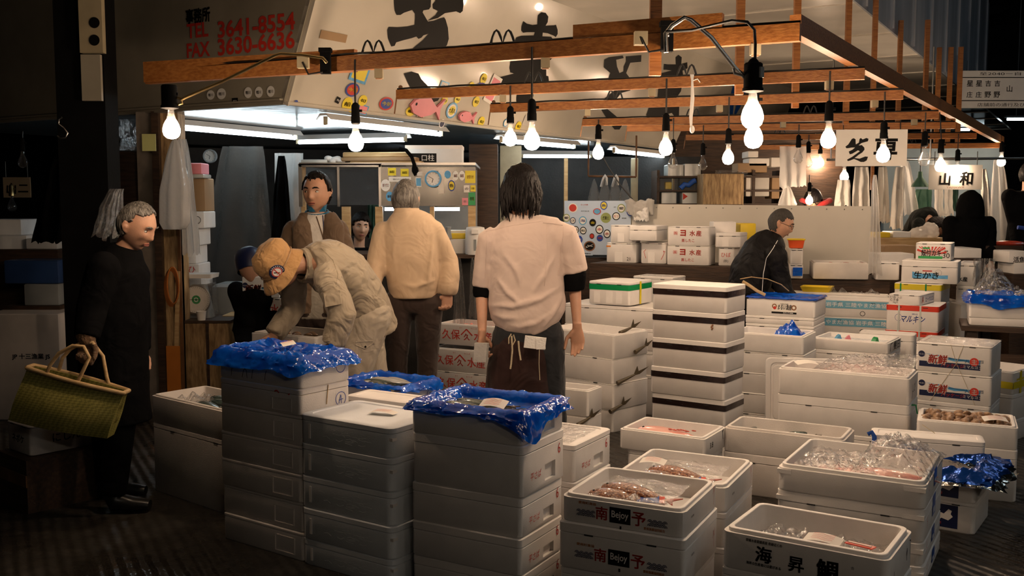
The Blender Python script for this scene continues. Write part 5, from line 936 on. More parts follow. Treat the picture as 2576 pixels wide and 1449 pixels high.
class Fig:
    'joints of a figure, all points of the place'
    def __init__(s, pelvis, neck, side, bend=None, sh=.18, hip=.09, k=1.0, build=1.0):
        s.pel, s.neck, s.side = Vector(pelvis), Vector(neck), Vector(side).normalized(); s.k = k; s.bw = build
        s.mid = (s.pel + s.neck) / 2 + (Vector(bend) if bend else Vector((0, 0, 0)))
        u = (s.neck - s.mid).normalized(); s.up = u
        s.shR = s.neck + s.side * sh * k - u * .055 * k; s.shL = s.neck - s.side * sh * k - u * .055 * k
        s.hipR = s.pel + s.side * hip * k; s.hipL = s.pel - s.side * hip * k
    def spine(s, t): return s.pel * (1 - t) ** 2 + s.mid * 2 * t * (1 - t) * 1.0 + s.neck * t * t if False else (s.pel * (1 - t) * (1 - 2 * t) + s.mid * 4 * t * (1 - t) + s.neck * t * (2 * t - 1))
    def torso(s, b, g=-.012, ts=(-.12, 0, .2, .45, .7, .86, .95, 1.0), R=None, gd=None):
        R = R or {-.12: (.15, .10), 0: (.172, .118), .2: (.160, .108), .45: (.148, .102), .7: (.172, .115), .86: (.18, .10), .95: (.13, .075), 1.0: (.07, .062)}
        gd = g if gd is None else gd; k = s.k
        b.tube([s.spine(t) for t in ts], [((R[t][0] * s.bw + g) * k, (R[t][1] * s.bw + gd) * k) for t in ts], 24, side=s.side); return s
    def limb(s, b, pts, rs, g=0.0, n=14):
        P_ = [Vector(p) for p in pts]; out, ro = [], []
        for i in range(len(P_) - 1):
            for f in (0, .33, .66): out.append(P_[i].lerp(P_[i + 1], f)); ro.append((rs[i] * (1 - f) + rs[i + 1] * f + g) * s.k)
        out.append(P_[-1]); ro.append((rs[-1] + g) * s.k)
        b.tube(out, ro, n); b.ball(out[0], ro[0] * .98, 12, 8); return s
    def arm(s, b, sh, el, wr, g=-.006, ge=None): return s.limb(b, [sh, el, wr], [.052, .043, .029], g)
    def leg(s, b, hip, kn, an, g=-.012): return s.limb(b, [hip, kn, an], [.085, .058, .042], g)
def boots(b, an, fwd, k=1.0):
    a = Vector(an); f = Vector(fwd).normalized(); z0 = .012
    b.tube([a + Z * .16, a + Z * .02, Vector((a.x, a.y, .05)) + f * .02, Vector((a.x, a.y, .04)) + f * .12, Vector((a.x, a.y, .035)) + f * .19], [.058, .052, (.05, .05), (.048, .036), (.03, .026)], 14, side=f.cross(Z))
def boot_pair(pe, *bs):
    for a, f in bs: b = MB('boot'); boots(b, a, f); b.v = [v - pe.location for v in b.v]; b.build('boot', pe, smooth=60)
def cast(o, px, py, off=.0):
    'point and normal on object o seen at a pixel'
    bpy.context.view_layer.update(); Mi = o.matrix_world.inverted(); c = Mi @ Vector((0, 0, CAMZ)); d = (Mi.to_3x3() @ ray(px, py)).normalized()
    ok, loc, nr, _ = o.ray_cast(c, d)
    if not ok: return None, None
    return o.matrix_world @ loc + (o.matrix_world.to_3x3() @ nr) * off, (o.matrix_world.to_3x3() @ nr).normalized()
def seam(o, parent, pts, r, m, name='seam'):
    out = []
    for i in range(len(pts) - 1):
        for f in (0, .2, .4, .6, .8): out.append((pts[i][0] * (1 - f) + pts[i + 1][0] * f, pts[i][1] * (1 - f) + pts[i + 1][1] * f))
    out.append(pts[-1]); P3 = [cast(o, x, y, r * .3)[0] for x, y in out]; P3 = [p - parent.location for p in P3 if p is not None]
    if len(P3) > 1:
        b = MB(m); b.tube(P3, r, 6); return b.build(name, parent, smooth=60)
def ridges(b, ring, Y0, lines, r=.012):
    'cloth folds standing off the near side of a torso given as rings of (px, py, half width, half depth)'
    for pts in lines:
        path = []
        for i in range(len(pts) - 1):
            for f in (0, .25, .5, .75): path.append((pts[i][0] * (1 - f) + pts[i + 1][0] * f, pts[i][1] * (1 - f) + pts[i + 1][1] * f))
        path.append(pts[-1]); out = []
        for x, y in path:
            for a, c in zip(ring, ring[1:]):
                if a[1] <= y <= c[1]: break
            f = min(1, max(0, (y - a[1]) / (c[1] - a[1]))); cx, rx, ry = [a[k] * (1 - f) + c[k] * f for k in (0, 2, 3)]
            u = max(-.97, min(.97, (x - cx) / (rx * pxm(Y0)))); out.append(P(x, y, Y0 - ry * sqrt(1 - u * u)))
        n = len(out); b.tube(out, [r * (.35 + .65 * sin(pi * i / (n - 1))) for i in range(n)], 8)
def person(loc, label, cat='person'):
    o = empty('person', loc); tag(o, label, cat); return o
# ================================================================ people
SIDE = X
# --- man in a pink short-sleeved shirt, seen from behind
Y0 = 5.5; J = lambda x, y, dy=0.0: P(x, y, Y0 + dy)
pe = person(Vector((J(1325, 830).x, Y0, 0)), 'long-haired person seen from behind in a pale pink short-sleeved shirt and dark apron')
fg = Fig(J(1327, 838), J(1313, 548), X, bend=(0, .02, 0), sh=.19)
hc = J(1311, 478, .02); MH = head_xf(hc, 162, 4, 0, 1.02)
wl, el = J(1213, 842, -.06), J(1212, 735, .03); wr, er = J(1452, 826, -.02), J(1446, 722, .05)
b = MB('skin'); fg.torso(b); b.tube([J(1313, 565), J(1312, 530), J(1311, 500)], .056, 14); add_head(b, MH)
fg.arm(b, J(1236, 600), el, wl); fg.arm(b, J(1410, 594), er, wr)
kl, kr = J(1268, 1010, .02), J(1385, 1010, .02); al, ar = Vector((J(1262, 1150).x, Y0 + .05, .09)), Vector((J(1395, 1150).x, Y0 + .05, .09))
fg.leg(b, fg.hipL, kl, al); fg.leg(b, fg.hipR, kr, ar)
add_hand(b, wr, J(1455, 900, -.02) - wr, (-1, .25, 0), (-.35, -1, 0), curl=.42, s=1.02, thumb=.15)
add_hand(b, wl, J(1208, 900, -.05) - wl, (.35, .9, 0), (.6, -.5, .0), curl=.75, s=1.0, thumb=.5)
fuse(b, 'body', 'skin', pe, .0055, 3)
face(MH, pe)
def th_long(dx, dy, dz):
    f = -.02
    if dz > .32 and dy < 0: f = .022
    if dy > -.25: f = .026 + (.012 * max(0, -dz + .1))
    if dy > -.55 and dz > -.15: f = max(f, .02)
    if dz > .55: f = .028
    if dz < -.75: f = -.01
    return f
def long_strands(b, T):
    rnd = random.Random(5)
    for k in range(190):
        a = rnd.uniform(-.35, 1.35) * pi - .0; dx, dy = cos(a), sin(a); zz = rnd.uniform(-.35, .55); s_ = sqrt(1 - zz * zz); p = head_pt(dx * s_, dy * s_, zz); o = Vector((dx, dy, 0)); L = rnd.uniform(.09, .15) * (1 if dy > -.2 else .7)
        q = p + o * .022; b.tube([T @ q, T @ (q + o * .012 - Z * L * .35), T @ (q + o * .006 - Z * L * .7), T @ (q + o * rnd.uniform(-.02, .014) + Vector((rnd.uniform(-.012, .012), 0, -L)))], [.0075, .0085, .0065, .001], 5)
hair(MH, pe, 'hair_black', th_long, seed=2, rough=.006, strands=long_strands)
# shirt
b = MB('shirt_pink'); ring = [(1313, 543, .072, .066), (1314, 552, .13, .09), (1317, 566, .196, .108), (1322, 590, .212, .122), (1324, 630, .212, .13), (1324, 690, .208, .132), (1325, 735, .212, .138), (1326, 762, .219, .150), (1328, 790, .210, .160), (1332, 818, .175, .155), (1337, 838, .125, .13), (1342, 854, .06, .08)]
b.tube([J(x, y, .01) for x, y, a, c in ring], [(a, c) for x, y, a, c in ring], 28, side=X)
b.tube([J(1395, 584), J(1418, 592), J(1434, 635, .02), J(1444, 684, .03)], [.07, .082, .080, .079], 18); b.tube([J(1250, 590), J(1232, 602), J(1221, 655, .02), J(1212, 722, .03)], [.06, .07, .062, .056], 18)
ridges(b, ring, Y0 + .01, [[(1232, 768), (1290, 772), (1360, 752), (1418, 715)], [(1262, 812), (1310, 822), (1350, 812), (1405, 775)], [(1300, 838), (1335, 842), (1375, 826)], [(1395, 640), (1370, 690), (1340, 735)], [(1250, 700), (1280, 740), (1310, 765)], [(1240, 790), (1270, 800), (1300, 800)], [(1415, 740), (1390, 790), (1360, 830)], [(1270, 640), (1300, 680), (1310, 720)]], .016)
sh = fuse(b, 'shirt', 'shirt_pink', pe, .008, 5, .008, .004)
seam(sh, pe, [(1222, 583), (1290, 567), (1366, 556)], .0022, 'shirt_pink'); seam(sh, pe, [(1366, 560), (1390, 562), (1415, 567)], .0035, 'shirt_pink'); seam(sh, pe, [(1376, 562), (1374, 640), (1370, 720)], .0022, 'shirt_pink'); seam(sh, pe, [(1224, 590), (1222, 640), (1220, 700)], .002, 'shirt_pink'); seam(sh, pe, [(1418, 572), (1410, 640), (1405, 692)], .003, 'shirt_pink')
b = MB('shirt_pink'); c = J(1313, 540, .0); b.loft([[c + Vector((r_ * cos(a), r_ * .9 * sin(a), z_ + .016 * sin(a))) for a in [2 * pi * k / 24 for k in range(24)]] for r_, z_ in ((.092, -.028), (.078, .012), (.07, .014), (.068, -.02))], False, False); b.v = [v - pe.location for v in b.v]; b.build('collar', pe, smooth=60)
b = MB('cloth_black'); b.tube([J(1442, 655, .02), J(1444, 690, .03), J(1443, 718, .045), J(1444, 731, .045)], [.06, .068, .066, .060], 16); o = fuse(b, 'undersleeve', 'cloth_black', pe, .008, 3, .008); b = MB('cloth_black'); b.tube([J(1214, 690, .03), J(1213, 735, .03), J(1213, 748, .03)], [.05, .054, .049], 16); fuse(b, 'undersleeve', 'cloth_black', pe, .008, 3, .006)
b = MB('denim_dark'); fg.torso(b, .012, ts=(-.12, 0, .2), R={-.12: (.15, .11), 0: (.165, .12), .2: (.15, .11)}); fg.leg(b, fg.hipL, kl, al, .02); fg.leg(b, fg.hipR, kr, ar, .03); fuse(b, 'trousers', 'denim_dark', pe, .011, 5, .02, .006)
b = MB('apron_dark'); rr_ = [(1322, 815, .17, .135), (1317, 880, .182, .158), (1308, 940, .19, .17), (1306, 1010, .2, .18), (1306, 1090, .21, .185), (1306, 1130, .21, .185)]
b.tube([J(x, y, .02) for x, y, a, c in rr_], [(a, c) for x, y, a, c in rr_], 26, side=X); fuse(b, 'apron', 'apron_dark', pe, .011, 3, .012, .004)
b = MB('cloth_white'); q = J(1346, 862, -.19) - pe.location; b.box(q, (.115, .016, .065), Matrix.Rotation(.12, 3, 'Y')); b.box(q + Vector((.03, -.008, -.004)), (.05, .012, .06), Matrix.Rotation(-.05, 3, 'Y')); b.build('towel', pe, smooth=30)
for pts, r_ in (([(1286, 840), (1280, 850), (1280, 865), (1290, 868), (1296, 856), (1292, 842)], .0035), ([(1287, 845), (1289, 880), (1286, 915), (1284, 928)], .005), ([(1304, 858), (1306, 880), (1310, 906)], .005), ([(1357, 875), (1356, 915), (1358, 956)], .002)):
    b = MB('rope'); b.tube([J(x, y, -.2) - pe.location for x, y in pts], r_, 6); b.build('apron_string', pe, smooth=60)
boot_pair(pe, (al, (0, 1, 0)), (ar, (.1, 1, 0)))
b = MB('cloth_grey'); q = J(1206, 885, -.1); b.loft([[q + Vector((x + .008 * sin(9 * z), -.012 + y, z)) for x, y in ((-.03, 0), (.04, -.012), (.05, .01), (-.02, .02))] for z in (-.055, -.02, .02, .05)]); o = b.build('folded_cloth', None, smooth=60); tag(o, 'grey folded cloth held in the left hand of the shirted person', 'cloth')
# --- man in a tan jacket, seen from behind
Y0 = 6.1; pe = person(Vector((J(1040, 760).x, Y0, 0)), 'grey-haired person seen from behind in a tan jacket and brown trousers')
fg = Fig(J(1040, 760), J(1024, 545), X, sh=.15); hc = J(1021, 503, .03); MH = head_xf(hc, 172, 8, 0, 1.0)
er, wr = J(1126, 655, .03), J(1128, 738, -.02); el, wl = J(948, 665, -.02), J(925, 740, -.15)
b = MB('skin'); fg.torso(b, -.042); b.tube([J(1024, 560), J(1023, 530), J(1022, 510)], .055, 14); add_head(b, MH, .98); fg.arm(b, J(1092, 584), er, wr); fg.arm(b, J(964, 586), el, wl)
kl, kr = J(1000, 890), J(1076, 890); al, ar = Vector((J(994, 1000).x, Y0, .09)), Vector((J(1072, 1000).x, Y0, .09)); fg.leg(b, fg.hipL, kl, al); fg.leg(b, fg.hipR, kr, ar)
add_hand(b, wr, J(1119, 790, -.04) - wr, (-.9, .2, 0), (-.5, -.5, 0), curl=.85, s=.95, thumb=.4); add_hand(b, wl, Vector((-.1, -.3, -1)), (.5, -.8, 0), (.7, .4, 0), curl=.4, s=.95); fuse(b, 'body', 'skin', pe, .007, 3); face(MH, pe, 'hair_grey')
hair(MH, pe, 'hair_grey', lambda dx, dy, dz: (.012 if (dz > .5 and dy > -.75) or (dy > -.15 and dz > -.42) or (dy > .2 and dz > -.6) else -.015), rough=.003)
b = MB('jacket_tan'); ring = [(1024, 528, .075, .07), (1025, 540, .115, .085), (1028, 552, .145, .1), (1031, 568, .172, .11), (1033, 590, .184, .12), (1036, 640, .178, .125), (1040, 690, .168, .128), (1041, 722, .160, .13), (1041, 736, .152, .128), (1041, 748, .150, .125)]
b.tube([J(x, y) for x, y, a, c in ring], [(a, c) for x, y, a, c in ring], 26, side=X)
fg.limb(b, [J(1092, 580), er, J(1130, 700, .0), J(1129, 728, -.02), J(1128, 742, -.02)], [.064, .066, .066, .062, .048]); fg.limb(b, [J(964, 582), el, wl], [.064, .068, .055]); ridges(b, ring, Y0, [[(960, 640), (985, 690), (990, 740)], [(1090, 600), (1080, 680), (1075, 735)], [(985, 705), (1040, 722), (1095, 705)], [(1000, 560), (990, 640), (1000, 700)]], .011); fuse(b, 'jacket', 'jacket_tan', pe, .009, 5, .007, .004)
b = MB('jacket_tan'); c = J(1023, 532, .0); b.loft([[c + Vector((r_ * cos(a), r_ * .92 * sin(a), z_)) for a in [2 * pi * k / 24 for k in range(24)]] for r_, z_ in ((.085, -.022), (.076, .02), (.068, .022), (.066, -.01))], False, False); b.v = [v - pe.location for v in b.v]; b.build('collar', pe, smooth=60)
b = MB('trousers_brown'); fg.torso(b, -.022, ts=(-.12, 0, .2)); fg.leg(b, fg.hipL, kl, al, .010); fg.leg(b, fg.hipR, kr, ar, .010); fuse(b, 'trousers', 'trousers_brown', pe, .010, 4, .01, .004)
boot_pair(pe, (al, (0, 1, 0)), (ar, (0, 1, 0)))
# --- man facing us in an open brown jacket
Y0 = 6.75; pe = person(Vector((J(800, 760).x, Y0, 0)), 'dark-haired person facing out in an open brown jacket with a blue collar')
fg = Fig(J(800, 790), J(797, 548), X, sh=.155); hc = J(797, 484, -.01); MH = head_xf(hc, -12, 3, 0, 1.13)
b = MB('skin'); fg.torso(b); b.tube([J(797, 570), J(797, 530, .01), J(797, 500, .01)], .056, 14); add_head(b, MH, 1.03)
el, wl, er, wr = J(716, 655, -.02), J(722, 740, -.12), J(874, 650), J(870, 740, -.1); fg.arm(b, J(740, 584), el, wl); fg.arm(b, J(850, 582), er, wr); kl, kr = J(775, 900), J(830, 900); al, ar = Vector((J(775, 990).x, Y0, .09)), Vector((J(830, 990).x, Y0, .09)); fg.leg(b, fg.hipL, kl, al); fg.leg(b, fg.hipR, kr, ar)
add_hand(b, wl, (.1, -.3, -1), (.4, -.9, 0), (.8, 0, 0)); add_hand(b, wr, (-.1, -.3, -1), (-.4, -.9, 0), (-.8, 0, 0)); fuse(b, 'body', 'skin', pe, .006, 2); face(MH, pe, look=-1.2, kx=1.03, browk=1.2)
hair(MH, pe, 'hair_black', lambda dx, dy, dz: (.013 if dz > .66 + .12 * (dy < -.5) * abs(dx) or (dy > -.25 and dz > -.25 and (dy > .02 or dz > .1)) or (dy > .25 and dz > -.6) else -.015), kx=1.03, rough=.003)
b = MB('fleece_white'); ring = [(797, 535, .075, .07), (797, 548, .12, .09), (798, 570, .16, .115), (800, 640, .155, .125), (800, 720, .16, .125), (800, 790, .17, .12)]; b.tube([J(x, y) for x, y, a, c in ring], [(a, c) for x, y, a, c in ring], 24, side=X); fl = fuse(b, 'pullover', 'fleece_white', pe, .010, 4, .008)
b = MB('vest_grey'); b.tube([J(800, 610), J(801, 640), J(801, 720), J(800, 800)], [(.15, .118), (.158, .131), (.160, .131), (.17, .13)], 24, side=X); ve = fuse(b, 'vest', 'vest_grey', pe, .010, 3, .008)
seam(fl, pe, [(812, 542), (814, 570), (815, 600)], .0035, 'ink_navy', 'zip'); seam(fl, pe, [(796, 545), (806, 575), (815, 606)], .004, 'jacket_brown', 'trim'); seam(fl, pe, [(830, 545), (824, 575), (818, 606)], .004, 'jacket_brown', 'trim')
for c0_, c1_ in (((772, 514), (782, 530)), ((822, 514), (815, 530))):
    b = MB('collar_blue'); b.prism([J(*c0_, -.02) - pe.location, J((c0_[0] + c1_[0]) / 2, c1_[1] + 3, -.09) - pe.location, J(797 + (c1_[0] - 797) * .25, 533, -.1) - pe.location, J(c1_[0], 518, -.07) - pe.location], (0, .012, .0)); b.build('collar', pe, smooth=0)
b = MB('collar_blue'); c = J(797, 531, .0); b.loft([[c + Vector((r_ * cos(a), r_ * .95 * sin(a), z_ + .02 * sin(a))) for a in [2 * pi * k / 24 for k in range(24)]] for r_, z_ in ((.088, -.03), (.08, .0), (.072, .0), (.07, -.02))], False, False); b.v = [v - pe.location for v in b.v]; b.build('collar', pe, smooth=60)
b = MB('jacket_brown')
fg.limb(b, [J(737, 578), el, wl], [.066, .068, .056]); fg.limb(b, [J(852, 576), er, wr], [.066, .068, .056])
b.tube([J(795, 534, .06), J(796, 552, .05), J(797, 572, .04), J(800, 640, .03), J(800, 790, .03)], [(.10, .06), (.15, .09), (.178, .10), (.185, .115), (.20, .12)], 24, side=X)
for x0, x1, x2 in ((762, 768, 766), (838, 838, 840)): b.tube([J(x0 + (797 - x0) * .25, 540, -.03), J(x0, 570, -.09), J(x1, 640, -.105), J(x2, 790, -.1)], [(.05, .03), (.075, .035), (.08, .035), (.085, .035)], 14, side=X)
fuse(b, 'jacket', 'jacket_brown', pe, .010, 4, .010, .005)
b = MB('trousers_brown'); fg.torso(b, .012, ts=(-.12, 0, .2)); fg.leg(b, fg.hipL, kl, al, .025); fg.leg(b, fg.hipR, kr, ar, .025); fuse(b, 'trousers', 'trousers_brown', pe, .013, 3)
boot_pair(pe, (al, (0, -1, 0)), (ar, (0, -1, 0)))
# --- man in a cap, bent over a box
Y0 = 5.7; pe = person(Vector((J(920, 800).x, Y0, 0)), 'person in a tan cap and khaki jacket bending down over an open box')
sd = Vector((-.45, 1.0, -.05)).normalized()
fg = Fig(J(922, 792, .12), J(768, 672, -.1), sd, bend=(.02, .0, .11), sh=.17, hip=.09); hc = J(706, 672, -.16); MH = head_xf(hc, -48, 50, 0, 1.0)
ln, en, wn = J(824, 700, -.3), J(862, 792, -.34), J(838, 866, -.34); lf, ef, wf = J(742, 690, .06), J(738, 776, .1), J(690, 842, .0)
b = MB('skin'); fg.torso(b); b.tube([J(785, 668, -.08), J(755, 664, -.12), J(735, 668, -.14)], .055, 14); add_head(b, MH, 1.0, 1.0); fg.arm(b, ln, en, wn); fg.arm(b, lf, ef, wf)
kn, kf = J(885, 950, -.02), J(935, 950, .22); an, af = Vector((J(905, 1100).x, Y0 + .0, .09)), Vector((J(950, 1100).x, Y0 + .25, .09)); fg.leg(b, fg.pel - sd * .1, kn, an); fg.leg(b, fg.pel + sd * .1, kf, af)
add_hand(b, wn, (-.35, .1, -1), (-.9, 0, .2), (-.3, .7, 0), curl=.4); add_hand(b, wf, (-.35, -.1, -1), (-.9, 0, .2), (-.3, -.7, 0), curl=.4); fuse(b, 'body', 'skin', pe, .0065, 2); face(MH, pe, 'hair_grey')
hair(MH, pe, 'hair_grey', lambda dx, dy, dz: (.009 if dy > .05 and dz > -.5 else -.015), rough=.003)
b = MB('jacket_khaki'); fg.torso(b, .035, ts=(-.12, 0, .2, .45, .7, .86, .95), R={-.12: (.16, .12), 0: (.168, .122), .2: (.165, .12), .45: (.165, .125), .7: (.18, .125), .86: (.175, .10), .95: (.12, .075)})
fg.limb(b, [ln + Vector((-.02, .08, .02)), ln, en, wn], [.07, .08, .078, .066]); fg.limb(b, [lf, ef, wf], [.075, .072, .06]); jk = fuse(b, 'jacket', 'jacket_khaki', pe, .009, 4, .016, .010)
b = MB('jacket_khaki'); c = J(772, 668, -.09); ax = (J(735, 668, -.15) - J(800, 668, -.05)).normalized(); Rm = Vector((0, 0, 1)).rotation_difference(ax).to_matrix(); b.loft([[c + Rm @ Vector((r_ * cos(a), r_ * sin(a), z_)) for a in [2 * pi * k / 24 for k in range(24)]] for r_, z_ in ((.105, -.04), (.095, .035), (.082, .04), (.078, -.03))], False, False); b.v = [v - pe.location for v in b.v]; b.build('collar', pe, smooth=60)
seam(jk, pe, [(808, 624), (838, 655), (850, 690), (846, 720)], .003, 'jacket_khaki'); seam(jk, pe, [(830, 740), (850, 748), (860, 742)], .004, 'jacket_khaki'); seam(jk, pe, [(752, 745), (790, 762), (812, 772)], .003, 'jacket_khaki')
b = MB('jacket_khaki'); q, nn = cast(jk, 838, 752, .004)
if q is not None: Rm = Vector((0, 0, 1)).rotation_difference(nn).to_matrix(); b.box(q - pe.location, (.09, .075, .012), Rm); b.build('pocket', pe, smooth=0)
b = MB('trousers_khaki'); fg.torso(b, .015, ts=(-.12, 0, .2)); fg.leg(b, fg.pel - sd * .1, kn, an, .04); fg.leg(b, fg.pel + sd * .1, kf, af, .04); tr = fuse(b, 'trousers', 'trousers_khaki', pe, .009, 4, .010, .006)
seam(tr, pe, [(895, 868), (918, 878), (938, 864)], .003, 'trousers_khaki'); seam(tr, pe, [(895, 860), (938, 858)], .003, 'trousers_khaki'); b = MB('black'); q, nn = cast(tr, 919, 872, .002)
if q is not None: b.ball(q - pe.location, .006, 8, 6); b.build('button', pe)
boot_pair(pe, (an, (-1, -.2, 0)), (af, (-1, -.2, 0)))
# cap: crown over the head, short brim towards the face
b = MB('cap_tan'); T = Matrix.Translation(-pe.location) @ MH; n_ = 40
def capring(rx, ry, z, y=0, wob=0.0): return [T @ Vector((rx * cos(a) * (1 + wob * sin(a * 7)), y + ry * sin(a) * (1 + wob * sin(a * 7)), z + wob * .1 * sin(5 * a))) for a in [2 * pi * k / n_ for k in range(n_)]]
b.loft([capring(.090, .110, .016), capring(.094, .114, .03), capring(.100, .120, .07, .004, .02), capring(.098, .118, .108, .006, .03), capring(.075, .09, .142, .006, .03), capring(.03, .036, .152, .006, .02)], False, True)
def brim(rx, ry, z): return [T @ Vector((rx * cos(a), (ry + .022 * max(0, -sin(a))) * sin(a), z - .016 * max(0, -sin(a)) + .006 * sin(3 * a))) for a in [2 * pi * k / n_ for k in range(n_)]]
b.loft([capring(.088, .108, .03), capring(.094, .114, .026), brim(.116, .136, .0), brim(.138, .152, -.022), brim(.137, .151, -.026), brim(.114, .134, -.004), capring(.088, .108, .016)], False, False)
cp = b.build('cap', pe, smooth=60)
b = MB('card'); b.tube([T @ Vector((.101 * cos(a), .121 * sin(a) + .001, .036 + .006 * sin(3 * a))) for a in [2 * pi * k / 24 for k in range(25)]], .0028, 6); b.build('cap_cord', cp if False else pe, smooth=60)
q, nn = cast(cp, 696, 683, .004)
if q is not None:
    ux = nn.cross(Z).normalized() * -1; uy = nn.cross(ux).normalized(); uy = uy if uy.z > 0 else -uy; o_ = q - pe.location; b = MB('ink_navy'); b.lathe([(.042, -.004), (.044, .0), (.041, .003), (0, .003)], 28, o_, nn); b.m('ink_white'); b.disc(o_ + nn * .0036, ux, uy, .030); b.m('ink_red'); b.ringflat(o_ + nn * .0042, ux, uy, .029, .024); b.m('ink_black'); stroke(b, [(-.018, -.004), (.012, -.004)], o_ + nn * .0042, ux, uy, .006); b.m('ink_orange'); stroke(b, [(.012, -.004), (.018, -.004)], o_ + nn * .0042, ux, uy, .006); b.m('ink_red'); stroke(b, [(-.019, .018), (.019, -.018)], o_ + nn * .0048, ux, uy, .005); b.m('ink_white')
    for k in range(9): a = radians(20 + k * 17.5); b.add([o_ + nn * .0036 + ux * (r_ * cos(a + d_)) + uy * (r_ * sin(a + d_)) for r_, d_ in ((.033, -.07), (.033, .07), (.038, .07), (.038, -.07))], [(0, 1, 2, 3)])
    b.build('badge', pe, smooth=0)['label'] = 'round no-smoking badge on the tan cap'
# --- old man in a black coat, walking right with a basket
Y0 = 5.0; pe = person(Vector((J(285, 880).x, Y0, 0)), 'elderly person in a black coat stooping and carrying a woven basket')
sd = Vector((.25, -1, 0)).normalized(); fg = Fig(J(282, 880, .05), J(312, 640, .0), sd, bend=(-.07, 0, .02), sh=.17); hc = J(343, 570, -.02); MH = head_xf(hc, 76, 22, 0, 1.02)
ln, en, wn = J(262, 672, -.2), J(232, 775, -.24), J(218, 850, -.30); lf, ef, wf = J(330, 672, .15), J(345, 790, .16), J(350, 880, .1)
b = MB('skin'); fg.torso(b); b.tube([J(308, 645), J(325, 610), J(336, 585)], .056, 14); add_head(b, MH, 1.0, 1.2); fg.arm(b, ln, en, wn); fg.arm(b, lf, ef, wf); kl, kr = J(300, 1040, -.08), J(270, 1040, .12); al, ar = Vector((J(300, 1200).x, Y0 - .1, .09)), Vector((J(245, 1200).x, Y0 + .15, .09)); fg.leg(b, fg.hipR, kl, al); fg.leg(b, fg.hipL, kr, ar)
add_hand(b, wf, (.1, 0, -1), (.9, 0, 0), (0, -1, 0)); fuse(b, 'body', 'skin', pe, .0055, 2); face(MH, pe, 'hair_grey', kx=1.0)
hair(MH, pe, 'hair_grey', lambda dx, dy, dz: (.009 if (dz > .60 and dy > -.62) or (dy > .05 and dz > -.45) or (dy > -.2 and dz > .25) else -.015), rough=.004)
b = MB('cloth_black'); ring = [(318, 620, .085, .08), (312, 640, .115, .10), (300, 670, .16, .15), (288, 740, .17, .165), (283, 850, .18, .17), (286, 960, .185, .17), (292, 1060, .19, .175)]; b.tube([J(x, y) for x, y, a, c in ring], [(a, c) for x, y, a, c in ring], 24, side=sd); fg.limb(b, [ln, en, wn], [.08, .072, .06]); fg.limb(b, [lf, ef, wf], [.08, .07, .06]); fuse(b, 'coat', 'cloth_black', pe, .010, 4, .010, .004)
b = MB('cloth_black'); fg.leg(b, fg.hipR, kl, al, .03); fg.leg(b, fg.hipL, kr, ar, .03); fuse(b, 'trousers', 'cloth_black', pe, .013, 3)
boot_pair(pe, (al, (1, 0, 0)), (ar, (1, 0, 0)))
hd = J(221, 862, -.33); b = MB('glove'); add_hand(b, J(220, 852, -.31), (-.05, -.12, -1), (.9, .1, 0), (.1, -1, 0), curl=1.15, s=1.12, thumb=.9); b.tube([J(214, 838, -.3), J(219, 856, -.31), J(220, 866, -.31)], [.046, .042, .036], 14); fuse(b, 'glove', 'glove', pe, .006, 2, .004)
# basket
Yb = 4.62; Pb = lambda x, y, d=0.0: P(x, y, Yb + d); bk = empty('woven_basket', Pb(180, 1075)); tag(bk, 'greenish woven straw basket with pale rim and two cane handles', 'basket'); q = bk.location
tl, tr_, bl, br = Pb(76, 922), Pb(317, 986), Pb(32, 1052), Pb(278, 1098); b = MB('straw')
def bring(a, c, dep, n=10):
    f = [a.lerp(c, k / n) + Vector((0, -dep * (.55 + .45 * sin(pi * k / n)), 0)) for k in range(n + 1)]; g_ = [a.lerp(c, k / n) + Vector((0, dep * (.55 + .45 * sin(pi * k / n)), 0)) for k in range(n, -1, -1)]; return [v - q for v in f + g_]
rows = [bring(bl.lerp(tl, t), br.lerp(tr_, t), .075 + .03 * sin(pi * min(1, t * 1.2)) - .025 * t) for t in (0, .1, .3, .5, .7, .85, 1.0)]; inn = [bring(bl.lerp(tl, t), br.lerp(tr_, t), .04) for t in (1.0, .6, .15)]
b.loft(rows + inn); b.build('basket_body', bk, smooth=50)
b = MB('wood_pale'); rm = bring(tl, tr_, .062); b.tube(rm + [rm[0]], .011, 8); b.build('rim', bk, smooth=60)
for d_ in (-.05, .05):
    b = MB('wood_pale'); o_ = Vector((0, d_, 0)) - q; b.tube([Pb(x, y) + o_ for x, y in ((136, 938), (145, 905), (165, 882), (190, 868), (222, 866), (248, 900), (258, 955), (262, 968))] if d_ > 0 else [Pb(x, y) + o_ for x, y in ((128, 940), (138, 915), (160, 885), (195, 866), (222, 868), (236, 895), (222, 925), (206, 958))], .009, 8); b.build('handle', bk, smooth=60)
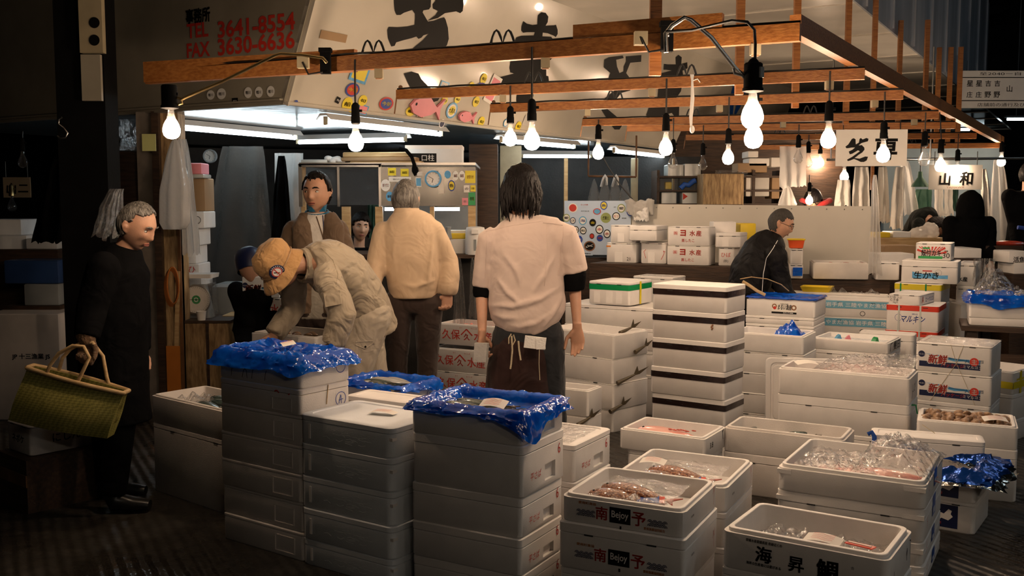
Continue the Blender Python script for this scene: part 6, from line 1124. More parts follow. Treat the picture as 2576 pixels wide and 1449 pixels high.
# --- person crouching behind in a navy cap
Y0 = 7.2; pe = person(Vector((J(640, 760).x, Y0, 0)), 'crouching person in a dark navy cap half hidden behind the bending one'); fg = Fig(J(655, 830), J(650, 712, -.05), X, sh=.16); MH = head_xf(J(628, 672, -.1), -150, 25, 0, 1.0); b = MB('skin'); fg.torso(b); add_head(b, MH); b.tube([J(650, 725), J(638, 690, -.05)], .055, 12); fg.arm(b, fg.shR, J(700, 790, -.1), J(690, 830, -.25)); fg.arm(b, fg.shL, J(615, 790, -.1), J(630, 830, -.25)); fg.leg(b, fg.hipR, J(700, 860, -.35), Vector((J(700, 1000).x, Y0 - .1, .09))); fg.leg(b, fg.hipL, J(620, 860, -.35), Vector((J(620, 1000).x, Y0 - .1, .09))); fuse(b, 'body', 'skin', pe, .009, 2)
b = MB('cloth_black'); fg.torso(b, .03); fg.limb(b, [fg.shR, J(700, 790, -.1), J(690, 830, -.25)], [.07, .06, .05]); fg.limb(b, [fg.shL, J(615, 790, -.1), J(630, 830, -.25)], [.07, .06, .05]); fg.leg(b, fg.hipR, J(700, 860, -.35), Vector((J(700, 1000).x, Y0 - .1, .05)), .02); fg.leg(b, fg.hipL, J(620, 860, -.35), Vector((J(620, 1000).x, Y0 - .1, .05)), .02); fuse(b, 'coat', 'cloth_black', pe, .013, 3, .01)
b = MB('ink_navy'); T = Matrix.Translation(-pe.location) @ MH; b.loft([[T @ Vector((rx * cos(a), rx * 1.2 * sin(a), z)) for a in [2 * pi * k / 28 for k in range(28)]] for rx, z in ((.088, -.03), (.095, .0), (.098, .06), (.088, .11), (.05, .14), (.01, .148))], False, True); b.build('cap', pe, smooth=60)
# --- woman in the booth window
Y0 = 8.35; pe = person(Vector((J(903, 700).x, Y0, 0)), 'young person with tied dark hair looking out of the booth opening'); fg = Fig(J(902, 760), J(903, 622), X, sh=.15, k=.92); MH = head_xf(J(907, 572, -.03), 18, 2, 4, .98); b = MB('skin_pale'); fg.torso(b); add_head(b, MH, .95); b.tube([J(903, 640), J(904, 605), J(906, 585)], .046, 12); el, wl, er, wr = J(868, 700), J(885, 735, -.15), J(938, 700), J(925, 735, -.15); fg.arm(b, fg.shL, el, wl); fg.arm(b, fg.shR, er, wr); fg.leg(b, fg.hipL, J(890, 790, -.35), Vector((J(890, 800).x, Y0 - .35, .09))); fg.leg(b, fg.hipR, J(918, 790, -.35), Vector((J(918, 800).x, Y0 - .35, .09))); fuse(b, 'body', 'skin_pale', pe, .0055, 2); face(MH, pe, look=1.0, kx=.95)
hair(MH, pe, 'hair_black', lambda dx, dy, dz: (.018 if dz > .50 - .1 * abs(dx) or (dy > -.5 and dz > .1) or (dy > -.15 and dz > -.55) else -.015), kx=.95, rough=.002)
b = MB('cloth_black'); fg.torso(b, .025); fg.limb(b, [fg.shL, el, wl], [.065, .055, .045]); fg.limb(b, [fg.shR, er, wr], [.065, .055, .045]); fg.leg(b, fg.hipL, J(890, 790, -.35), Vector((J(890, 800).x, Y0 - .35, .03)), .02); fg.leg(b, fg.hipR, J(918, 790, -.35), Vector((J(918, 800).x, Y0 - .35, .03)), .02); fuse(b, 'clothing', 'cloth_black', pe, .012, 3, .01)
# --- man bending over the counter in a black sports jacket
Y0 = 8.0; pe = person(Vector((J(1880, 760).x, Y0, 0)), 'short-haired person with glasses bending right in a black jacket with white piping'); sd = Vector((.35, -1, 0)).normalized(); fg = Fig(J(1885, 765, .05), J(1944, 604, .0), sd, bend=(-.04, 0, .0), sh=.13, build=.85); MH = head_xf(J(1963, 563, -.02), 72, 20, 0, 1.02)
ln, en, wn = J(1952, 640, -.2), J(1968, 715, -.2), J(1985, 770, -.25); lf, ef, wf = J(1900, 640, .2), J(1960, 715, .25), J(2000, 760, .2)
b = MB('skin'); fg.torso(b); b.tube([J(1944, 605), J(1952, 590), J(1957, 575)], .056, 12); add_head(b, MH, 1.0, .5); fg.arm(b, ln, en, wn); fg.arm(b, lf, ef, wf); al, ar = Vector((J(1870, 980).x, Y0 - .08, .09)), Vector((J(1890, 980).x, Y0 + .12, .09)); fg.leg(b, fg.hipR, J(1885, 880, -.1), al); fg.leg(b, fg.hipL, J(1895, 880, .1), ar); add_hand(b, wn, (.3, 0, -1), (.8, 0, .2), (0, 1, 0)); add_hand(b, wf, (.3, 0, -1), (.8, 0, .2), (0, -1, 0)); fuse(b, 'body', 'skin', pe, .0065, 2); face(MH, pe)
hair(MH, pe, 'hair_short', lambda dx, dy, dz: (.006 if (dz > .5 and dy > -.8) or (dy > .05 and dz > -.55) or (dy > -.3 and dz > .2) else -.015), rough=.002)
b = MB('black'); T = Matrix.Translation(-pe.location) @ MH
for s_ in (1, -1): b.tube([T @ Vector((s_ * .031 + .02 * cos(a), -.103 + .3 * (s_ * .031 + .02 * cos(a)) ** 2 * 12, .004 + .015 * sin(a))) for a in [2 * pi * k / 16 for k in range(17)]], .0015, 6); b.tube([T @ Vector((s_ * .052, -.094, .008)), T @ Vector((s_ * .078, -.03, .012)), T @ Vector((s_ * .08, .012, .01))], .0015, 6)
b.build('glasses', pe, smooth=60)
b = MB('jacket_black'); ring = [(1950, 588, .08, .075), (1940, 604, .15, .125), (1920, 636, .19, .165), (1890, 690, .185, .17), (1880, 735, .185, .16), (1882, 775, .18, .15)]; b.tube([J(x, y) for x, y, a, c in ring], [(a, c) for x, y, a, c in ring], 24, side=sd); fg.limb(b, [ln, en, wn], [.085, .072, .058]); fg.limb(b, [lf, ef, wf], [.08, .07, .056]); jk = fuse(b, 'jacket', 'jacket_black', pe, .010, 4, .02, .008)
seam(jk, pe, [(1956, 605), (1945, 625), (1928, 650), (1920, 690), (1917, 735)], .0028, 'ink_white', 'piping')
b = MB('cloth_black'); fg.torso(b, .012, ts=(-.12, 0, .2)); fg.leg(b, fg.hipR, J(1885, 880, -.1), al, .025); fg.leg(b, fg.hipL, J(1895, 880, .1), ar, .025); fuse(b, 'trousers', 'cloth_black', pe, .013, 3)
boot_pair(pe, (al, (1, 0, 0)), (ar, (1, 0, 0)))
# --- hooded person at the far right
Y0 = 9.7; pe = person(Vector((J(2432, 700).x, Y0, 0)), 'person in a black hooded jacket seen from behind below the grey far sign'); fg = Fig(J(2425, 690), J(2440, 548), X, sh=.18); MH = head_xf(J(2441, 515, .02), 170, 10, 0, 1.0); er, wr, el, wl = J(2488, 615, -.02), J(2494, 660, -.15), J(2390, 620, -.02), J(2380, 665, -.2)
b = MB('skin'); fg.torso(b); add_head(b, MH); b.tube([J(2440, 560), J(2440, 535)], .055, 12); fg.arm(b, fg.shR, er, wr); fg.arm(b, fg.shL, el, wl); al, ar = Vector((J(2405, 880).x, Y0, .09)), Vector((J(2445, 880).x, Y0, .09)); fg.leg(b, fg.hipL, J(2408, 790), al); fg.leg(b, fg.hipR, J(2446, 790), ar); add_hand(b, wr, (0, -.3, -1), (-.8, -.3, 0), (-.5, .5, 0)); add_hand(b, wl, (0, -.3, -1), (.8, -.3, 0), (.5, .5, 0)); fuse(b, 'body', 'skin', pe, .009, 2)
b = MB('cloth_black'); fg.torso(b, .03); fg.limb(b, [fg.shR, er, wr], [.08, .068, .055]); fg.limb(b, [fg.shL, el, wl], [.08, .068, .055]); b.tube([J(2440, 548), J(2441, 530), J(2441, 510), J(2442, 490), J(2443, 478)], [(.13, .11), (.125, .135), (.122, .14), (.09, .11), (.03, .04)], 22, side=X); fuse(b, 'hooded_jacket', 'cloth_black', pe, .011, 4, .014, .006)
b = MB('cloth_black'); fg.leg(b, fg.hipL, J(2408, 790), al, .025); fg.leg(b, fg.hipR, J(2446, 790), ar, .025); fuse(b, 'trousers', 'cloth_black', pe, .013, 3)
boot_pair(pe, (al, (0, 1, 0)), (ar, (0, 1, 0)))
# --- person bent low over the far table
Y0 = 10.6; pe = person(Vector((J(2290, 700).x, Y0, 0)), 'dark-haired person bent low over the far table in a dark jumper'); fg = Fig(J(2288, 640, .2), J(2338, 552, -.1), (.2, 1, 0), bend=(-.02, 0, .10), sh=.16); MH = head_xf(J(2352, 572, -.16), 70, 75, 0, 1.0)
b = MB('skin'); fg.torso(b); add_head(b, MH); b.tube([J(2330, 556, -.08), J(2345, 564, -.13)], .052, 12); eL, wL = J(2310, 610, -.3), J(2335, 605, -.35); eR, wR = J(2350, 610, .1), J(2372, 600, -.1); fg.arm(b, J(2312, 565, -.2), eL, wL); fg.arm(b, J(2345, 560, .05), eR, wR); fg.leg(b, fg.hipL, J(2288, 720, .1), Vector((J(2288, 800).x, Y0 + .1, .05))); fg.leg(b, fg.hipR, J(2300, 720, .3), Vector((J(2300, 800).x, Y0 + .3, .05))); fuse(b, 'body', 'skin', pe, .008, 2); face(MH, pe)
hair(MH, pe, 'hair_black', lambda dx, dy, dz: (.018 if dz > .5 or (dy > -.1 and dz > -.5) else -.015), rough=.003)
b = MB('jumper_green'); fg.torso(b, .03); fg.limb(b, [J(2312, 565, -.2), eL, wL], [.075, .065, .05]); fg.limb(b, [J(2345, 560, .05), eR, wR], [.075, .065, .05]); fuse(b, 'jumper', 'jumper_green', pe, .012, 4, .014); b = MB('cloth_black'); fg.leg(b, fg.hipL, J(2288, 720, .1), Vector((J(2288, 800).x, Y0 + .1, .03)), .02); fg.leg(b, fg.hipR, J(2300, 720, .3), Vector((J(2300, 800).x, Y0 + .3, .03)), .02); fuse(b, 'trousers', 'cloth_black', pe, .014, 2)
# --- person in a red hood behind the white panel
Y0 = 10.8; pe = person(Vector((J(2050, 700).x, Y0, 0)), 'person in a dark coat with red hood, head down behind the white panel'); fg = Fig(J(2052, 680), J(2052, 540), X, sh=.18); MH = head_xf(J(2045, 505, -.06), -10, 38, 0, 1.05); b = MB('skin'); fg.torso(b); add_head(b, MH); b.tube([J(2052, 550), J(2050, 525)], .055, 12); el, wl, er, wr = J(2005, 600), J(2020, 640, -.2), J(2100, 600), J(2080, 640, -.2); fg.arm(b, fg.shL, el, wl); fg.arm(b, fg.shR, er, wr); fg.leg(b, fg.hipL, J(2035, 780), Vector((J(2035, 840).x, Y0, .05))); fg.leg(b, fg.hipR, J(2070, 780), Vector((J(2070, 840).x, Y0, .05))); fuse(b, 'body', 'skin', pe, .008, 2); face(MH, pe)
hair(MH, pe, 'hair_black', lambda dx, dy, dz: (.018 if dz > .35 or (dy > -.1 and dz > -.5) else -.015), rough=.003)
b = MB('cloth_black'); fg.torso(b, .035); fg.limb(b, [fg.shL, el, wl], [.085, .07, .055]); fg.limb(b, [fg.shR, er, wr], [.085, .07, .055]); fg.leg(b, fg.hipL, J(2035, 780), Vector((J(2035, 840).x, Y0, .03)), .02); fg.leg(b, fg.hipR, J(2070, 780), Vector((J(2070, 840).x, Y0, .03)), .02); fuse(b, 'coat', 'cloth_black', pe, .014, 3)
b = MB('hood_red'); c = J(2052, 516, -.01) - pe.location
b.tube([c + Vector((.15 * cos(a), .10 * sin(a), .05 * abs(cos(a)))) for a in [2 * pi * k / 20 for k in range(21)]], .03, 10); b.build('hood', pe, smooth=60)
# --- person cut by the right edge
Y0 = 10.0; pe = person(Vector((J(2575, 640).x, Y0, 0)), 'person in dark clothes with blue trim cut by the right picture edge'); fg = Fig(J(2580, 620), J(2585, 480), X, sh=.18); MH = head_xf(J(2588, 440), 150, 0, 0, 1.0); b = MB('skin'); fg.torso(b); add_head(b, MH); b.tube([J(2585, 490), J(2587, 455)], .055, 12); fg.arm(b, fg.shL, J(2552, 560), J(2556, 610, -.1)); fg.leg(b, fg.hipL, J(2565, 740), Vector((J(2565, 840).x, Y0, .05))); fg.leg(b, fg.hipR, J(2600, 740), Vector((J(2600, 840).x, Y0, .05))); fuse(b, 'body', 'skin', pe, .01, 2)
hair(MH, pe, 'hair_black', lambda dx, dy, dz: (.015 if dz > .4 or (dy > -.1 and dz > -.5) else -.015))
b = MB('cloth_black'); fg.torso(b, .03); fg.limb(b, [fg.shL, J(2552, 560), J(2556, 610, -.1)], [.08, .065, .05]); fg.leg(b, fg.hipL, J(2565, 740), Vector((J(2565, 840).x, Y0, .03)), .02); fg.leg(b, fg.hipR, J(2600, 740), Vector((J(2600, 840).x, Y0, .03)), .02); fuse(b, 'clothing', 'cloth_black', pe, .014, 3); b = MB('ink_blue'); b.tube([J(2560, 572, -.16) - pe.location, J(2590, 576, -.17) - pe.location], (.02), 8); b.build('trim', pe)
# ================================================================ the stall behind: stickers, booth, counters, clutter
def slab(x0, y0, x1, y1, Y, dep, m, name, label, cat, group=None, yaw=0, extra=None, r=.006, z0=None, parent=None):
    'box whose front fills the pixel rectangle at depth Y and which runs back by dep'
    p, q = P(x0, y1, Y), P(x1, y0, Y); w_, h_ = q.x - p.x, q.z - p.z
    if z0 is not None: h_ += p.z - z0; p.z = z0
    b = MB(m); r = min(r, w_ / 4, h_ / 4); b.loft([rr(w_, dep, -r, 0, r, 2), rr(w_, dep, 0, r, r, 2), rr(w_, dep, 0, h_ - r, r, 2), rr(w_, dep, -r, h_, r, 2)])
    if extra: extra(b, w_, dep, h_)
    o = b.build(name, parent, p if parent is None else p - parent.location, -radians(yaw), smooth=35)
    if parent is None: tag(o, label, cat, group)
    return o
def curtain(x0, x1, yt, yb, Y, m, name, label, cat='plastic sheet', folds=4, amp=.03, top=None, group=None, hem=8, seed=0):
    'sheet hanging in soft vertical folds; top = (x0, x1) when gathered above'
    b = MB(m); n_, k_ = 30, 16; vs_ = []; t0, t1 = top or (x0, x1)
    for j in range(k_ + 1):
        f = j / k_; g_ = f ** .7; a, c = t0 + (x0 - t0) * g_, t1 + (x1 - t1) * g_
        for i in range(n_ + 1):
            u = i / n_; y = yt + (yb - yt) * f + hem * f * (noise.noise(Vector((u * 4, seed, 1))) + .6 * noise.noise(Vector((u * 11, seed, 4))))
            p = P(a + (c - a) * u + 3 * f * noise.noise(Vector((u * 3, f * 3, seed + 7))), y, Y); d_ = amp * (.4 + .6 * f) * sin(u * folds * 2 * pi + seed + 1.5 * noise.noise(Vector((u * 2, f * 2, seed)))) + amp * .6 * noise.noise(Vector((u * 5, f * 4, seed + 3)))
            vs_.append(p + Vector((0, d_, 0)))
    b.add(vs_, [(j * (n_ + 1) + i, j * (n_ + 1) + i + 1, (j + 1) * (n_ + 1) + i + 1, (j + 1) * (n_ + 1) + i) for j in range(k_) for i in range(n_)])
    o = b.build(name, smooth=70); tag(o, label, cat, group); return o
def bag(cx, yt, yb, wpx, Y, m, label, name='plastic_bag', flat=.55, seed=0, full=.75):
    'limp carrier bag hanging from its knotted top'
    b = MB(m); rings = []; N = 14
    for j in range(N + 1):
        f = j / N; r_ = (.06 + .94 * min(1, (f / full)) ** .7) * (1 if f < .93 else .93 - 2.5 * (f - .93)); c = P(cx + 3 * noise.noise(Vector((f * 3, seed, 2))), yt + (yb - yt) * f, Y); w_ = wpx / 2 / pxm(Y) * r_
        rings.append([c + Vector((w_ * cos(a) * (1 + .09 * noise.noise(Vector((cos(a) * 3, sin(a) * 3, seed + f))) + .11 * sin(a * 8 + seed + 3 * f)), w_ * flat * sin(a) * (1 + .12 * sin(a * 7 + seed)), 0)) for a in [2 * pi * k / 36 for k in range(36)]])
    b.loft(rings); o = b.build(name, smooth=70); tag(o, label, 'plastic bag'); return o
HOOD = bpy.data.objects['wall_hood']; SIDEB = bpy.data.objects['wall_side']
hx = B2; hy = (hood_pt(0, 1) - hood_pt(0, 0)).normalized(); SN = [0]
def sticker(px, py, wpx, hpx, cols, txt=None, tc='ink_black', round_=True, rot=0.0, par=HOOD, o=None, n=None, ux=None, uy=None):
    o = o or HP; n = n or HN; ux = ux or hx; uy = uy or hy; SN[0] += 1
    c = PPL(px, py, o + n * (.003 + .0004 * (SN[0] % 5)), n); e = PPL(px + wpx / 2, py, o, n); w_ = abs((e - PPL(px, py, o, n)).dot(ux)); k = hpx / wpx * w_ * (PPL(px, py, o, n) - PPL(px, py - 1, o, n)).length / max(1e-6, (PPL(px, py, o, n) - PPL(px - 1, py, o, n)).length)
    R = Matrix.Rotation(rot, 3, n); a, c_ = R @ ux, R @ uy; b = MB(cols[0])
    if round_: b.disc(c, a, c_, w_, 20, k)
    else: b.flat([(-w_, -k), (w_, -k), (w_, k), (-w_, k)], c, a, c_)
    for q, cc in enumerate(cols[1:]):
        f = .78 - .22 * q; b.m(cc)
        if round_: b.disc(c + n * .0006 * (q + 1), a, c_, w_ * f, 18, k * f)
        else: b.flat([(-w_ * f, -k * f), (w_ * f, -k * f), (w_ * f, k * f), (-w_ * f, k * f)], c + n * .0006 * (q + 1), a, c_)
    if txt: b.m(tc); b.text(txt, c + n * .002, a, c_, size=k * .62, width=w_ * 1.25, bold=.02)
    if par is not None: b.v = [v - par.location for v in b.v]
    return b.build('sticker', par, smooth=0, fixn=False)
for a_ in ((887, 226, 36, 33, ('ink_blue', 'ink_red'), '今朝', 'ink_yellow'), (972, 261, 36, 31, ('ink_red', 'ink_blue'), '今朝', 'ink_yellow'), (874, 262, 26, 33, ('ink_yellow',), '船', 'ink_black'), (913, 253, 22, 26, ('ink_yellow',), '旬', 'ink_black'), (1059, 266, 19, 24, ('ink_yellow',), '旬', 'ink_black'), (1033, 280, 24, 22, ('ink_yellow',), '朝', 'ink_black'), (1137, 278, 27, 37, ('ink_sky', 'paper', 'ink_yellow'), '大黒丸', 'ink_black'), (1112, 311, 14, 20, ('ink_white', 'ink_navy'), None, None), (1186, 217, 15, 20, ('ink_yellow',), '旬', 'ink_black'), (1217, 198, 16, 24, ('ink_yellow',), '旬', 'ink_black'), (1211, 220, 27, 22, ('ink_blue', 'ink_red'), '今', 'ink_yellow'), (1118, 253, 17, 20, ('ink_yellow',), '旬', 'ink_black'), (1151, 250, 15, 18, ('ink_yellow',), '旬', 'ink_black'), (1198, 256, 16, 24, ('ink_yellow',), '旬', 'ink_black'), (1211, 306, 16, 23, ('ink_yellow',), '旬', 'ink_black'), (1304, 318, 14, 22, ('ink_yellow',), '旬', 'ink_black'), (1273, 309, 12, 18, ('ink_sky', 'paper'), None, None), (745, 257, 10, 10, ('ink_blue',), None, None)): sticker(*a_)
for a_ in ((908, 176, 46, 60, ('ink_sky', 'ink_yellow'), None, None, False, -.1), (1117, 218, 22, 24, ('ink_sky', 'paper'), '海', 'ink_sky', False, -.1), (913, 276, 26, 22, ('ink_sky', 'ink_pink'), None, None, False, -.1), (850, 252, 11, 15, ('ink_black',), '釣', 'ink_white', False, -.25), (1240, 225, 26, 62, ('paper', 'ink_pink'), '漁', 'ink_red', False, -.2), (1058, 293, 18, 13, ('paper', 'ink_brown'), None, None, False, -.1), (1325, 304, 16, 20, ('paper_grey',), None, None, False, -.1), (887, 275, 14, 16, ('ink_yellow',), '釣', 'ink_black', False, -.1)): sticker(*a_)
ob = K0 - B2 * .004
for a_ in ((530, 239, 20, 24), (557, 236, 23, 28), (624, 233, 20, 28), (651, 232, 20, 28), (681, 230, 20, 28)): sticker(*a_, ('ink_white',), '増川', 'ink_black', True, 0, SIDEB, ob, -B2, -A2, Z)
sticker(591, 254, 15, 15, ('ink_black',), '釣', 'ink_white', False, 0, SIDEB, ob, -B2, -A2, Z)
b = MB('card'); q = [PPL(x, y, HP + HN * .003, HN) for x, y in ((808, 75), (874, 88), (869, 108), (803, 96))]; b.prism(q, HN * .002); b.build('tape_patch', HOOD, smooth=0)
def cutfish(px, py, L, m, label):
    c = PPL(px, py, HP + HN * .006, HN); k = L / 2 * (PPL(px + 1, py, HP, HN) - PPL(px, py, HP, HN)).length; b = MB(m); pts = [(-1, .0), (-.8, .22), (-.4, .36), (.1, .36), (.45, .14), (.62, .06), (1.0, .42), (.86, .0), (1.0, -.42), (.62, -.1), (.35, -.26), (-.2, -.38), (-.75, -.26)]; q = [c + hx * x * k + hy * y * k for x, y in pts]; b.prism(q, HN * .02); b.m('ink_black'); b.disc(c - hx * k * .72 + hy * k * .08 + HN * .0215, hx, hy, k * .06, 12); o = b.build('fish_cutout', smooth=0); tag(o, label, 'fish decoration')
cutfish(1070, 269, 82, 'ink_pink', 'larger pink fish cutout with stickers on the hood, below the timber rail'); cutfish(1172, 293, 42, 'ink_pink', 'smaller pink fish cutout near the lower hood edge')
# ---------------------------------------------------------------- booth with plastic windows
YB = 7.9; Bo = empty('booth', P(970, 800, YB)); Bo.location.z = 0; tag(Bo, 'small sales booth with dark plastic windows, steel front and a serving opening', 'booth'); qb = Bo.location
def bpart(b, name): b.v = [v - qb for v in b.v]; return b.build(name, Bo, smooth=0)
def R4(b, x0, y0, x1, y1, Y, th): p, q = P(x0, y1, Y), P(x1, y0, Y); return b.box(((p.x + q.x) / 2, Y + th / 2, (p.z + q.z) / 2), (q.x - p.x, th, q.z - p.z))
b = MB('metal'); R4(b, 752, 412, 958, 420, YB, .05); R4(b, 752, 412, 758, 520, YB, .03); R4(b, 849, 418, 853, 520, YB, .02); R4(b, 953, 412, 959, 520, YB, .03); bpart(b, 'window_frame')
for x0, x1 in ((758, 849), (853, 953)):
    b = MB('film_pane'); p, q = P(x0, 516, YB + .01), P(x1, 420, YB + .01); n_ = 14; b.add([(p.x + (q.x - p.x) * i / n_, YB + .012 + .015 * noise.noise(Vector((i * .4, j * .3, x0))), p.z + (q.z - p.z) * j / n_) for j in range(n_ + 1) for i in range(n_ + 1)], [(j * (n_ + 1) + i, j * (n_ + 1) + i + 1, (j + 1) * (n_ + 1) + i + 1, (j + 1) * (n_ + 1) + i) for j in range(n_) for i in range(n_)]); b.v = [v - qb for v in b.v]; b.build('plastic_window', Bo, smooth=70)
b = MB('steel_sheet'); R4(b, 959, 420, 1196, 518, YB, .02); bpart(b, 'steel_front')
for q_ in ((862, 520, 880, 700, YB - .02, .05), (760, 420, 766, 640, YB + .05, .05), (945, 520, 962, 640, YB + .02, .05), (1082, 520, 1092, 640, YB + .02, .05), (1178, 516, 1196, 640, YB, .05)): b = MB('wood_pale'); R4(b, *q_); bpart(b, 'timber_post')
b = MB('wood_dark'); R4(b, 752, 640, 1215, 650, YB - .25, .6); bpart(b, 'counter_top'); b = MB('dark'); p, q = P(752, 650, YB), P(1200, 650, YB); b.box(((p.x + q.x) / 2, YB + .02, p.z / 2), (q.x - p.x, .04, p.z)); bpart(b, 'counter_front')
b = MB('dark'); R4(b, 752, 412, 960, 650, YB + 1.2, .03); b.m('plastic_grey'); R4(b, 960, 412, 1200, 650, YB + 1.2, .03); bpart(b, 'back_panel'); b = MB('metal'); p, q = P(752, 412, YB), P(1196, 412, YB); b.box(((p.x + q.x) / 2, YB + .6, p.z + .0), (q.x - p.x, 1.2, .02)); bpart(b, 'roof_sheet')
for a_ in ((986, 432, 20, 19, ('ink_yellow',), '認', 'ink_black', False), (1018, 434, 20, 19, ('ink_yellow',), '認', 'ink_black', False), (1006, 451, 56, 12, ('paper',), '毎度ありがとうございます', 'ink_black', False), (970, 466, 24, 30, ('paper',), '本マグロ', 'ink_red'), (980, 494, 18, 24, ('ink_sky',), '鮮', 'ink_white'), (1053, 458, 15, 25, ('paper', 'ink_cyan'), None, None, False), (1056, 437, 14, 10, ('paper',), None, None, False), (1126, 439, 16, 20, ('ink_sky',), None, None), (1146, 442, 15, 24, ('ink_white',), '認', 'ink_red'), (1162, 442, 15, 24, ('ink_white',), '認', 'ink_red'), (1183, 445, 26, 31, ('ink_yellow',), 'お知らせ', 'ink_red', False), (1136, 467, 18, 28, ('ink_blue', 'ink_yellow'), '魚', 'ink_blue'), (1174, 475, 14, 18, ('paper',), 'の', 'ink_black', False), (1190, 474, 13, 16, ('ink_yellow',), '注', 'ink_black', False), (1187, 500, 17, 32, ('ink_green',), '市場', 'ink_yellow', False), (1170, 507, 15, 18, ('ink_pink',), '花', 'ink_white', False), (1110, 458, 14, 58, ('paper',), None, None, False)): sticker(*a_, **dict(par=Bo, o=Vector((0, YB - .002, 0)), n=Vector((0, -1, 0)), ux=X, uy=Z)) if len(a_) > 7 else sticker(*a_, True, 0, Bo, Vector((0, YB - .002, 0)), Vector((0, -1, 0)), X, Z)
def clock(px, py, rpx, Y, rim, label, hands=True):
    c = P(px, py, Y); r_ = rpx / pxm(Y); b = MB(rim); b.lathe([(r_, 0), (r_ * 1.02, .02), (r_ * .98, .035), (r_ * .82, .035), (r_ * .8, .02), (0, .02)], 28, (0, 0, 0), (0, -1, 0)); o = b.build('wall_clock', None, c); tag(o, label, 'clock'); b = MB('paper' if hands else 'paper_grey'); b.lathe([(r_ * .8, .021), (0, .0215)], 28, (0, 0, 0), (0, -1, 0)); b.m('ink_black'); f = Vector((0, -.023, 0))
    for k in range(12): a = k * pi / 6; stroke(b, [(r_ * .66 * cos(a), r_ * .66 * sin(a)), (r_ * .74 * cos(a), r_ * .74 * sin(a))], f, X, Z, r_ * .05)
    stroke(b, [(0, 0), (-r_ * .52, r_ * .28)], f, X, Z, r_ * .05); stroke(b, [(0, 0), (-r_ * .12, -r_ * .45)], f, X, Z, r_ * .07); b.build('dial', o, smooth=0)
clock(1090, 450, 21, YB - .03, 'ink_sky', 'round wall clock with blue rim on the steel booth front')
zt = P(900, 412, YB).z + .011
for k, (x0, x1, y0, y1, m_) in enumerate(((880, 1062, 406, 412, 'wood_pale'), (858, 1050, 396, 406, 'card'), (862, 1030, 383, 396, 'wood_pale'))): slab(x0, y0, x1, y1, YB + .06, .5, m_, 'flat_board', ['lowest flat board stacked on the booth roof', 'middle flat board stacked on the booth roof', 'top flat board stacked on the booth roof, under a black bag'][k], 'board', 'boards on the booth roof', yaw=6)
slab(1020, 370, 1162, 419, YB + .12, .3, 'foam_blue', 'foam_box', 'white foam box with black printed band on top of the booth', 'foam box', extra=lambda b, w, d, h: (b.m('ink_black'), frect(b, w, h, .02, .2, .55, .68), b.m('ink_white'), b.text('口柱', (w * .4, -.002, h * .45), X, Z, size=.05), b.m('foam'), b.box((w * .5, d / 2, h), (w * 1.01, d * 1.01, .03))))
b = MB('cloth_white'); q = P(843, 402, YB + .1)
for k in range(7): b.ball(q + Vector((.018 * (k - 3), .01 * sin(k * 2), .012 * cos(k * 1.7))), (.035, .035, .022), 12, 8)
o = fuse(b, 'towel', 'cloth_white', None, .006, 3, .01); tag(o, 'crumpled white towel on the booth roof', 'towel')
slab(757, 401, 822, 412, YB + .05, .25, 'plastic_clear', 'plastic_tray', 'clear plastic tray on the left end of the booth roof', 'tray')
b = MB('cloth_black'); q = P(975, 374, YB + .3); b.ball(q, (.19, .12, .04), 20, 10); o = empty('shoulder_bag', q); tag(o, 'flat black shoulder bag with dangling strap on the boards', 'bag'); b.v = [v - q for v in b.v]; b.build('bag_body', o, smooth=60); b = MB('cloth_black'); b.tube([P(x, y, YB - .06) - q for x, y in ((1005, 372), (1022, 378), (1036, 395), (1044, 420), (1048, 432), (1044, 440), (1040, 430), (1042, 412))], (.014), 8); b.build('strap', o, smooth=60)
for k, (x0, x1, lb) in enumerate(((968, 1004, 'short tube light in the booth left of the tan-jacketed person'), (1094, 1156, 'short tube light in the booth right of the tan-jacketed person'))):
    p, q = P(x0, 526, YB + .25), P(x1, 526, YB + .25); mid = (p + q) / 2; o = empty('tube_light', mid); tag(o, lb, 'tube light'); b = MB('tube_lit'); b.tube([p - mid, q - mid], .014, 10); b.build('tube', o, smooth=60); b = MB('plastic_white'); b.box((0, 0, .03), ((q - p).length + .06, .05, .025)); b.build('reflector', o, smooth=0)
slab(1118, 601, 1172, 640, YB - .1, .3, 'plastic_white', 'storage_tray', 'white box under the yellow tray on the booth counter', 'box'); slab(1117, 587, 1171, 601, YB - .1, .28, 'plastic_yellow', 'paper_tray', 'yellow paper tray on the booth counter', 'tray', extra=lambda b, w, d, h: (b.m('paper'), b.box((w * .6, d * .5, h + .01), (w * .7, d * .8, .02))))
b = MB('plastic_grey'); c = P(1128, 600, YB - .14); b.lathe([(.03, 0), (.022, .05), (.018, .07), (.022, .09), (0, .09)], 16); tag(b.build('bottle', None, c), 'small grey bottle before the yellow paper tray', 'bottle')
o = empty('thermos_pot', P(1196, 640, YB - .2)); tag(o, 'white electric thermos pot on the booth counter', 'pot'); k = 52 / pxm(YB - .2) / 2; h_ = 70 / pxm(YB - .2); b = MB('plastic_white'); b.lathe([(k * .95, 0), (k, .02), (k * .96, h_ * .85), (k * .85, h_ * .97), (k * .5, h_), (0, h_)], 24); b.build('body', o, smooth=50); b = MB('plastic_grey'); b.box((-.0, -k - .001, h_ * .35), (.02, .006, h_ * .4)); b.build('water_gauge', o, smooth=0); b = MB('plastic_white'); b.box((0, -k, h_ * .82), (.05, .06, .03)); b.build('spout', o, smooth=0)
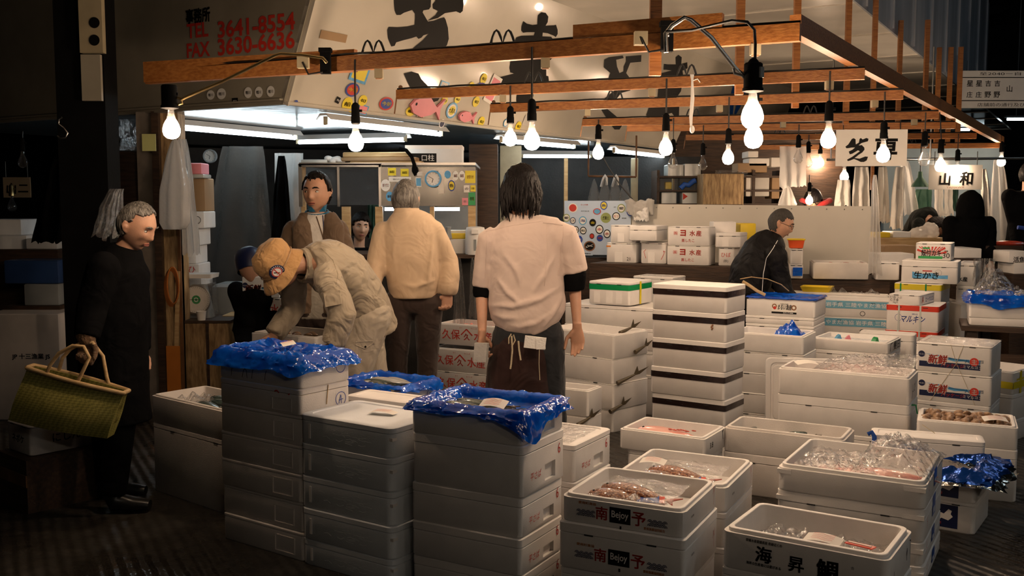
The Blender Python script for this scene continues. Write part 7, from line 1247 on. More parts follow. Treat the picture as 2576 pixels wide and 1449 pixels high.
curtain(1138, 1174, 648, 830, YB - .35, 'film_grey', 'plastic_apron', 'clear plastic apron hanging under the booth counter', folds=3, top=(1152, 1158)); curtain(1178, 1205, 648, 800, YB - .35, 'film_grey', 'plastic_apron', 'second clear plastic apron partly behind the shirted person', folds=2, top=(1186, 1190), seed=3)
curtain(925, 960, 515, 600, YB + .7, 'cloth_green', 'patterned_cloth', 'dark patterned cloth hanging inside the booth beside the young person', cat='cloth')
# left of the booth
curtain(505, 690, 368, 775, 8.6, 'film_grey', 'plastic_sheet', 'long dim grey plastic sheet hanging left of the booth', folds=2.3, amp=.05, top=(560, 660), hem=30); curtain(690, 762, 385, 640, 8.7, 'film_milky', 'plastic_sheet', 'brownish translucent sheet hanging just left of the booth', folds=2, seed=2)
curtain(682, 735, 392, 600, 8.4, 'cloth_black', 'hanging_apron', 'black apron hanging in front of the brownish sheet', cat='apron', folds=2, top=(700, 716)); clock(530, 393, 17, 9.2, 'plastic_grey', 'dim round clock on the dark wall beside the hanging bags', False)
# post with carrier bags
bag(440, 345, 577, 72, 7.0, 'film_milky', 'whitish carrier bag tied to the corner post, higher and fuller of two', seed=1, full=.55); o = curtain(462, 507, 350, 640, 7.1, 'film_milky', 'plastic_bag', 'long limp plastic bag hanging behind the fuller carrier bag', cat='plastic bag', folds=3, top=(448, 470), seed=5, hem=14)
b = MB('rubber_orange'); q = P(436, 725, 7.1)
for k in range(7): b.tube([q + Vector((.045 * cos(a) * (1 - .1 * k / 7) + .004 * k - .014, -.01 - .004 * k, .13 * sin(a) + .004 * k)) for a in [2 * pi * i / 18 for i in range(19)]], .006, 6)
tag(b.build('rope_coil', smooth=60), 'orange rubber cord coiled on the timber post', 'cord coil')
b = MB('note'); R4(b, 358, 337, 391, 380, 6.9, .006); b.m('plastic_green'); tag(b.build('note', smooth=0), 'pale yellow note card hanging beside the post top', 'card')
slab(280, 380, 392, 640, 7.6, .4, 'wood_dark', 'cupboard', 'tall dark cupboard behind the elderly person', 'cupboard', z0=0)
o = curtain(300, 388, 300, 378, 7.55, 'film_clear', 'plastic_bag', 'heap of clear plastic bags on the dark cupboard', cat='plastic bag', folds=4, amp=.08, hem=3); curtain(236, 305, 475, 595, 5.6, 'film_clear', 'plastic_sheet', 'glinting clear plastic behind the elderly person', folds=5, amp=.05, top=(280, 312), hem=20, seed=4)
# foam boxes, scale and crates beside the post
PB = [(456, 693, 506, 720, 'foam box lowest in the column behind the scale'), (458, 664, 500, 693, 'foam box marked in red behind the scale'), (456, 618, 492, 664, 'foam box behind the hanging bags, middle of the column'), (462, 575, 500, 618, 'foam box behind the hanging bags, second highest'), (470, 532, 513, 575, 'foam box with a circled mark right of the hanging bags')]
for k, (x0, y0, x1, y1, lb) in enumerate(PB): slab(x0, y0, x1, y1, 7.75, .3, 'foam_blue', 'foam_box', lb, 'foam box', z0=None, extra=(lambda b, w, d, h: (b.m('ink_black'), b.ringflat((w * .6, -.002, h * .5), X, Z, .03, .026))) if k == 4 else (lambda b, w, d, h: (b.m('ink_red'), b.text('ひ', (w * .6, -.002, h * .5), X, Z, size=.05))) if k == 1 else None)
slab(450, 720, 510, 735, 7.72, .36, 'wood_dark', 'side_table', 'dark stand under the column of foam boxes by the post', 'stand', z0=0); slab(478, 410, 506, 438, 7.7, .2, 'ink_pink', 'carton', 'pinkish carton hanging on the shelf right of the carrier bags', 'carton'); slab(480, 438, 512, 448, 7.7, .2, 'plastic_clear', 'plastic_pack', 'clear pack below the pinkish carton', 'pack'); slab(476, 448, 514, 532, 7.8, .25, 'card', 'cardboard_box', 'brown cardboard box above the circled foam box', 'cardboard box')
zc = P(500, 805, 7.3).z
slab(457, 812, 577, 930, 7.3, .4, 'wood_old', 'wooden_crate', 'dark wooden crate carrying the dial scale', 'crate', z0=0, extra=lambda b, w, d, h: (b.m('wood_dark'), b.box((w / 2, d / 2, h + .008), (w * 1.05, d * 1.05, .018)), b.box((w * .55, -.004, h * .5), (.02, .01, h))))
slab(560, 793, 640, 860, 7.55, .3, 'wood_pale', 'wooden_crate', 'pale wooden crate right of the dark one', 'crate', z0=0, extra=lambda b, w, d, h: (b.m('card'), b.box((w / 2, -.003, h * .8), (w, .006, .012)), b.box((w / 2, -.003, h * .5), (w, .006, .012))))
o = empty('dial_scale', P(497, 812, 7.45)); o.location.z += .016; tag(o, 'kitchen dial scale with clear cover on the dark crate', 'scale'); ks = pxm(7.45); r_ = 37 / ks; zz = 54 / ks; b = MB('plastic_grey'); b.loft([rr(.22, .16, -.01 - .05 * f, f * 100 / ks, .02, 3) for f in (0, .3, .6, .9)]); b.v = [v - Vector((.11, .0, 0)) for v in b.v]; b.build('housing', o, smooth=40)
b = MB('metal'); b.lathe([(r_, 0), (r_ * 1.03, .012), (r_ * .95, .014), (r_ * .93, .006), (0, .006)], 32, (0, -.01, zz), (0, -1, 0)); b.m('paper'); b.lathe([(r_ * .92, .008), (0, .0082)], 32, (0, -.01, zz), (0, -1, 0)); b.m('ink_green'); b.disc((0, -.0195, zz), X, Z, r_ * .3); b.m('ink_white'); b.ringflat((0, -.0202, zz), X, Z, r_ * .15, r_ * .1); b.m('ink_black')
for k in range(40): a = k * pi / 20; stroke(b, [(r_ * .78 * cos(a), r_ * .78 * sin(a)), (r_ * .88 * cos(a), r_ * .88 * sin(a))], (0, -.0195, zz), X, Z, .0015)
stroke(b, [(-r_ * .85, 0), (r_ * .3, .0)], (0, -.021, zz), X, Z, .004); b.build('dial', o, smooth=0)
b = MB('plastic_white'); b.loft([rr(.24, .2, 0, 108 / ks, .02), rr(.24, .2, .005, 118 / ks, .02)], True, True); b.v = [v - Vector((.12, .02, 0)) for v in b.v]; b.build('weighing_tray', o, smooth=40); b = MB('film_clear'); b.loft([rr(.22, .17, .012, .02, .02), rr(.22, .17, 0, 105 / ks, .02)], False, False); b.v = [v - Vector((.11, .03, 0)) for v in b.v]; b.build('clear_cover', o, smooth=40)
c = P(494, 813, 7.2); c.z = o.location.z + .0; o = empty('paper_cup', c + Vector((0, .12, 0))); tag(o, 'white paper cup in front of the dial scale', 'cup'); b = MB('paper'); b.lathe([(.026, 0), (.037, .085), (.038, .087), (.035, .087), (.025, .006), (0, .006)], 20); b.build('cup_body', o, smooth=50)
slab(534, 716, 604, 790, 7.8, .35, 'plastic_grey', 'plastic_bin', 'grey plastic bin right of the dial scale', 'bin', z0=0, r=.02)
s = stack((588, 742), (735, 752), None, 7.0, [(752, 805, 'lid', 'foam box with red brush lettering', {'deco': d22, 'lidh': .008}), (805, 900, 'lid', 'foam box', {}), (900, 1059, 'lid', 'foam box', {})], yaw=20, d=.3, place='the stack left behind the bending person', floor=True)
slab(610, 696, 702, 748, 7.05, .26, 'foam_blue', 'foam_box', 'foam box with red brush print and wave picture beside the tan cap', 'foam box', extra=lambda b, w, d, h: d_shin(b, w, d, h), z0=s[0].loc.z + s[0].h + .002)
s = stack((630, 826), (795, 848), None, 5.75, [(848, 905, 'open', 'open foam box of brown shellfish under the bending person', {}), (905, 1010, 'lid', 'foam box below the shellfish one', {}), (1010, 1174, 'lid', 'bottom foam box below the shellfish one', {})], yaw=30, d=.34, floor=True); rnd = random.Random(9)
for k in range(18): 
    o = c0.copy(); COL.objects.link(o); o.location = W(s[0], rnd.uniform(.06, s[0].w - .06), rnd.uniform(.06, s[0].d - .06), s[0].h - .03); o.rotation_euler = (rnd.uniform(-.5, .5), rnd.uniform(-.5, .5), rnd.uniform(0, 6)); tag(o, 'brown shell in the box under the bending person', 'shell', 'shells in the box under the bending person')
# ---------------------------------------------------------------- counters, sticker board and white partition
def counter(px0, px1, pyc, Y, z, yaw, dep, label, th=.07):
    ya = radians(yaw); c = P(pyc, 690, Y); fx, fy = cos(ya), -sin(ya); s0, s1 = solve(c.x, c.y, z, fx, fy, px0), solve(c.x, c.y, z, fx, fy, px1); L = s1 - s0; o = empty('counter', (c.x + fx * s0, c.y + fy * s0, 0), -ya); tag(o, label, 'counter')
    b = MB('wood_dark'); b.box((L / 2, dep / 2, z - th / 2), (L, dep, th)); b.box((L / 2, -.008, z - .11), (L, .016, .22)); b.build('counter_top', o, smooth=0)
    b = MB('wood_dark'); b.box((L / 2, .06, z * .45), (L - .04, .05, z * .8)); b.build('front_board', o, smooth=0)
    for x in (.06, L - .06):
        for y in (.1, dep - .08): b = MB('wood_dark'); b.box((x, y, (z - th) / 2), (.07, .07, z - th)); b.build('leg', o, smooth=0)
    return o
counter(1485, 1885, 1700, 8.8, .99, 25, .6, 'dark timber counter under the white boxes with red lettering'); counter(1925, 2238, 2100, 8.62, .885, 12, .55, 'dark timber counter under the box of red fish')
def cbox(x0, y0, xc, y1, xr, Y, z, yaw, label, deco=None, style='lid', m='foam', **k):
    c = P(xc, y1, Y); ya = radians(yaw); w_ = abs(solve(c.x, c.y, z, -cos(ya), sin(ya), x0)); d_ = abs(solve(c.x, c.y, z, sin(ya), cos(ya), xr)) if xr else .28; h_ = (y1 - y0) / pxm(Y)
    return foam(w_, d_, h_, style, (c.x - w_ * cos(ya), c.y + w_ * sin(ya), z), ya, label, deco, m, **k)
def d_yo(b, w, d, h): b.m('ink_red'); b.text('㈱', (w * .2, -.002, h * .66), X, Z, size=.035); b.text('ヨ', (w * .38, -.002, h * .67), X, Z, size=.05, bold=.06); b.text('水産', (w * .68, -.002, h * .66), X, Z, size=.048, bold=.03, spacing=1.25); b.text('蒸したこ', (w * .5, -.002, h * .27), X, Z, size=.028, bold=.02)
def d_hd(b, w, d, h): b.box((w * .42, 0, h * .28), (w * .26, .006, h * .5))
def d_rm(b, w, d, h): d_hd(b, w, d, h); b.m('ink_red'); stroke(b, [(0, 0), (-.02, .06), (0, .08)], (w * .2, -.002, h * .25), X, Z, .004); stroke(b, [(0, 0), (.03, .06), (.02, .08), (.04, .07)], (w * .8, -.002, h * .2), X, Z, .004)
YC = 9.0; zC = .992
v1 = cbox(1677, 612, 1783, 661, 1800, 8.75, zC, 25, 'white box with red lettering, lower of two on the dark counter', d_yo, lidh=.006); v2 = cbox(1679, 565, 1783, 612, 1800, 8.75, zC + v1.h + .003, 25, 'white box with red lettering, upper of two on the dark counter', d_yo, lidh=.006)
v3 = cbox(1525, 597, 1600, 647, 1614, 9.12, zC, 25, 'white foam box with orange mark, bottom left on the dark counter', both(d_hd, lambda b, w, d, h: (b.m('ink_orange'), frect(b, w, h, 0, .78, .15, .86), b.m('ink_black'), b.text('21', (w * .75, -.002, h * .2), X, Z, size=.03))), lidh=.01); cbox(1535, 553, 1600, 597, 1612, 9.12, zC + v3.h + .003, 25, 'white foam box on the orange-marked one', d_hd, lidh=.01)
v4 = cbox(1612, 597, 1676, 650, None, 8.98, zC, 25, 'white foam box scribbled in red between taller neighbours', d_rm, lidh=.01); cbox(1582, 557, 1652, 594, 1680, 8.95, zC + v4.h + .02, 25, 'low lidded foam box overhanging the red-scribbled one', lidh=.04)
v5 = cbox(1806, 614, 1846, 660, 1862, 8.72, zC, 25, 'white foam box with black stamp beside the bending black jacket', lambda b, w, d, h: (b.m('ink_red'), b.text('ひば', (w * .5, -.002, h * .6), X, Z, size=.04), b.m('ink_black'), b.text('(秋)', (w * .5, -.002, h * .25), X, Z, size=.03)), lidh=.01); cbox(1798, 580, 1862, 616, 1880, 8.68, zC + v5.h + .003, 25, 'long foam box on the black-stamped one', d_hd, lidh=.03); 
slab(1795, 558, 1852, 582, 9.0, .2, 'foam', 'foam_box', 'back foam box between the red-lettered pair and the partition', 'foam box', z0=zC + .18); slab(1862, 562, 1902, 590, 9.1, .2, 'plastic_yellow', 'plastic_box', 'pale yellow box behind the bending black jacket', 'box', z0=zC + .15)
zD = .888
v6 = cbox(2045, 655, 2185, 697, 2202, 8.5, zD, 12, 'low foam box of red fish on the right-hand counter', None, 'open', 'foam_old', lidh=.01); b = MB('fish_red')
for k in range(9): b.ball((.05 + .045 * k, .1 + .05 * (k % 3), 0), (.05, .02, .014), 10, 6, Matrix.Rotation(.5 * k, 3, 'Z'))
o = b.build('red_fillets', None, W(v6, 0.02, .0, v6.h - .02), -v6.yaw); tag(o, 'red fish pieces packed in the low box', 'fish', kind='stuff')
v7 = cbox(2203, 668, 2262, 712, None, 8.45, zD, 12, 'plain foam box at the right end of the counter', None, lidh=.01); v8 = cbox(1985, 650, 2020, 685, 2032, 8.62, zD, 12, 'small foam box with blue plastic by the bending black jacket', lambda b, w, d, h: (b.m('film_blue'), b.box((w * .6, -.012, h * .5), (w * .7, .02, h * .6))), lidh=.01); v9 = cbox(1988, 612, 2020, 650, 2034, 8.62, zD + v8.h + .003, 12, 'small foam box stacked below the orange basket', None, lidh=.01)
o = empty('plastic_basket', W(v9, v9.w * .5, .12, v9.h + .004), -v9.yaw); tag(o, 'orange plastic basket with yellow rim on small foam boxes', 'basket'); k = 40 / pxm(8.6) / 2; b = MB('plastic_orange'); b.loft([rr(2 * k * .84, k * 1.3, -.01, 0, .015), rr(2 * k * .84, k * 1.3, 0, .004, .015), rr(2 * k * .84, k * 1.3, .012, .075, .015), rr(2 * k * .84, k * 1.3, .006, .075, .015), rr(2 * k * .84, k * 1.3, -.01, .01, .015)]); b.v = [v - Vector((k * .84, k * .65, 0)) for v in b.v]; b.build('basket_body', o); b = MB('plastic_yellow'); b.tube([Vector((v.x - k * .84, v.y - k * .65, .077)) for v in rr(2 * k * .84, k * 1.3, .014, 0, .02)] + [Vector((-k * .84 - .014 + .02, -k * .65 - .014, .077))], .007, 6); b.build('rim', o)
pa, pb, pc = P(1420, 505, 9.95), P(1590, 513, 9.78), P(2192, 519, 9.25); b = MB('white_panel'); b.prism([Vector((pb.x, pb.y, .3)), Vector((pc.x, pc.y, .3)), Vector((pc.x, pc.y, pc.z)), Vector((pb.x, pb.y, pb.z))], (0, .03, 0)); b.m('metal')
for k in range(14): v = pb.lerp(pc, (k + .5) / 14); b.ball(v + Vector((0, -.004, -.03)), .006, 6, 4)
struct(b.build('wall_partition', smooth=0))
b = MB('board_tube_tint'); bt = P(1420, 640, 9.95).z; b.prism([Vector((pa.x, pa.y, bt)), Vector((pb.x - .01, pb.y, bt)), Vector((pb.x - .01, pb.y, pa.z)), Vector((pa.x, pa.y, pa.z))], (0, .03, 0)); SB = b.build('sticker_board', smooth=0); tag(SB, 'white board covered in round fish-market stickers left of the partition', 'sticker board')  # white board; the bluish cast of the tube light is put into its colour
b = MB('wood_dark'); b.box(((pa.x + pb.x) / 2, 9.95, .5), (.7, .06, 1.0)); b.build('stand', SB, smooth=0)
sn = (pb - pa).cross(Z).normalized(); sn = -sn if sn.y > 0 else sn; su = Vector((pb.x - pa.x, pb.y - pa.y, 0)).normalized()
for a_ in ((1441, 523, 24, 24, ('paper', 'ink_red'), None, None), (1519, 517, 18, 22, ('ink_blue', 'ink_yellow'), '魚', 'ink_blue'), (1502, 532, 20, 16, ('ink_red', 'ink_cyan'), None, None), (1563, 524, 20, 22, ('plastic_green', 'paper'), '愛', 'ink_black'), (1586, 532, 20, 24, ('ink_blue', 'paper'), '本', 'ink_red'), (1425, 548, 18, 20, ('plastic_green', 'paper'), '愛', 'ink_black'), (1441, 555, 15, 17, ('ink_navy', 'paper'), 'さ', 'ink_black'), (1466, 555, 20, 22, ('ink_cyan', 'paper'), '海', 'ink_blue'), (1491, 560, 17, 19, ('ink_black',), '金', 'ink_yellow'), (1524, 548, 26, 26, ('plastic_green',), '生', 'ink_black'), (1550, 544, 20, 20, ('ink_black', 'paper'), 'カツ', 'ink_red'), (1448, 578, 17, 19, ('ink_black', 'paper'), '船', 'ink_black'), (1467, 580, 17, 19, ('ink_black', 'paper'), '船', 'ink_black'), (1508, 577, 20, 23, ('ink_black', 'paper'), '本', 'ink_red'), (1527, 588, 18, 22, ('ink_black', 'paper'), '本', 'ink_red'), (1489, 594, 12, 14, ('ink_black', 'ink_red'), None, None), (1509, 599, 16, 17, ('ink_blue',), '朝', 'ink_red'), (1457, 603, 17, 21, ('ink_blue',), '鮮', 'ink_white'), (1483, 619, 29, 26, ('ink_brown', 'ink_black'), '〆', 'ink_white')): sticker(*a_, True, 0, SB, pa + sn * .001, sn, su, Z)
for px, py, w_, h_, t_, c_ in ((1470, 515, 26, 7, 'きんめ鍋', 'ink_red'), (1472, 531, 30, 5, '紀伊半島水産', 'ink_black'), (1570, 549, 16, 6, '真鯛', 'ink_black'), (1547, 521, 8, 5, '師', 'ink_black'), (1478, 638, 24, 6, '真鯛坂', 'ink_black')): sticker(px, py, w_ * 1.1, h_ * 1.5, ('board_tube_tint',), t_, c_, False, 0, SB, pa + sn * .0005, sn, su, Z)
b = MB('cloth_grey'); q = P(1603, 515, 9.7)
for k in range(8): b.tube([q + Vector((-.11 + .03 * k, -.03, .02 + .02 * sin(k * 1.9))), q + Vector((-.08 + .03 * k, -.05, .05 * cos(k))), q + Vector((-.10 + .034 * k, -.04, -.07 - .03 * (k % 3)))], [.03, .035, .02], 8)
o = fuse(b, 'cloth', 'cloth_grey', None, .008, 2, .02); tag(o, 'crumpled beige cloth thrown over the top of the sticker board', 'cloth'); curtain(1594, 1632, 522, 556, 9.62, 'cloth_white', 'cloth', 'white cloth hanging below the crumpled beige one', cat='cloth', folds=1)
# ---------------------------------------------------------------- dim interior behind the partition
def room(x0, x1, Y, z1, m, name): p, q = P(x0, 500, Y), P(x1, 500, Y); b = MB(m); b.box(((p.x + q.x) / 2, Y + .05, z1 / 2), (q.x - p.x, .1, z1)); struct(b.build(name, smooth=0))
room(1180, 1760, 12.3, 2.1, 'dark', 'wall_shutter'); room(1640, 2120, 12.6, 2.6, 'wood_dark', 'wall_store'); room(2225, 2520, 13.0, 2.3, 'blue_sheet', 'wall_blue')
slab(1258, 366, 1312, 700, 10.3, .25, 'plaster', 'trim_pillar', None, None, z0=0)['kind'] = 'structure'; slab(1180, 362, 1252, 560, 9.4, .4, 'wood_dark', 'cupboard', 'black-brown cabinet between the booth and the cream pillar', 'cabinet', z0=0)
for x0, x1, Y, m_, nm in ((1418, 1429, 10.6, 'wood_pale', 'trim_1'), (1586, 1606, 11.4, 'plaster', 'trim_2'), (1690, 1698, 11.8, 'wood_old', 'trim_3')): slab(x0, 398, x1, 600, Y, .06, m_, nm, None, None, z0=0)['kind'] = 'structure'
b = MB('rust'); p, q = P(1480, 443, 11.0), P(1600, 445, 11.0); b.tube([p, q], .012, 8); b.tube([p, p + Z * .45], .01, 8); b.tube([q, q + Z * .45], .01, 8); tag(b.build('clothes_rail', smooth=60), 'metal rail with hooks behind the sticker board', 'rail')
for k, (x_, l_) in enumerate(((1518, 'white hook, left of two on the metal rail'), (1546, 'white hook, right of two on the metal rail'))): b = MB('plastic_white'); b.tube([P(x_ - 6, 470, 10.95), P(x_, 448, 10.95), P(x_ + 4, 441, 10.95), P(x_ + 8, 448, 10.95), P(x_ + 8, 466, 10.95)], .014, 8); tag(b.build('hook', smooth=60), l_, 'hook')
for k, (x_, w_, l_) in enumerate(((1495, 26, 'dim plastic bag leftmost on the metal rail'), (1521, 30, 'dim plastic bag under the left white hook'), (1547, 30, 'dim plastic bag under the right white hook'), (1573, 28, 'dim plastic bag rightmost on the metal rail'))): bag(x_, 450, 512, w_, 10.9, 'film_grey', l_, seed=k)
b = MB('cable'); b.tube([P(x, y, 9.9) for x, y in ((1515, 392), (1530, 420), (1560, 465), (1590, 500), (1600, 512))], .006, 6); tag(b.build('power_cable', smooth=60), 'slack black cable drooping down to the beige cloth', 'cable')
SH = empty('shelf_unit', P(1760, 515, 11.2)); tag(SH, 'timber shelving crammed with tubs and cartons behind the partition', 'shelf'); b = MB('wood_dark')
for y in (445, 480, 514): p, q = P(1652, y, 11.1), P(1970, y, 11.1); b.box(((p.x + q.x) / 2, 11.3, p.z), (q.x - p.x, .5, .02))
for x in (1654, 1767, 1893, 1968): v = P(x, 500, 11.12); b.box((v.x, 11.3, .95), (.03, .45, 1.9))
b.v = [v - SH.location for v in b.v]; b.build('frame', SH, smooth=0)
for x0, y0, x1, y1, m_, nm, lb in ((1660, 448, 1706, 479, 'film_grey', 'plastic_tub', 'clear tub holding something yellow on the shelving'), (1710, 446, 1764, 479, 'film_grey', 'plastic_tub', 'clear tub holding a blue object on the shelving'), (1680, 414, 1720, 444, 'plastic_clear', 'plastic_tub', 'grey tub on the top shelf, left'), (1722, 412, 1764, 444, 'plastic_clear', 'plastic_tub', 'grey tub on the top shelf, right'), (1664, 484, 1702, 513, 'plastic_clear', 'plastic_tub', 'tub with white label on the lower shelf'), (1716, 484, 1762, 513, 'plastic_clear', 'plastic_tub', 'tub with a red triangle on the lower shelf'), (1876, 441, 1893, 494, 'paper', 'carton', 'narrow white carton right of the wooden cabinet'), (1896, 442, 1936, 494, 'paper_grey', 'wrapped_pack', 'grey wrapped pack beside the narrow white carton'), (1941, 442, 1962, 500, 'card', 'carton', 'orange-brown carton left of the hanging sheet'), (1884, 398, 1936, 418, 'paper', 'carton', 'long white carton on the top shelf'), (1882, 380, 1908, 396, 'paper', 'carton', 'small white and green carton above the long one'), (1940, 396, 1964, 420, 'paper', 'carton', 'white carton at the right end of the top shelf'), (1856, 410, 1930, 434, 'card', 'cardboard_box', 'open brown cardboard box over the wrapped pack')): slab(x0, y0, x1, y1, 11.1, .3, m_, nm, lb, 'tub' if 'tub' in nm else 'carton')
slab(1674, 458, 1690, 476, 11.14, .1, 'plastic_yellow', 'yellow_pack', 'yellow pack inside a clear tub', 'pack'); b = MB('tape_blue'); b.tube([P(x, y, 11.05) for x, y in ((1712, 474), (1722, 464), (1732, 466), (1744, 456), (1750, 454))], .03, 8); tag(b.build('rope', smooth=60), 'blue rolled plastic across a clear tub', 'rope')
b = MB('ink_red'); b.prism([P(1718, 486, 11.09), P(1730, 494, 11.09), P(1718, 503, 11.09)], (0, -.004, 0)); tag(b.build('pennant', smooth=0), 'red triangle label on a lower shelf tub', 'label')
o = slab(1768, 437, 1872, 514, 10.7, .35, 'wood_old', 'wooden_cabinet', 'plain brown wooden cabinet behind the partition', 'cabinet', z0=0, extra=lambda b, w, d, h: (b.m('wood_dark'), b.box((w * .5, -.002, h - .33), (w * .96, .006, .008))))
o = curtain(1800, 1880, 428, 438, 10.75, 'film_clear', 'plastic_bag', 'rolled clear bag with orange print on the brown cabinet', cat='plastic bag', folds=3, amp=.05, hem=1)
# ---------------------------------------------------------------- hanging signs and sheets of the far stalls
def sign(x0, y0, x1, y1, Y, m, label, draw, tilt=0, th=.012):
    p, q = P(x0, y1, Y), P(x1, y0, Y); w_, h_ = q.x - p.x, q.z - p.z; o = empty('hanging_sign', ((p.x + q.x) / 2, Y, p.z), -radians(tilt)); tag(o, label, 'sign'); b = MB(m); b.box((0, 0, h_ / 2), (w_, th, h_)); draw(b, w_, h_, -th / 2 - .0015); b.build('sign_board', o, smooth=0); b = MB('cable')
    for s_ in (-.4, .4): b.tube([(s_ * w_, 0, h_), (s_ * w_, 0, h_ + .14)], .004, 6)
    b.build('hanger', o, smooth=0); return o
def br(b, t, x, z, s, bold=.045): b.text(t, (x, b.yy, z), X, Z, size=s, bold=bold, shear=.06)
def s1(b, w, h, y): b.m('ink_black'); b.yy = y; S_ = 6.44; b.flat([(((1840 + x_ / S_) - 2192) / 178 * w, (418 - (340 + y_ / S_)) / 92 * h) for x_, y_ in ((1845, 185), (1890, 150), (1945, 60), (1975, 48), (2005, 65), (2012, 150), (2060, 120), (2070, 60), (2090, 45), (2120, 70), (2180, 45), (2215, 60), (2205, 100), (2130, 120), (2100, 130), (2060, 165), (2110, 160), (2150, 200), (2155, 235), (2120, 280), (2060, 320), (2000, 370), (2080, 380), (2170, 345), (2215, 350), (2195, 410), (2150, 435), (2100, 435), (2050, 410), (1990, 385), (1930, 410), (1890, 420), (1878, 395), (1960, 350), (2080, 260), (2050, 245), (1960, 300), (1920, 310), (1900, 265), (1960, 235), (2000, 200), (1950, 200), (1890, 210), (1860, 210))], (0, y, 0), X, Z); br(b, '専', w * .2, h * .48, h * .62)
def s2(b, w, h, y): b.yy = y; b.m('ink_black'); br(b, '山', -w * .2, h * .42, h * .48); br(b, '和', w * .2, h * .45, h * .52); b.m('ink_brown'); b.text('YAMAWA', (0, y, h * .09), X, Z, size=h * .08, width=w * .34)
def s3(b, w, h, y): b.yy = y; b.m('ink_black'); br(b, '山', -w * .2, h * .45, h * .5); br(b, '二', w * .24, h * .45, h * .36)
def s4(b, w, h, y):
    b.m('ink_black'); b.text('至2040ー自', (0, y, h * .92), X, Z, size=h * .09, width=w * .5); b.box((0, y, h * .82), (w * .94, .002, .012)); b.box((0, y, h * .2), (w * .94, .002, .012))
    for k, t in enumerate('星星吉吉'): b.text(t, (-w * (.36 - .11 * k), y, h * .66), X, Z, size=h * .16, bold=.02)
    for k, t in enumerate('庄庄野野'): b.text(t, (-w * (.36 - .11 * k), y, h * .36), X, Z, size=h * .16, bold=.02)
    b.text('山', (w * .12, y, h * .52), X, Z, size=h * .17, bold=.02); b.text('店舗前の通行及び駐車', (w * .1, y, h * .09), X, Z, size=h * .1, width=w * .72); b.ringflat((w * .32, y, h * .52), X, Z, h * .05, h * .035)
sign(2103, 326, 2281, 418, 9.0, 'paper', 'white hanging shop sign with two black brush characters, under the timber rack', s1, 4); sign(2337, 415, 2470, 477, 10.4, 'paper_grey', 'grey hanging sign with two brush characters over small roman letters', s2, 3); sign(10, 446, 76, 497, 9.0, 'card', 'small brown sign with two brush characters at the left edge', s3); sign(2408, 178, 2620, 272, 14.5, 'paper', 'wide white notice with rows of characters against the dark roof', s4)
b = MB('metal'); p, q = P(2080, 402, 10.9), P(2600, 398, 10.9); b.tube([p, q], .014, 8)
for f in (.02, .5, .98): v = p.lerp(q, f); b.tube([v, v + Z * 1.2], .01, 8)
tag(b.build('hanging_rail', smooth=60), 'long metal rail carrying white sheets in the far stall', 'rail')
for x0, x1, yt, yb, Y, m_, lb, top, cat in ((1962, 2028, 368, 470, 10.2, 'film_milky', 'square greyish translucent sheet below the rack, left of the bare bulbs', None, 'plastic sheet'), (2100, 2142, 452, 522, 10.7, 'apron_white', 'off-white cloth hanging right of the red-hooded person', (2108, 2138), 'apron'), (2140, 2188, 420, 560, 10.6, 'apron_white', 'white apron hanging left of the orange post', (2150, 2184), 'apron'), (2205, 2238, 420, 560, 10.7, 'apron_white', 'white apron directly under the white hanging sign', (2210, 2230), 'apron'), (2238, 2272, 420, 575, 10.5, 'apron_white', 'long pointed white apron near the sign end', (2254, 2276), 'apron'), (2274, 2310, 405, 540, 10.8, 'film_milky', 'white plastic apron right of the sign end', (2262, 2284), 'apron'), (2296, 2344, 476, 540, 11.2, 'cloth_green', 'dark green cloth under the green lamp shade', (2305, 2344), 'cloth'), (2352, 2372, 474, 546, 11.3, 'apron_white', 'brightly lit white towel under the grey sign', None, 'towel'), (2376, 2396, 476, 545, 11.3, 'apron_white', 'second white towel under the grey sign', None, 'towel'), (2466, 2502, 425, 565, 10.5, 'apron_white', 'white sheet right behind the black hood', (2470, 2482), 'plastic sheet'), (2488, 2556, 402, 610, 10.2, 'film_milky', 'largest white plastic sheet hanging at the far right', (2500, 2520), 'plastic sheet'), (2392, 2412, 476, 535, 11.5, 'cloth_green', 'narrow green cloth beside the second towel', None, 'cloth')): curtain(x0, x1, yt, yb, Y, m_, 'hanging_sheet', lb, cat, folds=1.2 + (x1 - x0) / 60, top=top, seed=x0, hem=12, amp=.022)
o = curtain(2186, 2222, 440, 690, 8.35, 'film_milky', 'plastic_bag', 'tall glossy plastic bag hanging at the right end of the partition', cat='plastic bag', folds=3, top=(2198, 2204), seed=8, hem=16)
b = MB('wood_beam'); R4(b, 2191, 418, 2200, 478, 9.6, .03); struct(b.build('trim_4', smooth=0)); bag(1980, 462, 520, 44, 10.3, 'film_milky', 'white pointed plastic bag left of the red-hooded person', seed=4, full=.9)
o = empty('lamp_shade_light', P(2314, 470, 10.5)); tag(o, 'green conical hanging lamp left of the grey sign', 'hanging lamp'); k = 42 / pxm(10.5) / 2; b = MB('cloth_green'); b.lathe([(k, 0), (k * .95, .02), (k * .3, .1), (k * .22, .16), (0, .16)], 20); b.build('shade', o, smooth=40); b = MB('lamp_far'); b.lathe([(k * .9, .005), (0, .006)], 20); b.build('diffuser', o); b = MB('cable'); b.tube([(0, 0, .15), (0, 0, .45)], .006, 6); b.build('cord', o)
light_bulb(2036, 498, 18, 10.4, 1, 'small lit lamp in front of the red-hooded person', P(2036, 440, 10.4), None)
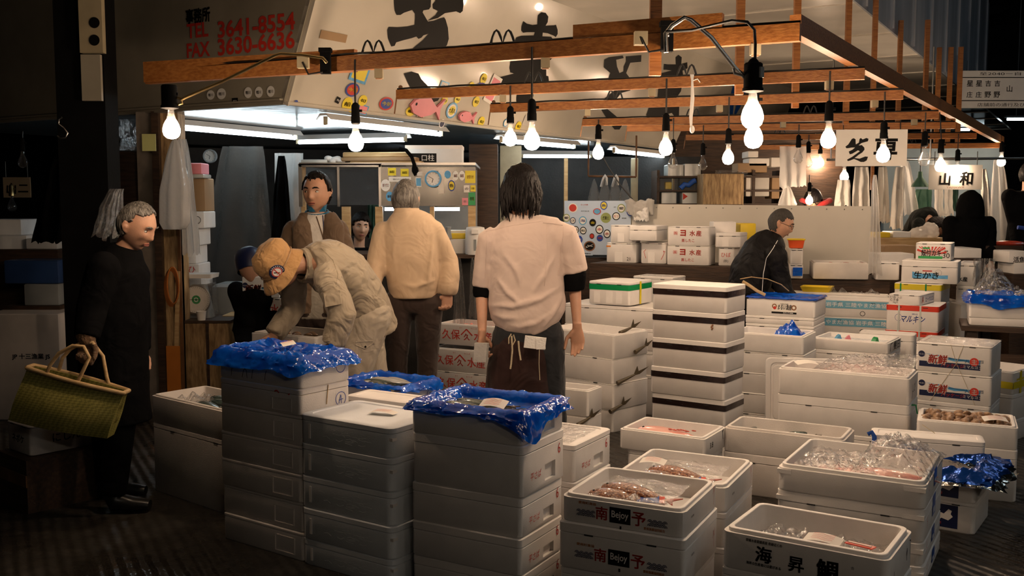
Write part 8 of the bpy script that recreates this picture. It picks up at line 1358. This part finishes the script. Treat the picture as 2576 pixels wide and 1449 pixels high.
# far right tables and goods
for x0, y0, x1, y1, Y, dep, m_, nm, lb, cat, z0 in ((2195, 598, 2380, 612, 9.9, .7, 'wood_pale', 'work_table', 'pale timber table before the person bent low', 'table', 0), (2246, 583, 2292, 598, 9.95, .3, 'plastic_white', 'foam_box', 'long white box with yellow edge on the pale table', 'box', None), (2200, 585, 2240, 598, 9.95, .2, 'plastic_yellow', 'tray', 'yellow tray on the left of the pale table', 'tray', None), (2225, 618, 2305, 640, 9.5, .3, 'card', 'wooden_crate', 'low crate of packets below the pale table', 'crate', None), (2215, 638, 2300, 668, 9.1, .3, 'foam', 'foam_box', 'wide foam box before the low crate of packets', 'foam box', None), (2210, 668, 2306, 690, 9.05, .4, 'wood_dark', 'side_table', 'dark stand under the wide foam box before the packets', 'stand', 0), (2400, 625, 2470, 650, 9.0, .4, 'foam', 'foam_box', 'long foam box in front of the hooded person', 'foam box', None), (2396, 650, 2475, 662, 8.98, .45, 'wood_dark', 'side_table', 'dark stand under the long box of the hooded person', 'stand', 0), (2480, 618, 2576, 632, 9.6, .6, 'wood_dark', 'work_table', 'dark table right of the hooded person', 'table', 0), (2538, 632, 2590, 662, 8.8, .3, 'foam', 'foam_box', 'foam box with black characters at the right edge', 'foam box', None), (2550, 662, 2600, 690, 8.8, .3, 'foam', 'foam_box', 'foam box under the black-lettered one at the right edge', 'foam box', None), (2545, 690, 2605, 702, 8.78, .35, 'wood_dark', 'side_table', 'dark stand under the two boxes at the right edge', 'stand', 0), (2392, 755, 2412, 815, 8.6, .25, 'foam', 'foam_box', 'small upright foam box left of the right-edge stand', 'foam box', 0), (2416, 765, 2436, 806, 8.4, .2, 'foam', 'foam_box', 'small foam tub next to the upright foam box', 'foam box', 0)): slab(x0, y0, x1, y1, Y, dep, m_, nm, lb, cat, z0=z0, extra=(lambda b, w, d, h: (b.m('ink_black'), b.text('活魚', (w * .5, -.002, h * .3), X, Z, size=.05, bold=.02))) if 'black char' in lb else None)
b = MB('cloth_white'); q = P(2330, 588, 9.9); b.ball(q + Vector((0, .1, .0)), (.16, .1, .07), 16, 10); b.ball(q + Vector((.08, .1, .05)), (.08, .07, .06), 14, 8); o = fuse(b, 'bag', 'film_milky', None, .012, 2, .05, .03); tag(o, 'white plastic bag on the table by the person bent low', 'plastic bag')
o = curtain(2455, 2500, 650, 735, 8.0, 'film_clear', 'plastic_bag', 'clear bag slumped behind the right-edge box', cat='plastic bag', folds=4, amp=.08); b = MB('fish_red'); b.ball(P(2535, 618, 9.7) + Z * .02, (.18, .1, .03), 18, 8); tag(b.build('fish', smooth=60), 'dark red slab of fish on the dark right table', 'fish')
# ---------------------------------------------------------------- dark left side: neighbouring stall
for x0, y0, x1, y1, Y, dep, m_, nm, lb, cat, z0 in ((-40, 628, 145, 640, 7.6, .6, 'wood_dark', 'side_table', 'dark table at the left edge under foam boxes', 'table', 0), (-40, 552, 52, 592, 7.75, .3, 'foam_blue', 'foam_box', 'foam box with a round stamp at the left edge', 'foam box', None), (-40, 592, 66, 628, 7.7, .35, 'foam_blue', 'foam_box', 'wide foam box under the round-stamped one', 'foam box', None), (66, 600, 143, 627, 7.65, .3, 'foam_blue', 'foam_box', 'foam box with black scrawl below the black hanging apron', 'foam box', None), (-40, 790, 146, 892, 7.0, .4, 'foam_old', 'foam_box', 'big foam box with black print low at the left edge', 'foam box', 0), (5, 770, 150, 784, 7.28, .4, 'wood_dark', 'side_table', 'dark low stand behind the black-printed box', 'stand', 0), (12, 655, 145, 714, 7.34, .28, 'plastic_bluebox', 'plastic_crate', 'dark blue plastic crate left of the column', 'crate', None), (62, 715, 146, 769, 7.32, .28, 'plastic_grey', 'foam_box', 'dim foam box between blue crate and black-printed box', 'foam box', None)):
    slab(x0, y0, x1, y1, Y, dep, m_, nm, lb, cat, z0=z0, extra=(lambda b, w, d, h: (b.m('ink_black'), b.text('JP 十三漁業 JS', (w * .62, -.002, h * .6), X, Z, size=.045, width=w * .5, bold=.03))) if 'black print' in lb else None)
curtain(78, 196, 400, 612, 6.9, 'cloth_black', 'hanging_apron', 'black apron with jagged hem hanging at the far left', cat='apron', folds=3, top=(128, 180), hem=14); light_bulb(57, 400, 24, 7.2, 0, 'unlit clear bulb at the far left edge', P(57, 330, 7.2), None)
b = MB('metal'); b.tube([P(x, y, 6.0) for x, y in ((156, 295), (148, 300), (147, 312), (160, 322), (170, 335), (165, 346), (152, 348), (144, 342))], .006, 8); tag(b.build('hook', smooth=60), 'S-shaped steel hook hanging left of the dark column', 'hook')
o = empty('junction_plate', P(232, 70, 6.2)); tag(o, 'white slotted metal plate with two round holes on the dark column', 'plate'); p, q = P(205, 134, 6.2), P(258, 0, 6.2); w_, h_ = q.x - p.x, q.z - p.z + .4; b = MB('plaster'); b.box((0, 0, h_ / 2 - (P(232, 70, 6.2).z - p.z)), (w_, .05, h_)); b.m('black')
for y in (57, 101): v = P(237, y, 6.17) - o.location; b.disc(v, X, Z, .033)
b.build('plate', o, smooth=0); b = MB('cream_board'); v = P(228, 195, 6.2) - o.location; b.box(v + Vector((0, .02, 0)), (w_ * .85, .03, .28)); b.build('bracket', o, smooth=0)
foam(.26, .42, .15, 'lid', P(118, 1140, 5.0) + Vector((-.25, .1, 0)), radians(40), 'small foam box with handwriting on the floor behind the woven basket', lambda b, w, d, h: (b.m('ink_black'), rt(b, w, d, h, 'にしん', .45, .5, size=.045, bold=.01), b.text('ネボケ', (w * .5, -.002, h * .5), X, Z, size=.04, bold=.03)), 'foam_old', lidh=.01)
o = bpy.data.objects[-1] if False else None
b = MB('wood_dark'); q = P(118, 1140, 5.0) + Vector((-.25, .1, 0)); zz = q.z; b.box((.15, .2, zz / 2 - .002), (.34, .5, zz - .004)); b.m('rust'); b.box((.15, -.052, zz * .6), (.34, .006, .06)); tag(b.build('wooden_crate', None, (q.x, q.y, 0), -radians(40), smooth=0), 'dark reddish crate under the handwritten foam box', 'crate')
light_bulb(30, 512, 22, 8.6, 0, 'dim amber lamp below the small brown sign', P(30, 490, 8.6), None, sock='brass')
# ---------------------------------------------------------------- far roof lights
for k, (px, py, w_) in enumerate(((2556, 300, 44), (2428, 326, 22), (2462, 325, 24))):
    c = P(px, py, 24); o = empty('tube_light', c); tag(o, ['long far tube light under the roof at the right edge', 'far tube light left of two small ones under the roof', 'far tube light right of two small ones under the roof'][k], 'tube light'); b = MB('lamp_far'); b.tube([(-w_ / 2 / pxm(24), 0, 0), (w_ / 2 / pxm(24), 0, 0)], .03, 8); b.build('tube', o, smooth=60); b = MB('plastic_grey'); b.box((0, 0, .06), (w_ / pxm(24) + .1, .12, .05)); b.tube([(0, 0, .08), (0, 0, 7.2 - c.z)], .012, 6); b.build('reflector', o, smooth=0)
b = MB('lamp_far'); q = P(2467, 90, 26); b.box(q, (.22, .02, .12)); struct(b.build('window_1', smooth=0))
# unseen tube lamps added as fill: they light the near faces of the boxes
for k, (x, y, z, L) in enumerate(((4.2, -2.2, 3.2, 1.2), (1.6, -3.2, 3.3, 1.2), (6.2, .6, 3.2, 1.2))):
    o = empty('tube_light', (x, y, z)); tag(o, 'unseen tube light added as fill for the near box faces', 'tube light', 'added fill tubes for the near box faces'); b = MB('tube_fill'); b.tube([(-L / 2, 0, 0), (L / 2, 0, 0)], .017, 10); b.build('tube', o, smooth=60); b = MB('plastic_white'); b.box((0, 0, .05), (L + .08, .14, .03)); b.tube([(0, 0, .06), (0, 0, 4.2)], .012, 6); b.build('reflector', o, smooth=0)
for k, (x, y, z) in enumerate(((7.4, 5.0, 6.4), (9.2, 9.0, 6.4), (11.0, 13.0, 6.4), (5.6, 1.0, 6.4))):  # unseen cool tubes added high up to light the valance and edge beam
    o = empty('tube_light', (x, y, z), -radians(59)); tag(o, 'unseen long cool tube light added to brighten the valance and edge beam', 'tube light', 'added cool tubes over the valance'); b = MB('tube_cool_fill'); b.tube([(-1.2, 0, 0), (1.2, 0, 0)], .03, 10); b.build('tube', o, smooth=60); b = MB('plastic_white'); b.box((0, 0, .07), (2.5, .2, .04)); b.tube([(0, 0, .08), (0, 0, .9)], .012, 6); b.build('reflector', o, smooth=0)
b = MB('wood_pale'); b.tube([P(x, y, 7.55) for x, y in ((1862, 702), (1890, 697), (1930, 702), (1965, 716), (1984, 732))], [(.012, .004)] * 5, 8); b.tube([P(x, y, 7.5) for x, y in ((1868, 708), (1885, 718), (1905, 732), (1925, 742))], [(.012, .004)] * 4, 8); tag(b.build('bamboo_strip', smooth=60), 'bent pale bamboo strips before the bending black jacket', 'strip')
